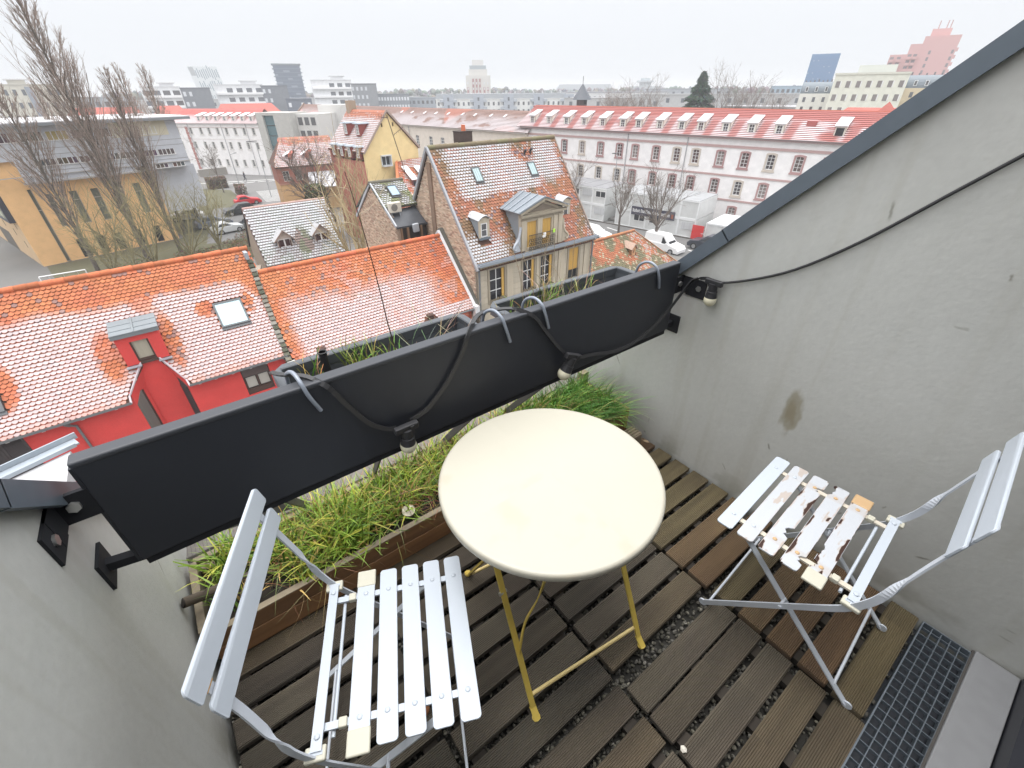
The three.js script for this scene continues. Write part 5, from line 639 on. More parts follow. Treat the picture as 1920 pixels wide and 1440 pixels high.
{ // F: yellow gabled house, ridge running away from us
  const [p, t] = place(19.3, -52.68, 78), h = thing('yellow_house', 'yellow plastered gable house with red mansard dormers under a snowy roof', 'house', p, t);
  const W = 7.3, ey = 10.0, ax = 3.5, ay = 13.75, D = 7.3, yel = mat([0.84, 0.66, 0.34], 0.9, { map: TX.mottle });
  M('wall', [wallG([[0, 0], [W, 0], [W, ey], [ax, ay - 0.1], [0, ey]], [[2.62, 12.2, 0.22, 0.38], [4.1, 12.2, 0.22, 0.38]], 0.3)], yel, h); M('side_wall', [bx(0, 0.3, 0, 9.0, -D, -0.3), bx(W - 0.3, W, 0, ey, -D, -0.3), wallG([[0, 0], [W, 0], [W, ey], [ax, ay - 0.1], [0, ey]], [], 0.3).translate(0, 0, -D + 0.3)], mat([0.42, 0.15, 0.11], 0.9), h);
  for (const x of [2.73, 4.21]) M('pane', bx(x - 0.13, x + 0.13, 12.18, 12.6, -0.2, -0.15), glassM[2], h);
  M('roof', [slab([[-0.15, ey - 0.1, 0.15], [ax, ay, 0.15], [ax, ay, -D - 0.1], [-0.15, ey - 0.1, -D - 0.1]], 0.14), slab([[W + 0.15, ey - 0.1, 0.15], [ax, ay, 0.15], [ax, ay, -D - 0.1], [W + 0.15, ey - 0.1, -D - 0.1]].reverse(), 0.14)], mRoofUnder, h);
  const S = V(ax, ay - ey, 0).normalize(); tileField(h, { O: [-0.12, ey - 0.08, -D], U: [0, 0, 1], S: [S.x, S.y, 0], W: D + 0.15, L: 5.15, tw: 0.22, tc: 0.22, th: 0.03, geo: flatTile, color: () => [0.40, 0.15, 0.09], snow: (a, b) => sst(4.4, 3.6, b + 0.5 * (fbm(a, b, 401, 3) - 0.5)) * (0.5 + 0.6 * fbm(a * 2, b * 2, 402, 3)), snowCol: [0.47, 0.44, 0.45] });
  M('bargeboard', [beam([-0.2, ey - 0.15, 0.2], [ax, ay + 0.02, 0.2], 0.05, 0.2), beam([W + 0.2, ey - 0.15, 0.2], [ax, ay + 0.02, 0.2], 0.05, 0.2)], mat([0.36, 0.28, 0.24], 0.8), h);
  const rd = mat([0.24, 0.06, 0.05], 0.9), dorm = (y, zc, w, x) => { const d = M('dormer', [bx(x, x + 1.2, y, y + 1.15, zc - w / 2, zc + w / 2)], rd, h); M('zinc_cap', [bx(x - 0.2, x + 1.4, y + 1.15, y + 1.24, zc - w / 2 - 0.14, zc + w / 2 + 0.14), bx(x - 0.1, x + 1.3, y + 1.24, y + 1.31, zc - w / 2 + 0.1, zc + w / 2 - 0.1)], mat([0.5, 0.55, 0.6], 0.5), d); const g = putWin(d, winG(w * 0.62, 0.95, { c: 2, r: 3, b: 0.09, z0: -0.05, z1: 0.03 }), x - 0.02, y + 0.12, zc, { ry: -Math.PI / 2, fm: mat([0.7, 0.7, 0.68], 0.6) }); return d; };
  dorm(11.35, -2.2, 0.85, 1.0); dorm(11.35, -4.6, 0.85, 1.0); for (const z of [-0.9, -2.6, -4.2, -5.9]) dorm(9.25, z, 0.8, -0.25);
  const ch = M('chimney', bx(3.0, 4.0, 13.2, 14.6, -7.0, -6.4), mat([0.35, 0.27, 0.2], 0.9), h);
  // window bay with canopy at the gable and TV aerial
  const w = M('window', [bx(1.95, 3.1, 8.35, 8.5, 0, 0.5), bx(1.95, 2.05, 8.5, 9.4, 0, 0.1), bx(2.5, 2.6, 8.5, 9.4, 0, 0.1), bx(3.0, 3.1, 8.5, 9.4, 0, 0.5), bx(1.95, 3.15, 9.4, 9.5, 0, 0.5)], mat([0.55, 0.58, 0.6], 0.5), h); M('pane', bx(2.0, 3.05, 8.5, 9.4, 0.02, 0.05), glassM[0], w);
  const ae = thing('roof_aerial', 'rusty television aerial mast in front of the yellow gable', 'aerial', [21.8, -6, -50]), am = mat([0.09, 0.055, 0.045], 0.7); M('mast', rod([0.75, 0, 0], [-0.3, 5.4, -0.4], 0.045), am, ae); M('boom', [rod([-0.3, 5.2, -0.4], [-1.25, 5.3, -0.2], 0.035), rod([0.05, 3.6, -0.25], [1.3, 4.3, -0.25], 0.025)], am, ae); M('element', [0, 1, 2, 3].map(i => rod([-0.4 - i * 0.26, 5.05 + i * 0.03, -0.4], [-0.4 - i * 0.26, 5.5 + i * 0.03, -0.3], 0.016, 0.016, 4)).concat([0, 1, 2, 3, 4].map(i => rod([0.2 + i * 0.24, 3.55 + i * 0.12, -0.25], [0.16 + i * 0.24, 3.85 + i * 0.12, -0.2], 0.012, 0.012, 4))), am, ae);
}
{ // low red roof with shed dormers in front of the yellow house
  const h = thing('red_shed_roof', 'low orange roof with three narrow snow topped shed dormers below the yellow gable', 'house', [22.4, -14, -50.2], R(90 - 88.3)); const k = 0.72, rp = (x, v) => [x, 6.2 + v * k, -v];
  M('wall', bx(-1.0, 6.8, 0, 5.8, -3.4, 1.4), mat([0.5, 0.4, 0.3], 0.9), h); M('roof', [slab([rp(-2.0, -2.2), rp(7, -2.2), rp(7, 3.6), rp(1.1, 3.6)], 0.15)], mRoofUnder, h);
  const S = V(0, k, -1).normalize(); tileField(h, { O: rp(-2.0, -2.2), U: [1, 0, 0], S: [0, S.y, S.z], W: 9, L: 7.0, tw: 0.24, tc: 0.24, th: 0.035, geo: flatTile, inside: (a, b) => a > b * 0.44 + 0.02, color: () => [0.43, 0.15, 0.08].map(e => e * rr(0.8, 1.15)), snow: (a, b) => sst(0.42, 0.62, fbm(a * 0.9, b * 1.2, 411, 3)) * sst(0.2, 1.1, a - b * 0.44) * 0.8, snowCol: [0.44, 0.40, 0.41], cover: 0.7 });
  M('verge', beam(rp(-2.05, -2.25).map((v, i) => v + (i === 1 ? 0.1 : 0)), rp(1.05, 3.6).map((v, i) => v + (i === 1 ? 0.1 : 0)), 0.3, 0.12), mat([0.52, 0.18, 0.08], 0.85), h);
  for (const [x, v, L] of [[1.1, 0.2, 2.2], [2.6, -0.3, 2.6], [3.5, -0.5, 2.7]]) { const b = rp(x, v), d = M('dormer', [bx(x, x + 0.5, b[1] - 0.1, b[1] + 0.75, -v - 0.3, -v)], mat([0.16, 0.05, 0.05], 0.9), h); M('snowy_top', slab([[x - 0.1, b[1] + 0.8, -v + 0.15], [x + 0.62, b[1] + 0.8, -v + 0.15], [x + 0.62, b[1] + 0.35 + L * k, -v - L], [x - 0.1, b[1] + 0.35 + L * k, -v - L]], 0.1), mat([0.78, 0.78, 0.8], 0.8), d); M('pane', bx(x + 0.1, x + 0.4, b[1] + 0.12, b[1] + 0.6, -v, -v + 0.02), glassM[2], d); }
  M('chimney', [bx(4.9, 5.4, 8.2, 9.6, -3.0, -2.6), bx(4.85, 5.45, 9.6, 9.7, -3.05, -2.55)], mat([0.6, 0.55, 0.5], 0.8), h); const lm = M('mossy_lean_to', [slab([[3.4, 5.5, 3.2], [6.8, 5.5, 3.2], [6.8, 7.2, 1.2], [3.6, 7.2, 1.2]], 0.15)], mat([0.22, 0.23, 0.13], 0.95, { map: TX.fine, bumpMap: TX.fine, bumpScale: 0.06 }), h);
}
{ // L: pinkish house with dormers behind the bare tree
  const [p, t] = place(14.72, -77.11, 95), h = thing('brick_street_house', 'red brick corner house with snowy pink tile roof behind the bare trees', 'house', p, t);
  const W = 9, ey = 6.4, ry = 9.8, v = 3.0; M('wall', [wallG([[0, 4], [W, 4], [W, ey], [0, ey]], [[0.7, 4.4, 0.9, 1.4], [2.4, 4.4, 0.9, 1.4]], 0.3), bx(0, 0.3, 4, ey, -6, -0.3)], mat([0.34, 0.13, 0.09], 0.9, { map: TX.fine }), h); M('base_wall', [bx(0, W, 0, 3.99, -0.3, 0), bx(0, 0.3, 0, 3.99, -6, -0.3)], mat([0.58, 0.36, 0.17], 0.9, { map: TX.mottle }), h); M('string_course', bx(-0.05, W, 3.95, 4.15, 0.0, 0.08), mat([0.4, 0.2, 0.14], 0.9), h);
  for (const x of [1.15, 2.85]) putWin(h, winG(0.9, 1.4, { c: 2, r: 2 }), x, 4.4); M('roof', [slab([[-0.2, ey - 0.1, 0.3], [W, ey - 0.1, 0.3], [W, ry, -v], [1.8, ry, -v]], 0.15), slab([[-0.2, ey - 0.1, -6.3], [-0.2, ey - 0.1, 0.3], [1.8, ry, -v]], 0.15)], mRoofUnder, h);
  const S = V(0, ry - ey + 0.1, -v - 0.3).normalize(); tileField(h, { O: [-0.2, ey - 0.08, 0.3], U: [1, 0, 0], S: [0, S.y, S.z], W: 9.2, L: 4.7, tw: 0.26, tc: 0.26, th: 0.03, geo: flatTile, inside: (a, b) => a > b * 0.42, color: () => [0.40, 0.17, 0.11].map(e => e * rr(0.8, 1.15)), snow: (a, b) => sst(3.9, 3.1, b + 0.8 * (fbm(a * 0.7, b, 421, 3) - 0.5)) * (0.4 + 0.6 * fbm(a * 1.5, b * 1.5, 423, 3)), snowCol: [0.46, 0.41, 0.42], cover: 0.75 });
  for (const x of [2.0, 4.4]) { const d = M('dormer', slab([[x, 7.3, -0.45], [x + 0.15, 7.95, -0.55], [x + 0.9, 8.3, -1.7]], 0.5), mat([0.36, 0.1, 0.07], 0.9), h); M('snowy_top', slab([[x - 0.7, 7.7, -0.3], [x + 0.15, 7.98, -0.5], [x + 0.95, 8.4, -1.7], [x + 0.2, 8.2, -1.6]], 0.08), mat([0.74, 0.7, 0.7], 0.8), d); }
  M('awning', slab([[3.6, 3.6, 2.6], [8.4, 3.6, 2.6], [8.8, 5.4, 0], [4.2, 5.4, 0]], 0.12), mat([0.7, 0.7, 0.72], 0.8, { map: TX.snow }), h);
}
// ---------- ground, street, barracks ----------
const asph = mat([0.15, 0.148, 0.145], 0.9, { map: tex(512, 512, (u, v) => 0.8 + 0.3 * fbm(u * 8, v * 8, 501, 5, 8), 24) });
{ const g = new THREE.PlaneGeometry(4200, 4200, 1, 1).rotateX(-Math.PI / 2).translate(400, -14, -400); struct('ground', g, mat([0.17, 0.165, 0.155], 0.95, { map: tex(512, 512, (u, v) => 0.75 + 0.4 * fbm(u * 8, v * 8, 503, 5, 8), 60) })); }
const flat = (pts, y) => slab(pts.map(([x, z]) => [x, y, z]).reverse(), 0.004).translate(0, 0, 0);
struct('street', flat([[30, 20], [66, 20], [62, -60], [44, -150], [28, -150], [31, -70]], -13.992), asph);
struct('side_street', flat([[2, -86], [40, -78], [40, -100], [26, -140], [-2, -146], [6, -112]], -13.988), mat([0.165, 0.16, 0.155], 0.9, { map: asph.map }));
struct('school_yard', flat([[-60, -30], [-2, -48], [0, -64], [-12.6, -67], [-18, -92], [-60, -92]], -13.988), mat([0.15, 0.147, 0.14], 0.9, { map: asph.map }));
struct('lawn', flat([[-11, -60], [1, -50], [11, -64], [11, -104], [4, -112], [-0.5, -90], [0.6, -71.2], [-12.4, -67.3]], -13.98), mat([0.105, 0.1, 0.055], 0.95, { map: TX.fine }));
struct('car_park', flat([[2.5, -66], [13, -66], [15, -86], [6, -88]], -13.974), asph);
{ const m = mat([0.62, 0.62, 0.6], 0.8), g = []; for (let i = 0; i < 11; i++) g.push(flat([[14 + i * 0.05, -88.5 - i * 1.05], [21, -87.5 - i * 1.05], [21, -87.75 - i * 1.05], [14 + i * 0.05, -88.75 - i * 1.05]], -13.98)); for (let i = 0; i < 6; i++) g.push(flat([[9 + i * 2, -112 + i * 0.4], [10.6 + i * 2, -112 + i * 0.4], [10.6 + i * 2, -112.4 + i * 0.4], [9 + i * 2, -112.4 + i * 0.4]], -13.98)); g.push(flat([[3, -117], [24, -110.5], [24, -111], [3, -117.5]], -13.98)); M('road_markings', g, m, scene, { kind: 'structure' });
  const h = []; for (let i = 0; i < 12; i++) { const z = -58 + i * 4.2; h.push(flat([[46.6 - i * 0.02, z], [46.8 - i * 0.02, z], [46.6 - i * 0.02, z + 2.2], [46.4 - i * 0.02, z + 2.2]], -13.984)); } for (let i = 0; i < 7; i++) h.push(flat([[45 + i * 0.55, -26], [45.3 + i * 0.55, -26], [45.3 + i * 0.55, -22.5], [45 + i * 0.55, -22.5]], -13.984)); M('road_markings', h, m, scene, { kind: 'structure' }); }
struct('pavement', slab([[47.7, -13.87, -60], [49.9, -13.87, -43], [56, -13.87, -12], [62, -13.87, -12], [58, -13.87, -64]].reverse(), 0.13), mat([0.19, 0.185, 0.175], 0.9, { map: asph.map })); struct('kerb', [beam([47.6, -13.93, -60], [49.8, -13.93, -43], 0.16, 0.15), beam([49.8, -13.93, -43], [55.9, -13.93, -12], 0.16, 0.15)], mat([0.12, 0.115, 0.105], 0.9));
struct('pavement', slab([[38, -13.87, -70], [43.2, -13.87, -44], [43.4, -13.87, -26], [36, -13.87, -20], [33, -13.87, -60]].reverse(), 0.13), mat([0.17, 0.165, 0.155], 0.9, { map: asph.map }));
function rowRoof(parent, O, U, S, W, L, rows, fn, nm = 'roof', inside) { // roof of stepped courses
  const u = V(...U).normalize(), s = V(...S).normalize(), n = u.clone().cross(s), o = V(...O), gs = [], tx = tex(1024, 256, (a, b) => fn(a * W, b * L, (b * rows) % 1), 1);
  for (let i = 0; i < rows; i++) { const b0 = L * i / rows, b1 = L * (i + 1) / rows, [w0, w1] = inside ? inside(b0) : [0, W], [e0, e1] = inside ? inside(b1) : [0, W], P = (a, b, d) => o.clone().addScaledVector(u, a).addScaledVector(s, b).addScaledVector(n, d).toArray();
    const q = [[w0, b0, 0.06], [w1, b0, 0.06], [e1, b1, 0.0], [e0, b1, 0.0]], pos = [], uv = []; const tri = (A, B, C) => { for (const k of [A, B, C]) { pos.push(...P(...k)); uv.push(k[0] / W, (k[1] * 0.985 + 0.0075 * L) / L); } };
    tri(q[0], q[1], q[2]); tri(q[0], q[2], q[3]); const d0 = [w0, b0, -0.04], d1 = [w1, b0, -0.04]; tri(d0, d1, q[1]); tri(d0, q[1], q[0]);
    const g = new THREE.BufferGeometry(); g.setAttribute('position', new THREE.Float32BufferAttribute(pos, 3)); g.setAttribute('uv', new THREE.Float32BufferAttribute(uv, 2)); g.computeVertexNormals(); g.userData.keepUV = true; gs.push(g); }
  return M(nm, gs, mat([1, 1, 1], 0.75, { map: tx }), parent);
}
const archRing = (w, h, t, rise) => { const s = new THREE.Shape(); const f = (q, x, y, W, H, r) => { q.moveTo(x, y); q.lineTo(x + W, y); q.lineTo(x + W, y + H - r); q.quadraticCurveTo(x + W / 2, y + H + r, x, y + H - r); q.lineTo(x, y); }; f(s, -w / 2 - t, -t, w + 2 * t, h + 2 * t, rise); const p = new THREE.Path(); f(p, -w / 2, 0, w, h, rise); s.holes.push(p); return merge([new THREE.ExtrudeGeometry(s, { depth: 0.07, bevelEnabled: false, curveSegments: 5 }), bx(-w / 2 - t * 1.4, w / 2 + t * 1.4, -t * 1.5, -t * 0.7, 0, 0.12)]); };
const pinkStone = [mat([0.40, 0.245, 0.235], 0.85), mat([0.36, 0.215, 0.21], 0.85), mat([0.52, 0.46, 0.40], 0.85)], whiteWall = mat([0.87, 0.85, 0.84], 0.85, { map: TX.mottle });
{ // white barracks with red roof
  const [p, t] = place(54.09, -59.77, 168.3), h = thing('white_barracks', 'long white building with red roof, row of snowy dormers and pink stone window surrounds', 'building', p, t);
  const ey = 10.4, X = [-5.7, -2.3, 1.02, 4.4, 7.73, 10.96, 13.5, 16.73, 19.73, 22.36, 25.62, 28.62, 31.64, 34.7, 37.68], w = 0.86, hh = 1.62, holes = [];
  const rows = [[7.15, 0], [3.87, 0], [0.75, 0]]; for (const x of X) for (const [y] of rows) holes.push([x - w / 2, y, w, hh, 0.1]);
  M('wall', [wallG([[-8, 0], [38.6, 0], [38.6, ey], [-8, ey]], holes, 0.35), wallG([[38.6, 0], [44.5, 0], [44.5, ey], [38.6, ey]], [], 0.3).translate(0, 0, -0.5), bx(-8, 44.5, 0, ey, -6.4, -6.1), bx(44.2, 44.5, 0, ey, -6.1, -0.8), bx(-8, -7.7, 0, ey, -6.1, -0.36)], whiteWall, h);
  const blindM = mat([0.5, 0.47, 0.42], 0.8), G = winG(w, hh + 0.1, { c: 2, r: 4, b: 0.06, m: 0.05, z0: -0.2, z1: -0.12 }), ring = archRing(w, hh, 0.2, 0.1), gm = [mat([0.24, 0.2, 0.19], 0.25), mat([0.10, 0.06, 0.06], 0.15), mat([0.13, 0.10, 0.095], 0.2), mat([0.07, 0.06, 0.065], 0.1)];
  for (const x of X) for (const [y] of rows) { const wn = putWin(h, G, x, y, 0, { gm: pick(gm) }); const r = new THREE.Mesh(ring, x > 12 && rnd() < 0.8 ? pick(pinkStone.slice(0, 2)) : pick(pinkStone)); r.name = 'surround'; r.castShadow = r.receiveShadow = true; wn.add(r); if (rnd() < 0.35) M('blind', bx(-w / 2 + 0.05, w / 2 - 0.05, hh * rr(0.45, 0.8), hh + 0.02, -0.178, -0.172), blindM, wn); }
  const band = mat([0.44, 0.30, 0.285], 0.85); M('string_course', bx(-8, 38.62, 9.22, 9.5, 0.0, 0.1), band, h); M('string_course', bx(-8, 38.62, 5.98, 6.2, 0.0, 0.08), band, h); M('string_course', bx(-8, 38.62, 3.08, 3.3, 0.0, 0.08), band, h); M('string_course', bx(38.62, 44.5, 9.22, 9.5, -0.5, -0.4), band, h);
  M('cornice', [bx(-8, 38.9, ey - 0.22, ey, 0.0, 0.42), bx(38.9, 44.7, ey - 0.22, ey, -0.5, -0.1)], mat([0.28, 0.20, 0.195], 0.8), h); M('gutter', beam([-8, ey + 0.03, 0.42], [38.9, ey + 0.03, 0.42], 0.14, 0.1), mat([0.22, 0.17, 0.165], 0.6), h);
  for (const x of [-7.2, 12.18, 21.02]) M('downpipe', rod([x, 0, 0.1], [x, ey - 0.2, 0.1], 0.06), mat([0.33, 0.33, 0.34], 0.6), h);
  const k = Math.tan(R(40)), c = Math.cos(R(40)), s = Math.sin(R(40)), vr = 3.03, L = (vr + 0.4) / c, y0 = ey - 0.4 * k + 0.33;
  const D = [-5.87, -2.47, 0.95, 4.24, 7.49, 10.85, 13.33, 16.52, 19.62, 22.2, 25.35, 28.44, 31.53, 37.63];
  const red = (a, b, f) => { const x = a - 9; let m = sst(L * 0.72, L * 0.55, b + 0.5 * (fbm(a * 0.3, b, 511, 3) - 0.5)) * sst(0.36, 0.55, fbm(a * 0.35, b * 0.8, 513, 4) + 0.16); for (const d of D) { m *= 1 - 0.9 * sst(0.75, 0.3, Math.abs(x - d - 1.1 - 0.1 * b)) * sst(3.2, 2.4, b); } m *= f > 0.12 && f < 0.72 ? 1 : 0.12; return lerp3(f < 0.14 ? [0.2, 0.07, 0.065] : [0.37, 0.125, 0.11], [0.58, 0.55, 0.57], m * 0.92); };
  rowRoof(h, [-9, y0, 0.4], [1, 0, 0], [0, s, -c], 52, L, 17, red, 'roof', b => { const f = b / L; return [0.2 + 1.4 * f, 47.9 + (51.6 - 47.9) * f]; });
  M('hip_roof', [slab([[38.9, ey - 0.05, 0.4], [45.2, ey - 0.05, 0.0], [42.6, ey + vr * k + 0.25, -vr]], 0.1), slab([[-8, ey + vr * k + 0.2, -vr], [42.6, ey + vr * k + 0.2, -vr], [45, ey, -6.5], [-8, ey, -6.5]].reverse(), 0.1)], mat([0.44, 0.13, 0.11], 0.8, { map: TX.snow }), h);
  M('hip_ridge', [beam([38.9, ey + 0.1, 0.4], [42.6, ey + vr * k + 0.36, -vr], 0.2, 0.14), beam([-7.4, ey + vr * k + 0.33, -vr], [42.6, ey + vr * k + 0.33, -vr], 0.18, 0.1)], mat([0.55, 0.17, 0.12], 0.8), h);
  const cream = mat([0.76, 0.71, 0.63], 0.85), snowT = mat([0.80, 0.78, 0.80], 0.8, { map: TX.snow }), dw = winG(0.62, 0.98, { c: 2, r: 3, b: 0.05, z0: -0.02, z1: 0.03 });
  for (const x of D) { const z = -0.3, y = ey + 0.32, last = x > 35; const d = M('dormer', [bx(x - 0.5, x + 0.5, y, y + 1.2, z - 0.25, z), slab([[x + 0.5, y, z], [x + 0.5, y + 1.3, z], [x + 0.5, y + 2.0, -2.25]].reverse(), 0.05), slab([[x - 0.5, y, z], [x - 0.5, y + 1.3, z], [x - 0.5, y + 2.0, -2.25]], 0.05)], cream, h); M('dormer_roof', slab([[x - 0.62, y + 1.28, z + 0.2], [x + 0.62, y + 1.28, z + 0.2], [x + 0.62, y + 2.02, -2.3], [x - 0.62, y + 2.02, -2.3]], 0.12), snowT, d); if (last) M('pane', bx(x - 0.38, x + 0.38, y, y + 1.05, z, z + 0.02), glassM[2], d); else putWin(d, dw, x, y + 0.12, z, { gm: pick(gm) }); }
  M('roof_hatch', bx(34.0, 35.0, ey + 1.35, ey + 1.9, -1.9, -1.2), mat([0.36, 0.1, 0.09], 0.8), h);
}
{ // brown-roofed wing further along
  const [p, t] = place(46.84, -100.63, 170.8), h = thing('cream_wing', 'long cream wing with brown snow streaked roof and tiny roof lights behind the yellow house', 'building', p, t), ey = 9.6, X = [-49.8, -45.03, -37.3, -32, -27, -22, -17, -12, -8, -4, -0.2, 3.79, 8.39, 12.21, 16.19, 20.2, 24.2, 28.2];
  const holes = X.map(x => [x - 0.55, 5.5, 1.1, 2.2, 0.15]); M('wall', [wallG([[-53, 0], [35, 0], [35, ey], [-53, ey]], holes, 0.35), bx(-53, 35, 0, ey, -6.3, -6), rotG(wallG([[-6.3, 0], [0, 0], [0, ey], [-3, 12.3], [-6.3, ey]], [], 0.3), -Math.PI / 2, -53, 0, 0)], mat([0.74, 0.66, 0.57], 0.85, { map: TX.mottle }), h);
  const G = winG(1.1, 2.2, { c: 2, r: 4, b: 0.09, m: 0.07, z0: -0.2, z1: -0.1 }), ring = archRing(1.1, 2.2, 0.2, 0.15); for (const x of X) { const w = putWin(h, G, x, 5.5); if (x < -30) { const r = new THREE.Mesh(ring, pinkStone[0]); r.name = 'surround'; w.add(r); } }
  M('cornice', bx(-53.2, 35, ey - 0.3, ey, 0, 0.4), mat([0.42, 0.38, 0.34], 0.8), h); for (const x of [-53, 1.0]) M('downpipe', rod([x + 0.3, 0, 0.1], [x + 0.3, ey, 0.2], 0.07), mat([0.35, 0.35, 0.36], 0.6), h);
  const k = Math.tan(R(40)), c = Math.cos(R(40)), s = Math.sin(R(40)), vr = 3.1, L = (vr + 0.4) / c;
  rowRoof(h, [-53.4, ey - 0.1, 0.45], [1, 0, 0], [0, s, -c], 89, L, 16, (a, b, f) => { let m = sst(L * 0.85, L * 0.3, b + 1.6 * (fbm(a * 0.15, b * 0.6, 521, 4) - 0.5)) * (f > 0.2 ? 0.85 : 0.2) * sst(0.3, 0.5, fbm(a * 0.5, b, 523, 4) + 0.06); return lerp3(fbm(a * 0.12, b * 0.2, 525, 2) > 0.62 ? [0.36, 0.15, 0.11] : [0.24, 0.15, 0.125], [0.48, 0.45, 0.465], m); });
  M('back_roof', slab([[-53, ey + vr * k + 0.2, -vr], [35, ey + vr * k + 0.2, -vr], [35, ey, -6.5], [-53, ey, -6.5]].reverse(), 0.1), mRoofUnder, h); for (let i = 0; i < 9; i++) { const x = -4 + i * 4.0 + rr(-0.4, 0.4), v = 1.7; M('roof_light', [slab([[x, ey + v * k + 0.5, -v + 0.1], [x + 0.35, ey + v * k + 0.5, -v + 0.1], [x + 0.6, ey + v * k + 0.85, -v - 0.5], [x + 0.25, ey + v * k + 0.85, -v - 0.5]], 0.2)], mat([0.76, 0.72, 0.72], 0.7), h); } M('parapet_gable', beam([-53.2, ey, 0.4], [-53.2, ey + vr * k + 0.4, -vr], 0.4, 0.5), mat([0.26, 0.19, 0.15], 0.85), h);
  const ch = thing('bell_turret', 'small dark slate bell turret with pyramid roof rising behind the red roof ridge', 'turret', [67.5, -3, -69]); M('drum', new THREE.CylinderGeometry(0.95, 0.95, 4.6, 8).translate(0, 1.4, 0), mat([0.10, 0.085, 0.085], 0.7), ch); M('spire', new THREE.ConeGeometry(1.75, 2.5, 8).translate(0, 4.1, 0), mat([0.09, 0.10, 0.115], 0.6), ch); M('finial', rod([0, 5.2, 0], [0, 6.4, 0], 0.05), mat([0.1, 0.1, 0.1], 0.6), ch); M('opening', bx(-0.3, 0.3, 2.2, 3.0, 0.9, 0.96), mat([0.02, 0.02, 0.02], 0.8), ch);
}
// site cabins
const cab = mat([0.66, 0.67, 0.66], 0.55, { map: TX.mottle }), cabF = mat([0.74, 0.75, 0.75], 0.5), cabR = mat([0.30, 0.30, 0.31], 0.8, { map: TX.snow });
function cabins(label, x, n, w, hh, floors, roofM, wins) {
  const [p, t] = place(48.53, -42.82, 168.3), h = thing('site_cabins', label, 'cabin', p, t);
  for (let f = 0; f < floors; f++) for (let i = 0; i < n; i++) { const a = x + i * w, y = f * hh; M('module', [bx(a + 0.02, a + w - 0.02, y + 0.02, y + hh - 0.05, -5.9, -0.03)], cab, h); M('frame', [bx(a, a + 0.1, y, y + hh, -0.05, 0.03), bx(a + w - 0.1, a + w, y, y + hh, -0.05, 0.03), bx(a + 0.1, a + w - 0.1, y + hh - 0.16, y + hh, -0.05, 0.03), bx(a + 0.1, a + w - 0.1, y, y + 0.14, -0.05, 0.03)], cabF, h); if (f === floors - 1) { M('roof_sheet', bx(a + 0.06, a + w - 0.06, y + hh - 0.04, y + hh + 0.03, -5.9, 0), roofM[i % roofM.length], h); } }
  for (const [i, f, kind] of wins) { const a = x + i * w + 0.55, y = f * hh + 0.95; M(kind ? 'shutter' : 'window', [bx(a, a + 1.6, y, y + 0.85, -0.02, 0.035)], kind ? mat([0.55, 0.56, 0.57], 0.6, { map: TX.streak }) : whiteFr, h); if (!kind) for (const q of [0.08, 0.84]) M('pane', bx(a + q, a + q + 0.68, y + 0.08, y + 0.77, 0.036, 0.04), glassM[0], h); }
  return h;
}
cabins('two storey stack of pale site cabins with grey roofs nearest the stone house', -9.4, 4, 2.15, 2.15, 2, [cabR], [[2, 1, 1], [3, 1, 0], [3, 0, 1], [1, 1, 0]]);
const cabH = cabins('two storey stack of pale site cabins carrying the dark company banner', 1.0, 5, 2.2, 2.15, 2, [mat([0.42, 0.43, 0.44], 0.7, { map: TX.snow })], [[2, 0, 0], [1, 0, 0], [4, 0, 1]]);
cabins('single low white site cabin with snowy roof beside the red fence', 13.3, 2, 2.2, 2.1, 1, [mat([0.76, 0.76, 0.77], 0.8, { map: TX.snow })], []);
M('side_opening', bx(-0.6, 0.9, 0.2, 1.9, -3.5, -3.4), glassM[0], cabH);
{ // banner
  const [p, t] = place(48.53, -42.82, 168.3), b = thing('company_banner', 'dark blue banner with white company name fixed across the site cabins', 'banner', p, t);
  const font = await new FontLoader().loadAsync('fonts/droid/droid_sans_bold.typeface.json'); M('panel', bx(3.35, 9.3, 1.72, 2.72, 0.06, 0.12), mat([0.045, 0.045, 0.075], 0.5), b);
  const tg = new TextGeometry('Rabot Dutilleul Construction', { font, size: 0.42, depth: 0.02, curveSegments: 3 }); tg.computeBoundingBox(); const sx = 5.15 / tg.boundingBox.max.x; tg.scale(sx, 1, 1); tg.translate(3.5, 2.05, 0.121); M('lettering', tg, mat([0.8, 0.8, 0.8], 0.5), b); M('orange_mark', bx(8.85, 9.15, 1.9, 2.4, 0.121, 0.13), mat([0.3, 0.1, 0.06], 0.5), b);
  const f = thing('site_fence', 'red and pale mesh site fence panel between the white cabins', 'fence', p, t); M('red_panel', bx(11.9, 13.3, 0.1, 1.75, 0.4, 0.44), mat([0.6, 0.035, 0.035], 0.6), f); const mg = []; for (let i = 0; i < 22; i++) mg.push(rod([13.3 + i * 0.25, 0.05, 0.9], [13.3 + i * 0.25, 1.0, 0.9], 0.012, 0.012, 4)); mg.push(rod([13.2, 1.0, 0.9], [18.8, 1.0, 0.9], 0.025), rod([13.2, 0.5, 0.9], [18.8, 0.5, 0.9], 0.015)); M('mesh_panel', mg, mat([0.5, 0.5, 0.5], 0.5), f);
  M('base_strip', bx(-9.4, 18, 0.0, 0.12, 0.25, 0.45), mat([0.10, 0.09, 0.08], 0.9), f);
}
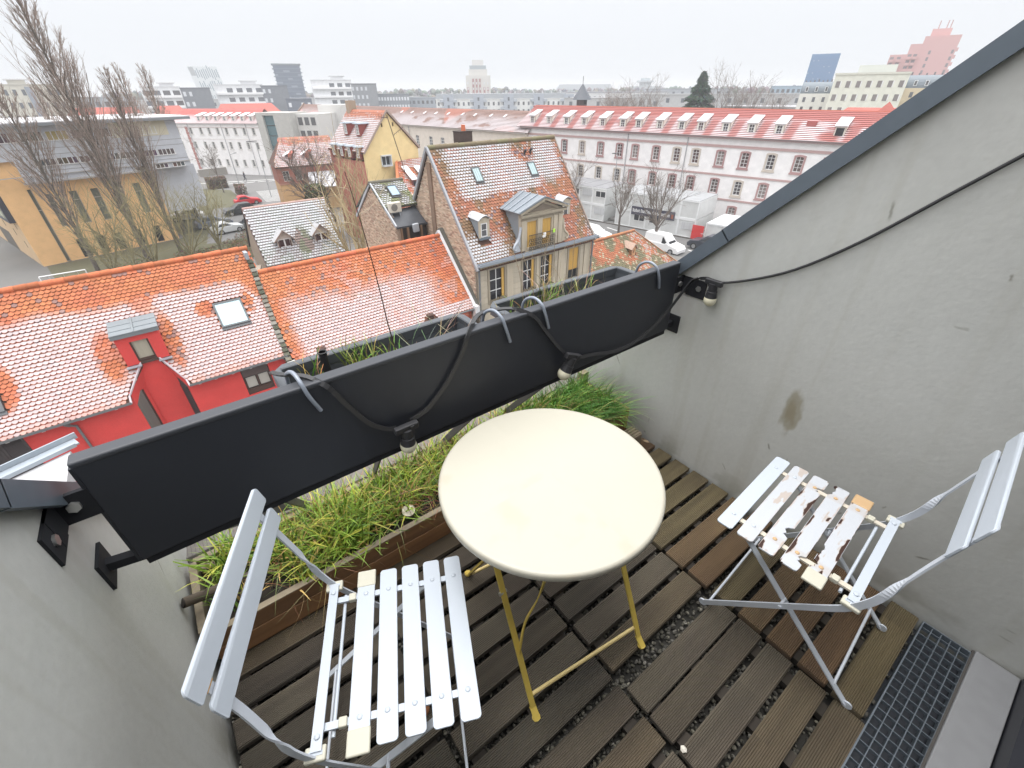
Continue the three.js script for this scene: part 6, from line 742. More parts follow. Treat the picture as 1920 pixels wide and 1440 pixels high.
// cars
function car(label, [x, z], turn, col, { L = 4.3, W = 1.78, H = 1.48, van = 0, suv = 0, group } = {}) {
  const t = thing(van ? 'parked_van' : 'parked_car', label, van ? 'van' : 'car', [x, -14, z], turn, group ? { group } : {}), a = L / 2, b = 0.3 + suv * 0.06, hb = (van ? 1.0 : 0.92) + suv * 0.12;
  const ext = (pts, w, bev) => { const g = new THREE.ExtrudeGeometry(shp(pts), { depth: w - 2 * bev, bevelEnabled: true, bevelSize: bev, bevelThickness: bev, bevelSegments: 2 }); g.translate(0, 0, -(w - 2 * bev) / 2); return prep(g); };
  const pm = mat(col, 0.28, { metal: 0.1 }), bump = [[-a + 0.06, b], [-a, b + 0.25], [-a + 0.06, hb - 0.12], [-a + 0.35, hb - 0.02]], body = [...bump, ...(van ? [[a - 1.15, hb], [a - 0.2, hb - 0.22], [a, hb - 0.45], [a - 0.03, b]] : [[a - 1.2, hb], [a - 0.25, hb - 0.16], [a, hb - 0.4], [a - 0.03, b]])];
  M('body', ext(body, W, 0.07), pm, t); const cb = van ? [[-a + 0.04, hb - 0.1], [-a + 0.12, H], [a - 1.95, H], [a - 1.12, hb - 0.02]] : suv ? [[-a + 0.1, hb - 0.05], [-a + 0.35, H - 0.06], [-a + 0.8, H], [a - 2.1, H], [a - 1.25, hb]] : [[-a + 0.2, hb - 0.05], [-a + 0.75, H - 0.05], [-a + 1.2, H], [a - 2.15, H - 0.02], [a - 1.2, hb]];
  const cg = ext(cb, W - 0.12, 0.06), p = cg.attributes.position; for (let i = 0; i < p.count; i++) { const f = 1 - 0.16 * clamp((p.getY(i) - hb) / (H - hb)); p.setZ(i, p.getZ(i) * f); } cg.computeVertexNormals(); M('cabin', cg, pm, t);
  const gl = mat([0.03, 0.033, 0.038], 0.08), hm = (hb + H) / 2, zs = (W / 2 - 0.05) * 0.945; for (const s of [-1, 1]) { const q = van ? [[a - 2.1, hb + 0.04], [a - 2.1, H - 0.16], [a - 1.98, H - 0.16], [a - 1.35, hb + 0.04]] : [[-a + 0.5, hb + 0.03], [-a + 0.85, H - 0.12], [a - 2.2, H - 0.12], [a - 1.5, hb + 0.03]]; M('side_window', slab((s > 0 ? q : q.slice().reverse()).map(([X, Y]) => [X, Y, s * ((W / 2 - 0.05) * (1 - 0.16 * clamp((Y - hb) / (H - hb))) + 0.012)]), 0.01), gl, t); }
  const ws = van ? [[a - 1.16, hb + 0.02], [a - 1.9, H - 0.06]] : [[a - 1.27 - suv * 0.03, hb + 0.03], [a - 2.08, H - 0.05]], yz = W / 2 - 0.2; M('windscreen', slab([[ws[0][0] + 0.05, ws[0][1], -yz], [ws[1][0] + 0.05, ws[1][1], -yz * 0.86], [ws[1][0] + 0.05, ws[1][1], yz * 0.86], [ws[0][0] + 0.05, ws[0][1], yz]].reverse(), 0.01), gl, t); if (!van) M('rear_window', slab([[-a + (suv ? 0.12 : 0.3), hb + 0.05, -yz], [-a + (suv ? 0.3 : 0.72), H - 0.12, -yz * 0.86], [-a + (suv ? 0.3 : 0.72), H - 0.12, yz * 0.86], [-a + (suv ? 0.12 : 0.3), hb + 0.05, yz]].map(v => [v[0] - 0.05, v[1] + 0.03, v[2]]), 0.01), gl, t);
  const wr = 0.32 + suv * 0.05, rub = mat([0.02, 0.02, 0.02], 0.8), al = mat([0.4, 0.4, 0.41], 0.35, { metal: 0.6 }); for (const X of [-a + 0.78, a - 0.82]) for (const s of [-1, 1]) { const w = M('wheel', new THREE.CylinderGeometry(wr, wr, 0.22, 20).rotateX(Math.PI / 2).translate(X, wr, s * (W / 2 - 0.09)), rub, t); M('rim', new THREE.CylinderGeometry(wr * 0.62, wr * 0.62, 0.02, 12).rotateX(Math.PI / 2).translate(X, wr, s * (W / 2 + 0.03)), al, w); }
  for (const s of [-1, 1]) { M('headlight', rbx(a - 0.17, a + 0.0, hb - 0.42, hb - 0.26, s * (W / 2 - 0.28) - 0.2, s * (W / 2 - 0.28) + 0.16, 0.03, 1), mat([0.6, 0.62, 0.64], 0.15), t); M('tail_light', rbx(-a - 0.01, -a + 0.12, hb - 0.35, hb - 0.12, s * (W / 2 - 0.2) - 0.12, s * (W / 2 - 0.2) + 0.12, 0.03, 1), mat([0.35, 0.01, 0.01], 0.3), t); M('door_mirror', rbx(a - 1.55, a - 1.4, hb + 0.02, hb + 0.16, s * (W / 2 + 0.02) - 0.08, s * (W / 2 + 0.02) + 0.08, 0.03, 1), pm, t); }
  M('number_plate', bx(a + 0.0, a + 0.02, b + 0.12, b + 0.23, -0.26, 0.26), mat([0.7, 0.7, 0.68], 0.5), t); M('bumper', rbx(a - 0.1, a + 0.035, b - 0.02, b + 0.1, -W / 2 + 0.1, W / 2 - 0.1, 0.03, 1), mat([0.04, 0.04, 0.045], 0.6), t); return t;
}
car('white panel van parked at the kerb behind the mossy roof', [44.1, -30.2], R(-85), [0.78, 0.78, 0.78], { van: 1, L: 4.4, H: 1.85 });
car('dark grey estate car driving on the street beside the pale site cabins', [48.3, -27.0], R(95), [0.045, 0.05, 0.065], { suv: 1, L: 4.7, H: 1.66, W: 1.9 });
car('white car mostly hidden between the stone house and the mossy roof', [41.5, -38.6], R(-85), [0.76, 0.76, 0.76], {});
car('bright red estate car parked near the crossing', [11.2, -88.0], R(4), [0.55, 0.012, 0.02], { H: 1.42, L: 3.8, W: 1.65 });
car('black car with snow on its bonnet parked next to the red one', [8.9, -81.3], R(186), [0.025, 0.03, 0.032], { L: 4.4 });
car('white car half hidden by bare shrubs in the car park', [2.0, -82.0], R(170), [0.7, 0.7, 0.7], {});
car('grey blue car parked in the middle of the car park', [4.6, -75.2], R(10), [0.13, 0.15, 0.19], {});
car('white car with pale roof nearest the snowy roofed house', [5.7, -70.6], R(12), [0.6, 0.62, 0.62], { L: 3.8, H: 1.4, W: 1.65 });
car('dark car tucked against the snowy roofed house gable', [8.4, -70.4], R(100), [0.03, 0.03, 0.035], {});
// trees
class Segs { constructor() { this.p = []; this.n = []; } seg(a, b, r0, r1, k) { const d = b.clone().sub(a).normalize(), x = (Math.abs(d.y) < 0.9 ? V(0, 1, 0) : V(1, 0, 0)).cross(d).normalize(), y = d.clone().cross(x); const P = (o, r, i) => { const q = i / k * 6.2832, c = Math.cos(q), s = Math.sin(q); const n = [x.x * c + y.x * s, x.y * c + y.y * s, x.z * c + y.z * s]; return [[o.x + n[0] * r, o.y + n[1] * r, o.z + n[2] * r], n]; }; for (let i = 0; i < k; i++) { const A = P(a, r0, i), B = P(a, r0, i + 1), C = P(b, r1, i), D = P(b, r1, i + 1); for (const q of [A, B, D, A, D, C]) { this.p.push(...q[0]); this.n.push(...q[1]); } } } geo() { const g = new THREE.BufferGeometry(); g.setAttribute('position', new THREE.Float32BufferAttribute(this.p, 3)); g.setAttribute('normal', new THREE.Float32BufferAttribute(this.n, 3)); return g; } }
function limb(S, a, d, L, r0, r1, n, wob, up, k) { const pts = [a.clone()]; d = d.clone(); let p = a.clone(); for (let i = 0; i < n; i++) { d.add(V(rr(-wob, wob), rr(-wob, wob) + up, rr(-wob, wob))).normalize(); const q = p.clone().addScaledVector(d, L / n); S.seg(p, q, mix(r0, r1, i / n), mix(r0, r1, (i + 1) / n), k); p = q; pts.push(q); } return pts; }
const along = (pts, f) => { const x = f * (pts.length - 1), i = Math.min(pts.length - 2, Math.floor(x)), p = pts[i].clone().lerp(pts[i + 1], x - i), d = pts[i + 1].clone().sub(pts[i]).normalize(); return [p, d]; };
const splay = (d, ang, az) => { const x = (Math.abs(d.y) < 0.95 ? V(0, 1, 0) : V(1, 0, 0)).cross(d).normalize(), y = d.clone().cross(x); return d.clone().multiplyScalar(Math.cos(ang)).addScaledVector(x, Math.sin(ang) * Math.cos(az)).addScaledVector(y, Math.sin(ang) * Math.sin(az)); };
function bareTree(label, pos, h, o = {}) { // crown of forked limbs and twigs
  const q = { trunk: 0.3, r: 0.16, first: 6, ang: 0.6, len: 0.55, sub: 7, sub2: 6, sub3: 3, up: 0.05, wob: 0.1, bark: [0.12, 0.10, 0.085], twig: [0.20, 0.165, 0.14], tr: 0.012, lean: [0, 0], ...o };
  const t = thing(o.name || 'bare_tree', label, 'tree', pos, 0, o.group ? { group: o.group } : {}), T = new Segs(), B = new Segs(), W = new Segs(); const tr = limb(T, V(0, 0, 0), V(q.lean[0], 1, q.lean[1]).normalize(), h * q.trunk, q.r, q.r * 0.75, 5, 0.04, 0.02, 8);
  for (let i = 0; i < q.first; i++) { const [p] = along(tr, i < q.first * 0.6 ? 1 : rr(0.7, 1)); const d = splay(V(0, 1, 0), q.ang * rr(0.45, 1.2) * (i === 0 ? 0.3 : 1), i * 2.4 + rr(-0.5, 0.5)); const L = h * q.len * rr(0.75, 1.1), a = limb(B, p, d, L, q.r * 0.5, q.r * 0.12, 7, q.wob, q.up, 5);
    for (let j = 0; j < q.sub; j++) { const [p2, d2] = along(a, rr(0.2, 1)); const b = limb(B, p2, splay(d2, rr(0.35, 0.8), rr(0, 6.28)), L * rr(0.28, 0.5), q.r * 0.18, q.r * 0.05, 5, q.wob, q.up, 4);
      for (let k = 0; k < q.sub2; k++) { const [p3, d3] = along(b, rr(0.15, 1)); const c = limb(W, p3, splay(d3, rr(0.3, 0.9), rr(0, 6.28)), L * rr(0.12, 0.25), q.tr, q.tr * 0.5, 3, q.wob * 1.4, q.up, 3); for (let m = 0; m < q.sub3; m++) { const [p4, d4] = along(c, rr(0.2, 1)); limb(W, p4, splay(d4, rr(0.3, 0.9), rr(0, 6.28)), L * rr(0.06, 0.12), q.tr * 0.7, q.tr * 0.35, 2, q.wob, q.up, 3); } } } }
  M('trunk', T.geo(), mat(q.bark, 0.95, { map: TX.fine, bumpMap: TX.fine, bumpScale: 0.02 }), t); M('branches', B.geo(), mat(q.bark.map((v, i) => (v + q.twig[i]) / 2), 0.95), t); M('twigs', W.geo(), mat(q.twig, 0.95), t, { kind: 'stuff' }); return t;
}
bareTree('bare street tree standing in front of the company banner', [44.2, -14, -31.6], 8.6, { r: 0.2, trunk: 0.28, first: 8, ang: 0.8, len: 0.62, sub: 8, group: undefined });
bareTree('smaller bare street tree left of the company banner', [45.7, -14, -38.4], 7.4, { r: 0.15, trunk: 0.3, first: 7, ang: 0.75, len: 0.6 });
bareTree('bare street tree behind the right edge of the stone house roof', [45.6, -14, -47.5], 7.6, { r: 0.14, trunk: 0.3, first: 7, ang: 0.75, len: 0.6 });
bareTree('pale yellowish bare tree in front of the yellow house', [11.6, -14, -36.5], 11.2, { r: 0.26, trunk: 0.22, first: 8, ang: 0.42, len: 0.72, sub: 7, sub2: 4, sub3: 2, up: 0.07, bark: [0.30, 0.24, 0.15], twig: [0.46, 0.37, 0.21], tr: 0.016 });
bareTree('dark bare tree before the brick corner house', [15.6, -14, -62], 10.8, { r: 0.2, trunk: 0.3, first: 9, ang: 0.7, len: 0.6, sub: 9, bark: [0.09, 0.075, 0.06], twig: [0.17, 0.135, 0.11], tr: 0.019 });
{ const t = thing('ivy_bush', 'dense dark green ivy mass below the dark bare tree', 'shrub', [14.6, -14, -58]), L = []; for (let i = 0; i < 5200; i++) { const a = rr(0, 6.28), r = Math.sqrt(rnd()), y = rnd(); L.push([TRS([1.9 * r * Math.cos(a) * (1 - 0.4 * y), 0.3 + 6.2 * y, 1.7 * r * Math.sin(a) * (1 - 0.4 * y)], [rr(0, 6), rr(0, 6), rr(0, 6)], [rr(0.07, 0.15), 0.02, rr(0.07, 0.15)]), [0.085, 0.085, 0.045].map(c => c * rr(0.5, 1.5))]); } inst('foliage', new THREE.OctahedronGeometry(1, 0), mat([1, 1, 1], 0.8), L, t); M('trunk', rod([0, 0, 0], [0, 4, 0], 0.2, 0.1), mat([0.08, 0.06, 0.05], 0.9), t); }
// ---------- school, poplars, corner building on the left ----------
function poplar(label, pos, h, w, o = {}) {
  const t = thing('poplar_tree', label, 'tree', pos, 0, {}), T = new Segs(), B = new Segs(), W = new Segs(), n = o.n || 60, r = h * 0.012; const tr = limb(T, V(0, 0, 0), V(0, 1, 0), h * 0.97, r, 0.02, 12, 0.018, 0.02, 7);
  for (let i = 0; i < n; i++) { const f = 0.1 + 0.85 * Math.pow((i + rnd()) / n, 0.9), [p] = along(tr, f); const env = w * Math.pow(Math.sin(Math.PI * clamp(0.14 + f * 0.84)), 0.8) * (1.1 - 0.45 * f), L = Math.max(1.0, (1 - f) * h * rr(0.28, 0.5) + 0.8), a0 = Math.min(0.55, Math.atan2(env, L * 0.75) * rr(0.6, 1.25)); const a = limb(B, p, splay(V(0, 1, 0), a0, i * 2.4 + rr(-0.6, 0.6)), L, r * 0.27 * (1 - f * 0.6), 0.014, 8, 0.05, 0.06, 4);
    const ns = o.sub || 9; for (let j = 0; j < ns; j++) { const [p2, d2] = along(a, rr(0.12, 1)), l2 = L * rr(0.16, 0.36); const b = limb(W, p2, splay(d2, rr(0.2, 0.55), rr(0, 6.28)), l2, 0.022, 0.009, 4, 0.07, 0.09, 3); for (let k = 0; k < (o.sub2 || 4); k++) { const [p3, d3] = along(b, rr(0.2, 1)); limb(W, p3, splay(d3, rr(0.2, 0.6), rr(0, 6.28)), l2 * rr(0.25, 0.6), 0.012, 0.006, 2, 0.08, 0.08, 3); } } }
  const bk = o.bark || [0.125, 0.105, 0.085]; M('trunk', T.geo(), mat(bk, 0.95, { map: TX.fine }), t); M('branches', B.geo(), mat(bk.map(v => v * 1.15), 0.95), t); M('twigs', W.geo(), mat(o.twig || [0.32, 0.25, 0.21], 0.95), t, { kind: 'stuff' }); return t;
}
poplar('tallest bare poplar, rising out of the top of the picture at the left', [-3.4, -14, -62], 24, 2.2, { n: 90, sub: 11 });
poplar('bare poplar cut by the left edge of the picture', [-7.9, -14, -62], 17.6, 1.9, { n: 60 });
poplar('bare poplar right of the tallest one before the school corner', [-0.3, -14, -64.5], 18.0, 1.5, { n: 60 });
poplar('slim bare poplar second from the right of the row by the school', [0.9, -14, -75], 18.6, 1.4, { n: 50 });
poplar('slim bare poplar at the right end of the row by the school', [3.3, -14, -80], 18.8, 1.3, { n: 50 });
poplar('short slim bare poplar between the left edge one and the tallest', [-6.6, -14, -72], 17.0, 1.0, { n: 40 });
for (const [l, p, h, r] of [['greenish bare shrub tree with many stems before the school wall', [-6.0, -14, -55], 8.0, 0.16], ['greenish bare shrub tree in front of the tall school windows', [-2.6, -14, -55.5], 8.8, 0.17], ['bare spreading tree by the school lower right corner', [0.4, -14, -56.5], 8.4, 0.17], ['bare spreading greenish tree left of the parked cars', [3.4, -14, -60], 8.2, 0.17], ['low bare tree leaning over the football goal side of the lawn', [-4.4, -14, -53], 6.5, 0.13]]) bareTree(l, p, h, { name: 'shrub_tree', r, trunk: 0.16, first: 7, ang: 0.6, len: 0.7, sub: 7, sub2: 5, sub3: 2, bark: [0.16, 0.14, 0.075], twig: [0.28, 0.25, 0.13], tr: 0.011 });
{ const t = thing('undergrowth', 'brown and green undergrowth along the lawn behind the orange roof ridge', 'shrubs', [0, -14, -57], 0, { kind: 'stuff' }), L = []; for (let i = 0; i < 9000; i++) { const x = rr(-6, 8.5), z = rr(-6, 3.5), y = rr(0, 1.5) * sst(0.35, 0.65, fbm(x * 0.5 + 9, z * 0.5, 601, 3)); L.push([TRS([x, y, z - x * 0.5], [rr(0, 6), rr(0, 6), rr(0, 6)], [rr(0.02, 0.05), rr(0.08, 0.22), 0.02]), (rnd() < 0.45 ? [0.12, 0.13, 0.045] : [0.2, 0.135, 0.085]).map(c => c * rr(0.5, 1.3))]); } inst('leaves', new THREE.OctahedronGeometry(1, 0), mat([1, 1, 1], 0.9), L, t); }
{ // school
  const [p, t] = place(-12.65, -67.58, 73.2), h = thing('school_building', 'orange school building with grey metal upper floors behind the poplars', 'building', p, t);
  const or = mat([0.85, 0.53, 0.25], 0.9, { map: TX.mottle }), gr = mat([0.56, 0.585, 0.63], 0.6, { map: TX.mottle }), dk = mat([0.12, 0.105, 0.09], 0.8), holes = [[2.0, -0.0, 0.36, 7.4], [3.15, 3.5, 0.55, 3.3], [5.1, 3.5, 0.7, 3.3], [6.95, 3.45, 0.75, 3.35], [8.9, 3.5, 0.75, 3.3], [10.9, 3.5, 0.75, 3.3], [3.6, 0.05, 0.9, 2.0], [5.3, 0.05, 0.8, 2.0], [7.0, 0.05, 0.8, 1.9], [9.0, 0.05, 0.75, 1.9], [11, 0.05, 0.75, 1.9]];
  M('wall', [wallG([[0, 0], [13.3, 0], [13.3, 8.0], [2.2, 8.0], [2.2, 10], [0, 10]], holes, 0.3), rotG(wallG([[-26, 0], [0, 0], [0, 10], [-26, 10]], [], 0.3), -Math.PI / 2, 0, 0, -0.31), rotG(wallG([[0, 0], [20, 0], [20, 8], [0, 8]], [], 0.3), Math.PI / 2, 13.3, 0, -0.31)], or, h);
  for (const [x, y, w, hh] of holes) { const tall = hh > 2.5; const g = M('window', [bx(x, x + 0.06, y, y + hh, -0.26, -0.2), bx(x + w - 0.06, x + w, y, y + hh, -0.26, -0.2), bx(x, x + w, y + hh * 0.72, y + hh * 0.72 + 0.07, -0.26, -0.19), bx(x, x + w, y, y + 0.07, -0.26, -0.19)], tall ? mat([0.4, 0.38, 0.34], 0.6) : dk, h); M('pane', bx(x + 0.05, x + w - 0.05, y, y + hh, -0.29, -0.27), tall ? mat([0.15, 0.165, 0.14], 0.2) : glassM[2], g); }
  // dark framed bay on the yard side, pale render below
  const G = M('bay', [bx(-0.5, -0.02, 4.5, 7.6, -7.5, -0.6)], mat([0.035, 0.04, 0.06], 0.5), h); M('pane', bx(-0.53, -0.505, 4.9, 7.3, -7.2, -1.1), mat([0.32, 0.34, 0.22], 0.2), G); M('plinth_render', [bx(-0.03, -0.002, 0, 4.3, -26, -0.35)], mat([0.62, 0.44, 0.26], 0.9, { map: TX.mottle }), h); for (const [y, v] of [[3.6, 2.2], [2.6, 5], [1.6, 2.6], [3.0, 9]]) M('slot', bx(-0.06, -0.035, y, y + 0.7, -v - 0.12, -v), dk, h); M('dark_doorway', bx(-0.05, -0.032, 0, 2.2, -16, -10), dk, h);
  // grey upper storeys
  M('upper_floors', [bx(2.2, 17.6, 8.0, 12.9, -12, 0.35), bx(-0.1, 2.2, 10, 12.9, -12, 0.35), bx(13.35, 18.4, 3.0, 8.0, -12, -1.0)], gr, h); M('ledge', [bx(2.0, 13.6, 7.9, 8.05, 0.36, 0.7), bx(-0.2, 18, 8.55, 8.62, 0.36, 0.5)], mat([0.42, 0.40, 0.38], 0.7), h); for (const y of [8.9, 10.35, 10.9]) M('panel_joint', bx(2.2, 17.6, y, y + 0.03, 0.351, 0.362), dk, h);
  const grp = (x, y, n, hh, lit) => { const w = 0.42, g = M('window_band', [bx(x - 0.06, x + n * w + 0.06, y - 0.07, y, 0.34, 0.44), bx(x - 0.06, x, y, y + hh, 0.34, 0.42), ...Array.from({ length: n }, (_, i) => bx(x + (i + 1) * w - 0.045, x + (i + 1) * w + 0.02, y, y + hh, 0.34, 0.42))], whiteFr, h); for (let i = 0; i < n; i++) M('pane', bx(x + i * w + 0.005, x + (i + 1) * w - 0.05, y, y + hh, 0.352, 0.37), lit ? mat([0.42, 0.34, 0.13], 0.2) : mat([0.085, 0.065, 0.07].map(v => v * rr(0.7, 1.4)), 0.12), g); };
  for (let i = 0; i < 7; i++) grp(1.5 + i * 2.0 + (i > 0 ? 0.1 : 0), 11.6, 4, 0.75, i === 2 || i === 6); for (let i = 0; i < 7; i++) grp(3.6 + i * 1.85, 9.42, 4, 0.55, 0); for (const x of [11.8, 13.9, 15.7]) grp(x, 8.08, 3, 0.4, 0);
  M('roof_overhang', bx(-2.2, 19, 12.9, 13.15, -13, 1.3), mat([0.2, 0.215, 0.23], 0.6), h); M('snow_sheet', bx(-2.2, 19, 13.152, 13.24, -13, 1.25), mat([0.8, 0.8, 0.82], 0.8, { map: TX.snow }), h); M('cream_panel', bx(11, 16.5, 11.4, 12.85, 0.352, 0.375), mat([0.62, 0.58, 0.44], 0.8), h);
  const g = thing('football_goal', 'white football goal frame in the school yard behind the orange ridge', 'goal', [-9.5, -14, -55.4]); const gm = mat([0.76, 0.76, 0.76], 0.5); M('frame', [rod([-1.6, 0, 0], [-1.6, 2, 0], 0.05), rod([1.6, 0, 0], [1.6, 2, 0], 0.05), rod([-1.6, 2, 0], [1.6, 2, 0], 0.05), rod([-1.6, 2, 0], [-1.6, 0, -0.9], 0.03), rod([1.6, 2, 0], [1.6, 0, -0.9], 0.03), rod([-1.6, 0.05, -0.9], [1.6, 0.05, -0.9], 0.03)], gm, g);
  for (let i = 0; i < 3; i++) M('net_stay', rod([-1 + i, 2, 0], [-1 + i, 0.05, -0.9], 0.01, 0.01, 4), gm, g);
}
{ // white corner building
  const [p, t] = place(7.03, -134.37, 139.4), h = thing('white_corner_building', 'white four storey building with red hipped roof and seven little dormers beyond the crossing', 'building', p, t), X = [1.2, 4.7, 7.3, 9.4, 11.6, 13.8, 16, 18.2, 20.5], rows = [7.85, 5.1, 1.7], w = 0.6, hh = 1.35;
  M('wall', [wallG([[-0.4, 0], [22, 0], [22, 10], [-0.4, 10]], X.flatMap(x => rows.map(y => [x - w / 2, y, w, hh, 0.06])), 0.3), bx(-0.4, -0.1, 0, 10, -7, -0.31), bx(21.7, 22, 0, 10, -7, -0.31)], whiteWall, h); const G = winG(w, hh, { c: 2, r: 3, b: 0.07, z0: -0.2, z1: -0.1 }); for (const x of X) for (const y of rows) { const n = putWin(h, G, x, y, 0, { fm: mat([0.5, 0.5, 0.48], 0.6) }); M('surround', [bx(-w / 2 - 0.12, -w / 2, 0, hh, 0, 0.05), bx(w / 2, w / 2 + 0.12, 0, hh, 0, 0.05), bx(-w / 2 - 0.2, w / 2 + 0.2, -0.18, 0, 0, 0.1)], mat([0.62, 0.6, 0.57], 0.8), n); }
  for (let i = 0; i < 17; i++) M('quoin', rbx(3.35 + (i % 2) * 0.05, 4.0 - (i % 2) * 0.15 + 0.05, 0.8 + i * 0.5, 1.27 + i * 0.5, 0, 0.08, 0.01, 1), mat([0.42, 0.2, 0.18], 0.85), h); M('string_course', [bx(-0.4, 22, 9.1, 9.25, 0, 0.08)], mat([0.6, 0.52, 0.5], 0.8), h); M('string_course', [bx(-0.4, 22, 6.9, 7.0, 0, 0.06)], mat([0.7, 0.66, 0.64], 0.8), h); M('cornice', bx(-0.6, 22, 9.85, 10.05, 0, 0.4), mat([0.55, 0.52, 0.52], 0.7), h); for (const x of [4.3, 12.8, 18.9]) M('downpipe', rod([x, 0, 0.1], [x, 10, 0.1], 0.06), mat([0.45, 0.45, 0.46], 0.6), h);
  const L = 4.3, S = V(0, 2.5, -3.5).normalize(); rowRoof(h, [-0.9, 9.95, 0.4], [1, 0, 0], [0, S.y, S.z], 23, L, 13, (a, b, f) => lerp3([0.45, 0.12, 0.105], [0.56, 0.52, 0.53], sst(2.6, 1.2, b + 1.5 * (fbm(a * 0.4, b * 0.6, 611, 4) - 0.5)) * (f > 0.2 ? 0.95 : 0.3)), 'roof', b => [2.6 * b / L, 23]); M('hip_roof', [slab([[-0.9, 9.95, -7.4], [-0.9, 9.95, 0.4], [1.75, 12.45, -3.1]], 0.1), slab([[1.75, 12.45, -3.1], [22.1, 12.45, -3.1], [22.1, 10, -7], [-0.9, 10, -7]].reverse(), 0.1)], mat([0.5, 0.2, 0.18], 0.85, { map: TX.snow }), h);
  for (let i = 0; i < 7; i++) { const x = 7.5 + i * 2.17, d = M('dormer', bx(x - 0.45, x + 0.45, 10.3, 11.3, -1.3, -0.2), mat([0.72, 0.66, 0.62], 0.8), h); M('snowy_top', slab([[x - 0.6, 11.35, 0.0], [x + 0.6, 11.35, 0.0], [x + 0.9, 11.9, -2.4], [x - 0.3, 11.9, -2.4]], 0.12), mat([0.8, 0.78, 0.79], 0.8), d); putWin(d, winG(0.5, 0.75, { c: 2, r: 2, b: 0.05, z0: -0.02, z1: 0.03 }), x, 10.42, -0.2, { gm: glassM[3] }); }
  const c = thing('concrete_link_block', 'pale concrete block with tall dark glazing joined to the white corner building', 'building', p, t), cm = mat([0.47, 0.46, 0.43], 0.8, { map: TX.mottle }); M('wall', [bx(22.05, 23.7, 0, 11.9, -6, 0.1), bx(26.2, 30, 0, 11.9, -6, 0.1), bx(23.7, 26.2, 11.4, 11.9, -6, 0.1), bx(23.7, 26.2, 0, 3.6, -6, 0.1)], cm, c); for (const [a, b] of [[3.6, 5.6], [5.75, 7.6], [7.75, 9.5], [9.65, 11.4]]) M('pane', bx(23.7, 26.2, a, b, -0.5, -0.4), mat([0.09, 0.16, 0.18], 0.12), c); M('pale_panel', bx(23.7, 26.2, 3.62, 5.0, -0.39, -0.36), mat([0.6, 0.66, 0.74], 0.4), c); M('upper_block', [bx(30, 35, 0, 11.6, -9, -2), bx(31, 36.5, 0, 13, -14, -9)], mat([0.56, 0.55, 0.53], 0.8), c); for (let i = 0; i < 4; i++) for (let j = 0; j < 3; j++) M('window', bx(30.4 + j * 1.5, 31.4 + j * 1.5, 2.4 + i * 2.4, 3.8 + i * 2.4, -2, -1.95), glassM[3], c);
  const w2 = thing('retaining_wall', 'low stone wall and railing at the foot of the white corner building', 'wall', [10.8, -14, -127]); M('wall', [beam([-2.5, 0.7, 1.5], [13, 0.7, -15 + 13.6], 0.4, 1.4).translate(0, 0, 0)], mat([0.3, 0.28, 0.25], 0.9, { map: TX.fine }), w2); M('coping', beam([-2.5, 1.45, 1.5], [13, 1.45, -1.4], 0.5, 0.1), mat([0.5, 0.48, 0.45], 0.8), w2);
}
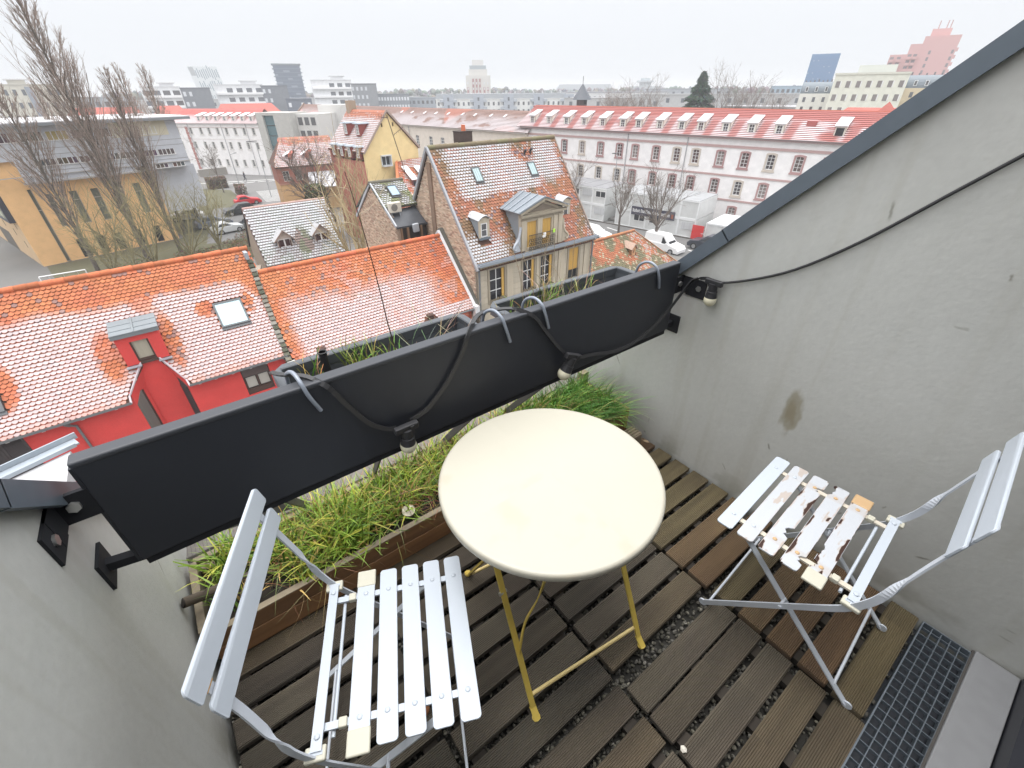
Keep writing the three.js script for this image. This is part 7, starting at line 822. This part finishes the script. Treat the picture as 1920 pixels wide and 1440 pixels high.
// small things about the crossing
{ const m = mat([0.1, 0.1, 0.1], 0.6), lamp = (n, l, x, z, h, arm) => { const t = thing(n, l, 'street lamp', [x, -14, z]); M('pole', rod([0, 0, 0], [0, h, 0], 0.07, 0.045), mat([0.3, 0.31, 0.32], 0.5), t); M('arm', rod([0, h, 0], [arm, h + 0.2, 0], 0.04), mat([0.3, 0.31, 0.32], 0.5), t); M('lamp_head', rbx(Math.min(arm, 0) - 0.2 + (arm > 0 ? arm - 0.1 : 0), (arm > 0 ? arm : 0) + 0.2, h + 0.16, h + 0.26, -0.12, 0.12, 0.03, 1), m, t); };
  lamp('street_lamp', 'tall grey street lamp standing by the crossing', 15.6, -92, 8.5, -1.2); lamp('street_lamp', 'street lamp on the pavement left of the traffic lights', 12.6, -103, 6, 1.0); lamp('street_lamp', 'slim street lamp before the white barracks near the site cabins', 50.6, -44.3, 8.2, -0.8);
  const tl = (l, x, z) => { const t = thing('traffic_light', l, 'traffic light', [x, -14, z]); M('pole', rod([0, 0, 0], [0, 3.4, 0], 0.09), mat([0.5, 0.5, 0.5], 0.5), t); for (const y of [1.9, 3.0]) { const s = M('signal_head', rbx(-0.16, 0.16, y - 0.42, y + 0.42, 0.1, 0.36, 0.04, 1), m, t); for (let i = 0; i < 3; i++) M('lens', new THREE.CylinderGeometry(0.09, 0.09, 0.04, 12).rotateX(Math.PI / 2).translate(0, y - 0.26 + i * 0.26, 0.37), mat([[0.02, 0.12, 0.05], [0.2, 0.1, 0.01], [0.2, 0.015, 0.01]][i], 0.3), s); } }; tl('traffic light with dark heads beside the brick corner house', 20.4, -97); tl('traffic light nearer the red car by the crossing', 19.2, -88.2);
  const pr = thing('person', 'person in dark clothes walking across the wide crossing', 'person', [15.2, -14, -113]); const dkm = mat([0.035, 0.035, 0.045], 0.9), S = [];
  const cap = (a, b, r0, r1) => { const g = new THREE.CylinderGeometry(r1, r0, V(...a).distanceTo(V(...b)), 10, 2, false); g.applyQuaternion(new THREE.Quaternion().setFromUnitVectors(V(0, 1, 0), V(...b).sub(V(...a)).normalize())); g.translate((a[0] + b[0]) / 2, (a[1] + b[1]) / 2, (a[2] + b[2]) / 2); return [g, new THREE.SphereGeometry(r0, 10, 8).translate(...a), new THREE.SphereGeometry(r1, 10, 8).translate(...b)]; };
  M('body', [...cap([0, 0.95, 0], [0.02, 1.42, 0], 0.17, 0.19), ...cap([0.0, 0.92, 0.09], [0.16, 0.48, 0.1], 0.1, 0.07), ...cap([0.16, 0.48, 0.1], [0.06, 0.06, 0.1], 0.07, 0.05), ...cap([0, 0.92, -0.09], [-0.1, 0.5, -0.1], 0.1, 0.07), ...cap([-0.1, 0.5, -0.1], [-0.34, 0.12, -0.1], 0.07, 0.05), ...cap([0.02, 1.42, 0.2], [-0.1, 1.15, 0.26], 0.06, 0.05), ...cap([-0.1, 1.15, 0.26], [0.04, 0.92, 0.24], 0.05, 0.04), ...cap([0.02, 1.42, -0.2], [0.1, 1.15, -0.25], 0.06, 0.05), ...cap([0.1, 1.15, -0.25], [0.28, 0.98, -0.22], 0.05, 0.04)], dkm, pr); M('head', [new THREE.SphereGeometry(0.115, 12, 10).scale(0.9, 1.15, 0.85).translate(0.05, 1.7, 0), rod([0.02, 1.48, 0], [0.04, 1.6, 0], 0.06)], mat([0.45, 0.3, 0.22], 0.7), pr); M('hair', new THREE.SphereGeometry(0.122, 12, 8, 0, 6.28, 0, 1.6).scale(0.95, 1.1, 0.92).translate(0.035, 1.72, 0), mat([0.04, 0.03, 0.025], 0.9), pr);
  const hd = thing('hedge', 'clipped brown hedge beside the crossing', 'hedge', [9.6, -14, -108]), L = []; for (let i = 0; i < 5000; i++) { const b = rnd() < 0.6; L.push([TRS(b ? [rr(-1.8, 1.6), rr(0.1, 2.0), rr(-1.2, 1.2)] : [rr(1.6, 3.2), rr(0.1, 1.6), rr(8, 11)], [rr(0, 6), rr(0, 6), rr(0, 6)], [rr(0.06, 0.14), 0.03, rr(0.06, 0.14)]), (rnd() < 0.6 ? [0.17, 0.10, 0.075] : [0.11, 0.11, 0.06]).map(c => c * rr(0.6, 1.3))]); } inst('foliage', new THREE.OctahedronGeometry(1, 0), mat([1, 1, 1], 0.9), L, hd); M('stems', [bx(-1.7, 1.5, 0, 1.6, -1.0, 1.0)], mat([0.07, 0.05, 0.04], 0.95), hd);
  const ub = thing('utility_cabinet', 'pale grey utility cabinet at the end of the hedge', 'cabinet', [12.4, -14, -97.5]); M('box', rbx(-0.45, 0.45, 0.1, 1.5, -0.25, 0.25, 0.03, 1), mat([0.6, 0.62, 0.6], 0.5), ub); M('plinth', bx(-0.47, 0.47, 0, 0.1, -0.27, 0.27), mat([0.3, 0.3, 0.3], 0.8), ub); M('door_seam', bx(-0.01, 0.01, 0.2, 1.4, 0.251, 0.256), m, ub);
  bareTree('thin bare tree in front of the white corner building', [9.6, -14, -102], 8.5, { r: 0.1, trunk: 0.35, first: 6, ang: 0.4, len: 0.55, sub: 6, sub2: 4, tr: 0.016 });
}
// ---------- distant city ----------
const farGlass = mat([0.13, 0.14, 0.155], 0.2);
function block(label, [x, z], w, top, ang, o = {}) { // distant flat-roofed block: front at z = 0, real depth behind
  const q = { d: 12, wall: [0.7, 0.7, 0.7], cols: 6, rows: 5, fh: 2.9, ww: 1.1, wh: 1.3, y0: 3, band: false, name: 'apartment_block', cat: 'building', ...o };
  const hgt = top + 14, h = thing(q.name, label, q.cat, [x, -14, z], R(90 - ang)), wm = mat(q.wall, 0.85, { map: TX.mottle }); M('wall', bx(-w / 2, w / 2, 0, hgt, -q.d, 0), wm, h); M('parapet', [bx(-w / 2 - 0.1, w / 2 + 0.1, hgt, hgt + 0.3, -0.3, 0.12), bx(-w / 2 - 0.1, w / 2 + 0.1, hgt, hgt + 0.3, -q.d - 0.1, -q.d + 0.3)], mat(q.wall.map(v => v * 0.8), 0.8), h); M('roof', bx(-w / 2 + 0.1, w / 2 - 0.1, hgt + 0.002, hgt + 0.1, -q.d + 0.3, -0.3), mat([0.6, 0.6, 0.62], 0.85, { map: TX.snow }), h);
  const top_ = hgt - 0.9 - q.wh; for (let r = 0; r < q.rows; r++) { const y = top_ - r * q.fh; if (y < 0) break; if (q.band) M('balcony_band', bx(-w / 2 + 0.3, w / 2 - 0.3, y - 0.7, y - 0.05, 0, 0.7), mat(q.wall.map(v => Math.min(0.85, v * 1.12)), 0.8), h); for (let c = 0; c < q.cols; c++) { if (q.skip && q.skip(c, r)) continue; const X = -w / 2 + w * (c + 0.5) / q.cols; M('window', bx(X - q.ww / 2, X + q.ww / 2, y, y + q.wh, -0.02, 0.04), q.wm || (rnd() < 0.3 ? glassM[3] : farGlass), h); } }
  if (q.pent) { const [a, b, ph] = q.pent; M('penthouse', bx(a, b, hgt + 0.1, hgt + ph, -q.d * 0.7, -1.5), mat(q.wall.map(v => v * 0.95), 0.8), h); M('canopy', bx(a - 0.6, b + 0.6, hgt + ph, hgt + ph + 0.25, -q.d * 0.75, -1.0), mat([0.6, 0.6, 0.6], 0.8), h); }
  return h;
}
const W8 = [0.78, 0.79, 0.8], G5 = [0.22, 0.235, 0.26];
{ const b = block('pale beige apartment block with a grey vertical strip at the far left', [-18, -189.1], 15.5, 3.3, 84.8, { wall: [0.62, 0.60, 0.52], cols: 9, rows: 6, ww: 0.7, pent: [-4, -0.5, 1.2] }); M('grey_strip', bx(-1.2, 0.2, 0, 17, 0.05, 0.3), mat([0.28, 0.31, 0.36], 0.7), b); }
block('low grey blue apartment block behind the poplars', [-3.5, -200], 15, 0.2, 88, { wall: [0.4, 0.42, 0.45], cols: 7, rows: 4 });
block('white apartment block with long balcony bands left of the slanted tower', [11.8, -209.6], 11.1, 2.9, 93.3, { wall: W8, cols: 4, rows: 5, ww: 2.0, band: true, pent: [0, 4, 1.1] });
block('dark grey apartment block joined to the white banded one on the left', [21.6, -208.8], 8.7, 2.5, 95.9, { wall: G5, cols: 5, rows: 4, ww: 0.8, wm: mat([0.6, 0.62, 0.65], 0.5), skip: (c) => c > 1 });
block('white apartment block with balcony bands in front of the dark tower', [36.5, -216.8], 16, 3.5, 99.6, { wall: W8, cols: 5, rows: 5, ww: 1.9, band: true, pent: [1, 6, 1.2], skip: c => c < 1 });
block('dark grey apartment block at the foot of the dark tower', [48.1, -214.6], 9.2, 3.1, 102.6, { wall: G5, cols: 5, rows: 4, ww: 0.8, wm: mat([0.6, 0.62, 0.65], 0.5), skip: (c) => c > 1 });
block('slate grey low block with pale windows below the dark tower', [50.5, -193.4], 8.4, -1.0, 104.7, { wall: [0.16, 0.18, 0.22], cols: 4, rows: 4, ww: 0.9, wm: mat([0.7, 0.72, 0.75], 0.5), skip: (c) => c % 2 > 0 && c < 2 });
block('tall white block with wide balconies right of the dark tower', [71.3, -218.5], 15.6, 5.0, 108.1, { wall: W8, cols: 5, rows: 6, ww: 1.9, band: true, pent: [0, 5, 1.4], skip: c => c < 2 });
block('dark grey block joined to the tall white one', [83, -214.4], 10.5, 3.7, 111.2, { wall: [0.27, 0.28, 0.3], cols: 6, rows: 5, ww: 0.8, wm: mat([0.55, 0.57, 0.6], 0.5), skip: c => c > 3 });
block('long low grey office block with pale window rows', [97.3, -219.3], 15, -0.1, 113.9, { wall: [0.26, 0.28, 0.31], cols: 12, rows: 3, ww: 0.8, wm: mat([0.65, 0.67, 0.7], 0.5) });
block('low bluish office block left of the long estate block', [113.9, -222.4], 14.5, -1.7, 117.1, { wall: [0.36, 0.39, 0.43], cols: 7, rows: 3 });
{ const b = block('long white estate block with grey stair bays across the middle distance', [132.8, -185.6], 56.7, -2.1, 125.6, { wall: [0.76, 0.76, 0.74], cols: 26, rows: 4, ww: 0.8, fh: 2.8, skip: c => c % 6 === 2 }); M('attic', bx(-28.3, 28.3, 11.9, 14.0, -11, -0.6), mat([0.36, 0.38, 0.4], 0.8), b); for (let i = 0; i < 5; i++) { const X = -28.35 + 56.7 * (i * 6 + 2.5) / 26; const s = M('stair_bay', bx(X - 2.2, X + 2.2, 2, 13.6, 0, 0.8), mat([0.38, 0.41, 0.46], 0.8), b); for (let r = 0; r < 4; r++) { M('pane', bx(X - 0.4, X + 0.4, 3 + r * 2.8, 4.3 + r * 2.8, 0.8, 0.85), farGlass, s); M('balcony', [bx(X - 3.6, X - 2.2, 2.6 + r * 2.8, 3.6 + r * 2.8, 0, 1.2), bx(X + 2.2, X + 3.6, 2.6 + r * 2.8, 3.6 + r * 2.8, 0, 1.2)], mat([0.4, 0.43, 0.47], 0.8), s); } } for (let i = 0; i < 14; i++) M('chimney', bx(-26 + i * 4, -25.5 + i * 4, 14, 14.9, -5, -4.5), mat([0.5, 0.5, 0.5], 0.8), b); }
{ const b = block('second white estate block with grey balcony stacks behind the bell turret', [184, -167.7], 48, -0.6, 137.7, { wall: [0.74, 0.74, 0.73], cols: 20, rows: 4, ww: 0.9, skip: c => c % 5 === 3 }); M('attic', bx(-24, 24, 13.4, 14.3, -11, -0.6), mat([0.3, 0.3, 0.32], 0.8), b); for (let i = 0; i < 4; i++) { const X = -24 + 48 * (i * 5 + 3.5) / 20; for (let r = 0; r < 4; r++) M('balcony', bx(X - 2, X + 2, 2.4 + r * 2.9, 3.6 + r * 2.9, 0, 1.4), mat([0.42, 0.42, 0.46], 0.8), b); } }
block('far grey roofline block right of the estate blocks', [215, -150], 40, 0.9, 141, { wall: [0.42, 0.44, 0.47], cols: 10, rows: 3 });
{ // slanted striped tower
  const h = thing('slanted_tower', 'pale leaning tower block with dark vertical window stripes on the horizon', 'tower', [51.3, -14, -416.8], R(90 - 97)); const s = shp([[-4.5, 0], [12.5, 0], [8.5, 29.8], [-8.6, 29.8]]), g = new THREE.ExtrudeGeometry(s, { depth: 14, bevelEnabled: false }); g.translate(0, 0, -14); M('wall', g, mat([0.66, 0.69, 0.7], 0.6), h); for (let i = 0; i < 11; i++) for (let j = 0; j < 4; j++) { const y0 = 1 + j * 7 + rr(0, 2), y1 = y0 + rr(3, 6.5), X = y => mix(-1.6, -5.4, y / 29.8) + i * 1.25 + j % 2 * 0.3; M('window_stripe', slab([[X(y0), y0, 0.05], [X(y0) + 0.45, y0, 0.05], [X(y1) + 0.45, y1, 0.05], [X(y1), y1, 0.05]], 0.04), mat([0.16, 0.22, 0.27], 0.3), h); } M('corner_panel', slab([[-7.4, 24.6, 0.06], [-4.6, 24.6, 0.06], [-5.4, 29.4, 0.06], [-8.2, 29.4, 0.06]], 0.04), mat([0.36, 0.38, 0.39], 0.7), h);
}
{ const h = thing('dark_tower', 'dark slate tower with white slab edges on the horizon', 'tower', [93.2, -14, -368.3], R(90 - 104)); M('core', bx(-8, 8, 0, 29.5, -15, 0), mat([0.075, 0.11, 0.175], 0.4), h); for (let i = 0; i < 12; i++) M('floor_slab', bx(-8.6 - (i % 2) * 0.3, 8.6 + ((i + 1) % 2) * 0.3, 5 + i * 2.05, 5.25 + i * 2.05, -15.4, 0.4), mat([0.14, 0.18, 0.25], 0.6), h); for (let i = 0; i < 40; i++) M('pale_panel', bx(...(x => [x, x + 0.9])(-8 + (i * 37 % 17) * 0.93), 5.3 + (i * 29 % 11) * 2.05, 6.3 + (i * 29 % 11) * 2.05, 0.0, 0.12), mat([0.2, 0.24, 0.3], 0.5), h); M('roof_frame', bx(-8.8, 8.8, 29.6, 30.3, -15.5, 0.5), mat([0.16, 0.18, 0.21], 0.6), h); }
{ const h = thing('brick_tower', 'stepped cream tower with red brick stripes in the middle of the horizon', 'tower', [229.8, -14, -351.5], R(90 - 123)); const cr = mat([0.58, 0.56, 0.52], 0.8), bk = mat([0.32, 0.12, 0.11], 0.8); M('lower_block', bx(-9.6, 9.6, 0, 24.6, -18, 0), cr, h); M('middle_block', bx(-7.2, 7.2, 24.6, 28.5, -16, -1.5), cr, h); M('glazed_storey', bx(-6.4, 6.4, 28.5, 31, -15, -2), mat([0.3, 0.34, 0.36], 0.4), h); M('crown', bx(-4.4, 4.4, 31, 34.5, -13, -3), mat([0.62, 0.6, 0.57], 0.8), h); for (const x of [-8.2, -4, -1.4, 1.2, 4.6, 7.4]) { const s = M('brick_stripe', bx(x - 0.75, x + 0.75, 6, Math.abs(x) > 4.5 ? 17 : 22.5, 0, 0.25), bk, h); for (let i = 0; i < 4; i++) M('pane', bx(x - 0.4, x + 0.4, 8 + i * 3.6, 9.6 + i * 3.6, 0.25, 0.3), mat([0.6, 0.62, 0.63], 0.4), s); } }
{ const h = thing('control_tower', 'faint stepped tower with flared top on the horizon above the bare trees', 'tower', [402.7, -14, -328.9], R(90 - 140)); const m = mat([0.5, 0.53, 0.55], 0.8); M('base_block', bx(-14, 16, 0, 17, -12, 0), m, h); M('shaft', bx(-5, 6, 17, 20, -10, -1), m, h); M('top_block', bx(-7.5, 8, 20, 21.4, -11, 0.5), m, h); M('cabin', bx(-4, 4.5, 21.4, 23.2, -9, -1.5), mat([0.4, 0.45, 0.48], 0.5), h); }
{ // cream office on the right, mansards either side
  const c = block('cream office building with two rows of windows below the pink tower', [104.6, -36.9], 10.6, 3.2, 160.4, { name: 'office_building', wall: [0.74, 0.74, 0.64], cols: 7, rows: 4, ww: 0.62, wh: 0.95, fh: 1.95, d: 9, wm: mat([0.22, 0.2, 0.19], 0.3) }); M('roof_screen', bx(-2.2, 3.2, 17.5, 18.55, -5, -1), mat([0.62, 0.64, 0.58], 0.6), c); for (let i = 0; i < 7; i++) for (let r = 0; r < 4; r++) M('window_blind', bx(-5.3 + 10.6 * (i + 0.5) / 7 + 0.33, -5.3 + 10.6 * (i + 0.5) / 7 + 0.48, 15.35 - r * 1.95, 16.3 - r * 1.95, 0, 0.05), whiteFr, c);
  const mans = (label, pos, w, top, ang, wall, nd) => { const H = top + 14, h = thing('mansard_house', label, 'building', [pos[0], -14, pos[1]], R(90 - ang)); M('wall', bx(-w / 2, w / 2, 0, H - 1.9, -9, 0), mat(wall, 0.85, { map: TX.mottle }), h); const P = []; for (let i = 0; i < 6; i++) { const a = i / 6 * 1.45, b = (i + 1) / 6 * 1.45; P.push(slab([[-w / 2, H - 1.9 + 1.9 * Math.sin(a), -1.7 * (1 - Math.cos(a))], [w / 2, H - 1.9 + 1.9 * Math.sin(a), -1.7 * (1 - Math.cos(a))], [w / 2, H - 1.9 + 1.9 * Math.sin(b), -1.7 * (1 - Math.cos(b))], [-w / 2, H - 1.9 + 1.9 * Math.sin(b), -1.7 * (1 - Math.cos(b))]], 0.1)); } P.push(bx(-w / 2, w / 2, H - 0.3, H, -9, -1.5), bx(-w / 2, w / 2, H - 1.9, H - 0.3, -9, -1.8)); M('mansard_roof', P, mat([0.17, 0.20, 0.225], 0.6, { map: TX.mottle }), h); for (let i = 0; i < nd; i++) { const X = -w / 2 + w * (i + 0.6) / nd; const d = M('dormer', bx(X - 0.26, X + 0.26, H - 1.6, H - 0.75, -0.8, 0.02), mat([0.66, 0.68, 0.7], 0.7), h); M('pane', bx(X - 0.16, X + 0.16, H - 1.5, H - 0.85, 0.02, 0.04), glassM[3], d); } for (let i = 0; i < nd; i++) for (let r = 0; r < 3; r++) { const X = -w / 2 + w * (i + 0.6) / nd; M('window', bx(X - 0.24, X + 0.24, H - 3.3 - r * 1.6, H - 2.5 - r * 1.6, 0, 0.04), r % 2 ? glassM[3] : farGlass, h); } for (let i = 0; i < 9; i++) M('chimney_pot', bx(-w / 2 + 0.3 + i * w / 9, -w / 2 + 0.55 + i * w / 9, H, H + rr(0.25, 0.5), -3, -2.6), mat([0.22, 0.2, 0.2], 0.8), h); return h; };
  mans('slate mansard house with white walls left of the cream office', [110.6, -47.0], 6.6, 2.3, 156.9, [0.74, 0.73, 0.68], 4); mans('slate mansard house with ochre walls right of the cream office', [114, -30.6], 9.5, 3.1, 164.4, [0.66, 0.56, 0.40], 6);
  const rh = thing('red_gable_roof', 'small red roof with pointed gable just behind the red ridge', 'roof', [79.8, -14, -27], R(90 - 165)); M('roof', [slab([[-3.6, 12.2, 0], [3.4, 12.2, 0], [3.0, 13.15, -1.6], [-2.6, 13.1, -1.6]], 0.2), slab([[0.5, 12.2, 0.5], [3.6, 12.2, 0.5], [1.9, 13.85, -0.4]], 0.3)], mat([0.42, 0.12, 0.095], 0.8, { map: TX.mottle }), rh); M('wall', bx(-3.4, 3.2, 0, 12.2, -4, -0.1), whiteWall, rh);
}
{ const h = thing('pink_tower', 'tall pink stepped apartment tower with rows of balconies at the right', 'tower', [285, -14, -84], R(90 - 163.5)); const pk = mat([0.58, 0.34, 0.325], 0.8), dk = mat([0.2, 0.17, 0.18], 0.6); M('lower_wing', bx(-11.5, -5.5, 0, 27, -14, 0), pk, h); M('middle_wing', bx(-5.5, -1.5, 0, 30.5, -16, 0.4), pk, h); M('main_block', bx(-1.5, 10.5, 0, 33, -18, 0), pk, h); M('top_block', bx(0, 6.5, 33, 35.5, -14, -2), pk, h); for (const x of [1.5, 4.2, 5.4]) M('roof_mast', bx(x, x + 0.4, 35.5, 38.3, -4, -3.6), mat([0.45, 0.3, 0.3], 0.7), h); for (let r = 0; r < 10; r++) { for (const x of [-10.5, -8, -4.5, -2.6]) { const y = 5 + r * 2.15 + (x > -5 ? 0.8 : 0); M('balcony', bx(x - 0.6, x + 0.9, y, y + 0.9, 0.3, 1.3), pk, h); M('recess', bx(x - 0.6, x + 0.7, y + 0.95, y + 1.8, 0.35, 0.46), dk, h); } for (const x of [2.0, 9.6]) M('window', bx(x - 0.4, x + 0.4, 6 + r * 2.3, 7.3 + r * 2.3, 0, 0.06), dk, h); M('edge_balcony', bx(10.5, 11.2, 5 + r * 2.5, 6.2 + r * 2.5, -4, 0), pk, h); } }
{ const h = thing('blue_glass_tower', 'blue glass tower with leaning sides left of the cream office', 'tower', [275, -14, -119.8], R(90 - 156.5)); M('glass_block', [bx(-5.2, 6.4, 0, 28.4, -12, 0)], mat([0.11, 0.21, 0.37], 0.3), h); for (let r = 0; r < 11; r++) M('floor_line', bx(-5.2, 6.4, 3 + r * 2.3, 3.12 + r * 2.3, 0, 0.08), mat([0.13, 0.21, 0.36], 0.4), h); for (let i = 0; i < 22; i++) M('lit_panel', bx(-5 + (i * 13 % 11), -4.6 + (i * 13 % 11), 4 + (i * 7 % 10) * 2.4, 4.4 + (i * 7 % 10) * 2.4, 0.0, 0.06), mat([0.4, 0.46, 0.52], 0.4), h);
  block('long low pale blue building left of the blue tower', [234.7, -111.7], 16, 1.6, 154.5, { wall: [0.36, 0.46, 0.55], cols: 8, rows: 3 }); }
for (const [x, z, w, l] of [[-3.5, -140, 16, 'red tiled roof with snowy eaves behind the school and the poplars'], [8.5, -143, 9, 'red tiled roof behind the tallest poplar crown'], [26.5, -150, 17, 'low red roof with a white gable behind the white corner building']]) { const h = thing('red_roof_house', l, 'house', [x, -14, z], R(-2)); M('wall', bx(-w / 2, w / 2, 0, 9.4, -8, 0), whiteWall, h); M('roof', [slab([[-w / 2 - 0.4, 9.3, 0.4], [w / 2 + 0.4, 9.3, 0.4], [w / 2 - 2.4, 12.9, -4], [-w / 2 + 2.4, 12.9, -4]], 0.15), slab([[-w / 2 - 0.4, 9.3, -8.4], [-w / 2 - 0.4, 9.3, 0.4], [-w / 2 + 2.4, 12.9, -4]], 0.15), slab([[w / 2 + 0.4, 9.3, 0.4], [w / 2 + 0.4, 9.3, -8.4], [w / 2 - 2.4, 12.9, -4]], 0.15), slab([[w / 2 + 0.4, 9.3, -8.4], [-w / 2 - 0.4, 9.3, -8.4], [-w / 2 + 2.4, 12.9, -4], [w / 2 - 2.4, 12.9, -4]], 0.15)], mat([0.46, 0.125, 0.10], 0.8, { map: TX.mottle }), h); M('snow_patch', slab([[-w / 2, 9.42, 0.4], [w / 2, 9.42, 0.4], [w / 2 - 0.4, 9.9, -0.2], [-w / 2 + 0.3, 9.8, -0.1]], 0.05), mat([0.8, 0.79, 0.8], 0.8), h); }
// trees behind the barracks
{ const h = thing('conifer_tree', 'tall dark green conifer rising behind the red roof', 'tree', [108.3, -14, -71.9]), L = []; M('trunk', rod([0, 0, 0], [0, 17.8, 0], 0.35, 0.03), mat([0.08, 0.06, 0.05], 0.9), h); for (let i = 0; i < 9000; i++) { const y = Math.pow(rnd(), 0.9), lay = 0.75 + 0.25 * Math.sin(y * 55), r = 10.5 * (1 - y) * (0.35 + 0.65 * Math.sqrt(rnd())) * lay + 0.08, a = rr(0, 6.28), az = a + 0; L.push([TRS([r * Math.cos(a), 3 + 15.3 * y - r * 0.22 + 0.25 * Math.sin(a * 7), r * Math.sin(a)], [rr(-0.4, 0.4), -az, rr(-0.5, 0.1)], [rr(0.35, 0.75), rr(0.06, 0.14), rr(0.1, 0.22)]), [0.035, 0.065, 0.042].map(c => c * rr(0.5, 1.5))]); } inst('crown', new THREE.OctahedronGeometry(1, 0), mat([1, 1, 1], 0.85), L, h); }
[['bare tree left of the conifer, behind the barracks roof', [105.5, -14, -84], 16.6], ['wide bare tree far left in the group behind the barracks', [99, -14, -88], 15.2], ['bare tree close behind the conifer on its right', [113, -14, -68.5], 17.8], ['bare tree between the conifer and the mansard house', [116, -14, -64.5], 16.8], ['lower bare tree nearest the slate mansard house', [119, -14, -59.5], 15.4], ['bare tree at the left end of the far tree group by the bell turret', [108, -14, -96], 15.3]].forEach(([l, p, h], i) => bareTree(l, p, h, { r: 0.22, trunk: 0.3, first: 8, ang: 0.62, len: 0.6, sub: 8, sub2: 6, sub3: 2, tr: 0.022, twig: [0.24, 0.195, 0.17] }));
{ const L = [], g = new THREE.OctahedronGeometry(1, 1); for (let i = 0; i < 5200; i++) { const a = rr(-8, 66), d = rr(440, 560), k = fbm(a * 0.35, d * 0.01, 701, 3), y = rr(0, 12 + 4 * k); const th = R(a); L.push([TRS([Math.sin(th) * d * 1.0 + 60, -14 + y, -Math.cos(th) * d * 0.9 - 20], [rr(0, 6), rr(0, 6), rr(0, 6)], [rr(1.2, 3), rr(1.2, 3), rr(1.2, 3)]), [0.13, 0.13, 0.125].map(c => c * rr(0.7, 1.2))]); } inst('far_wood', g, mat([1, 1, 1], 0.95), L); }
for (const [x, z, w, hh, d, l] of [[150, -120, 60, 12.5, 20, 'low distant roofs behind the bell turret'], [120, -60, 22, 11.5, 16, 'grey roofed buildings below the bare tree group'], [165, -95, 70, 13.4, 18, 'pale low buildings right of the conifer'], [60, -260, 140, 12.4, 20, 'pale low quarter in front of the distant wood']]) block(l, [x, z], w, hh - 14, Math.atan2(x, -z) * 180 / Math.PI + 90, { d, wall: [0.5, 0.5, 0.5], cols: Math.round(w / 5), rows: 3, name: 'low_building' });
renderer.render(scene, camera);
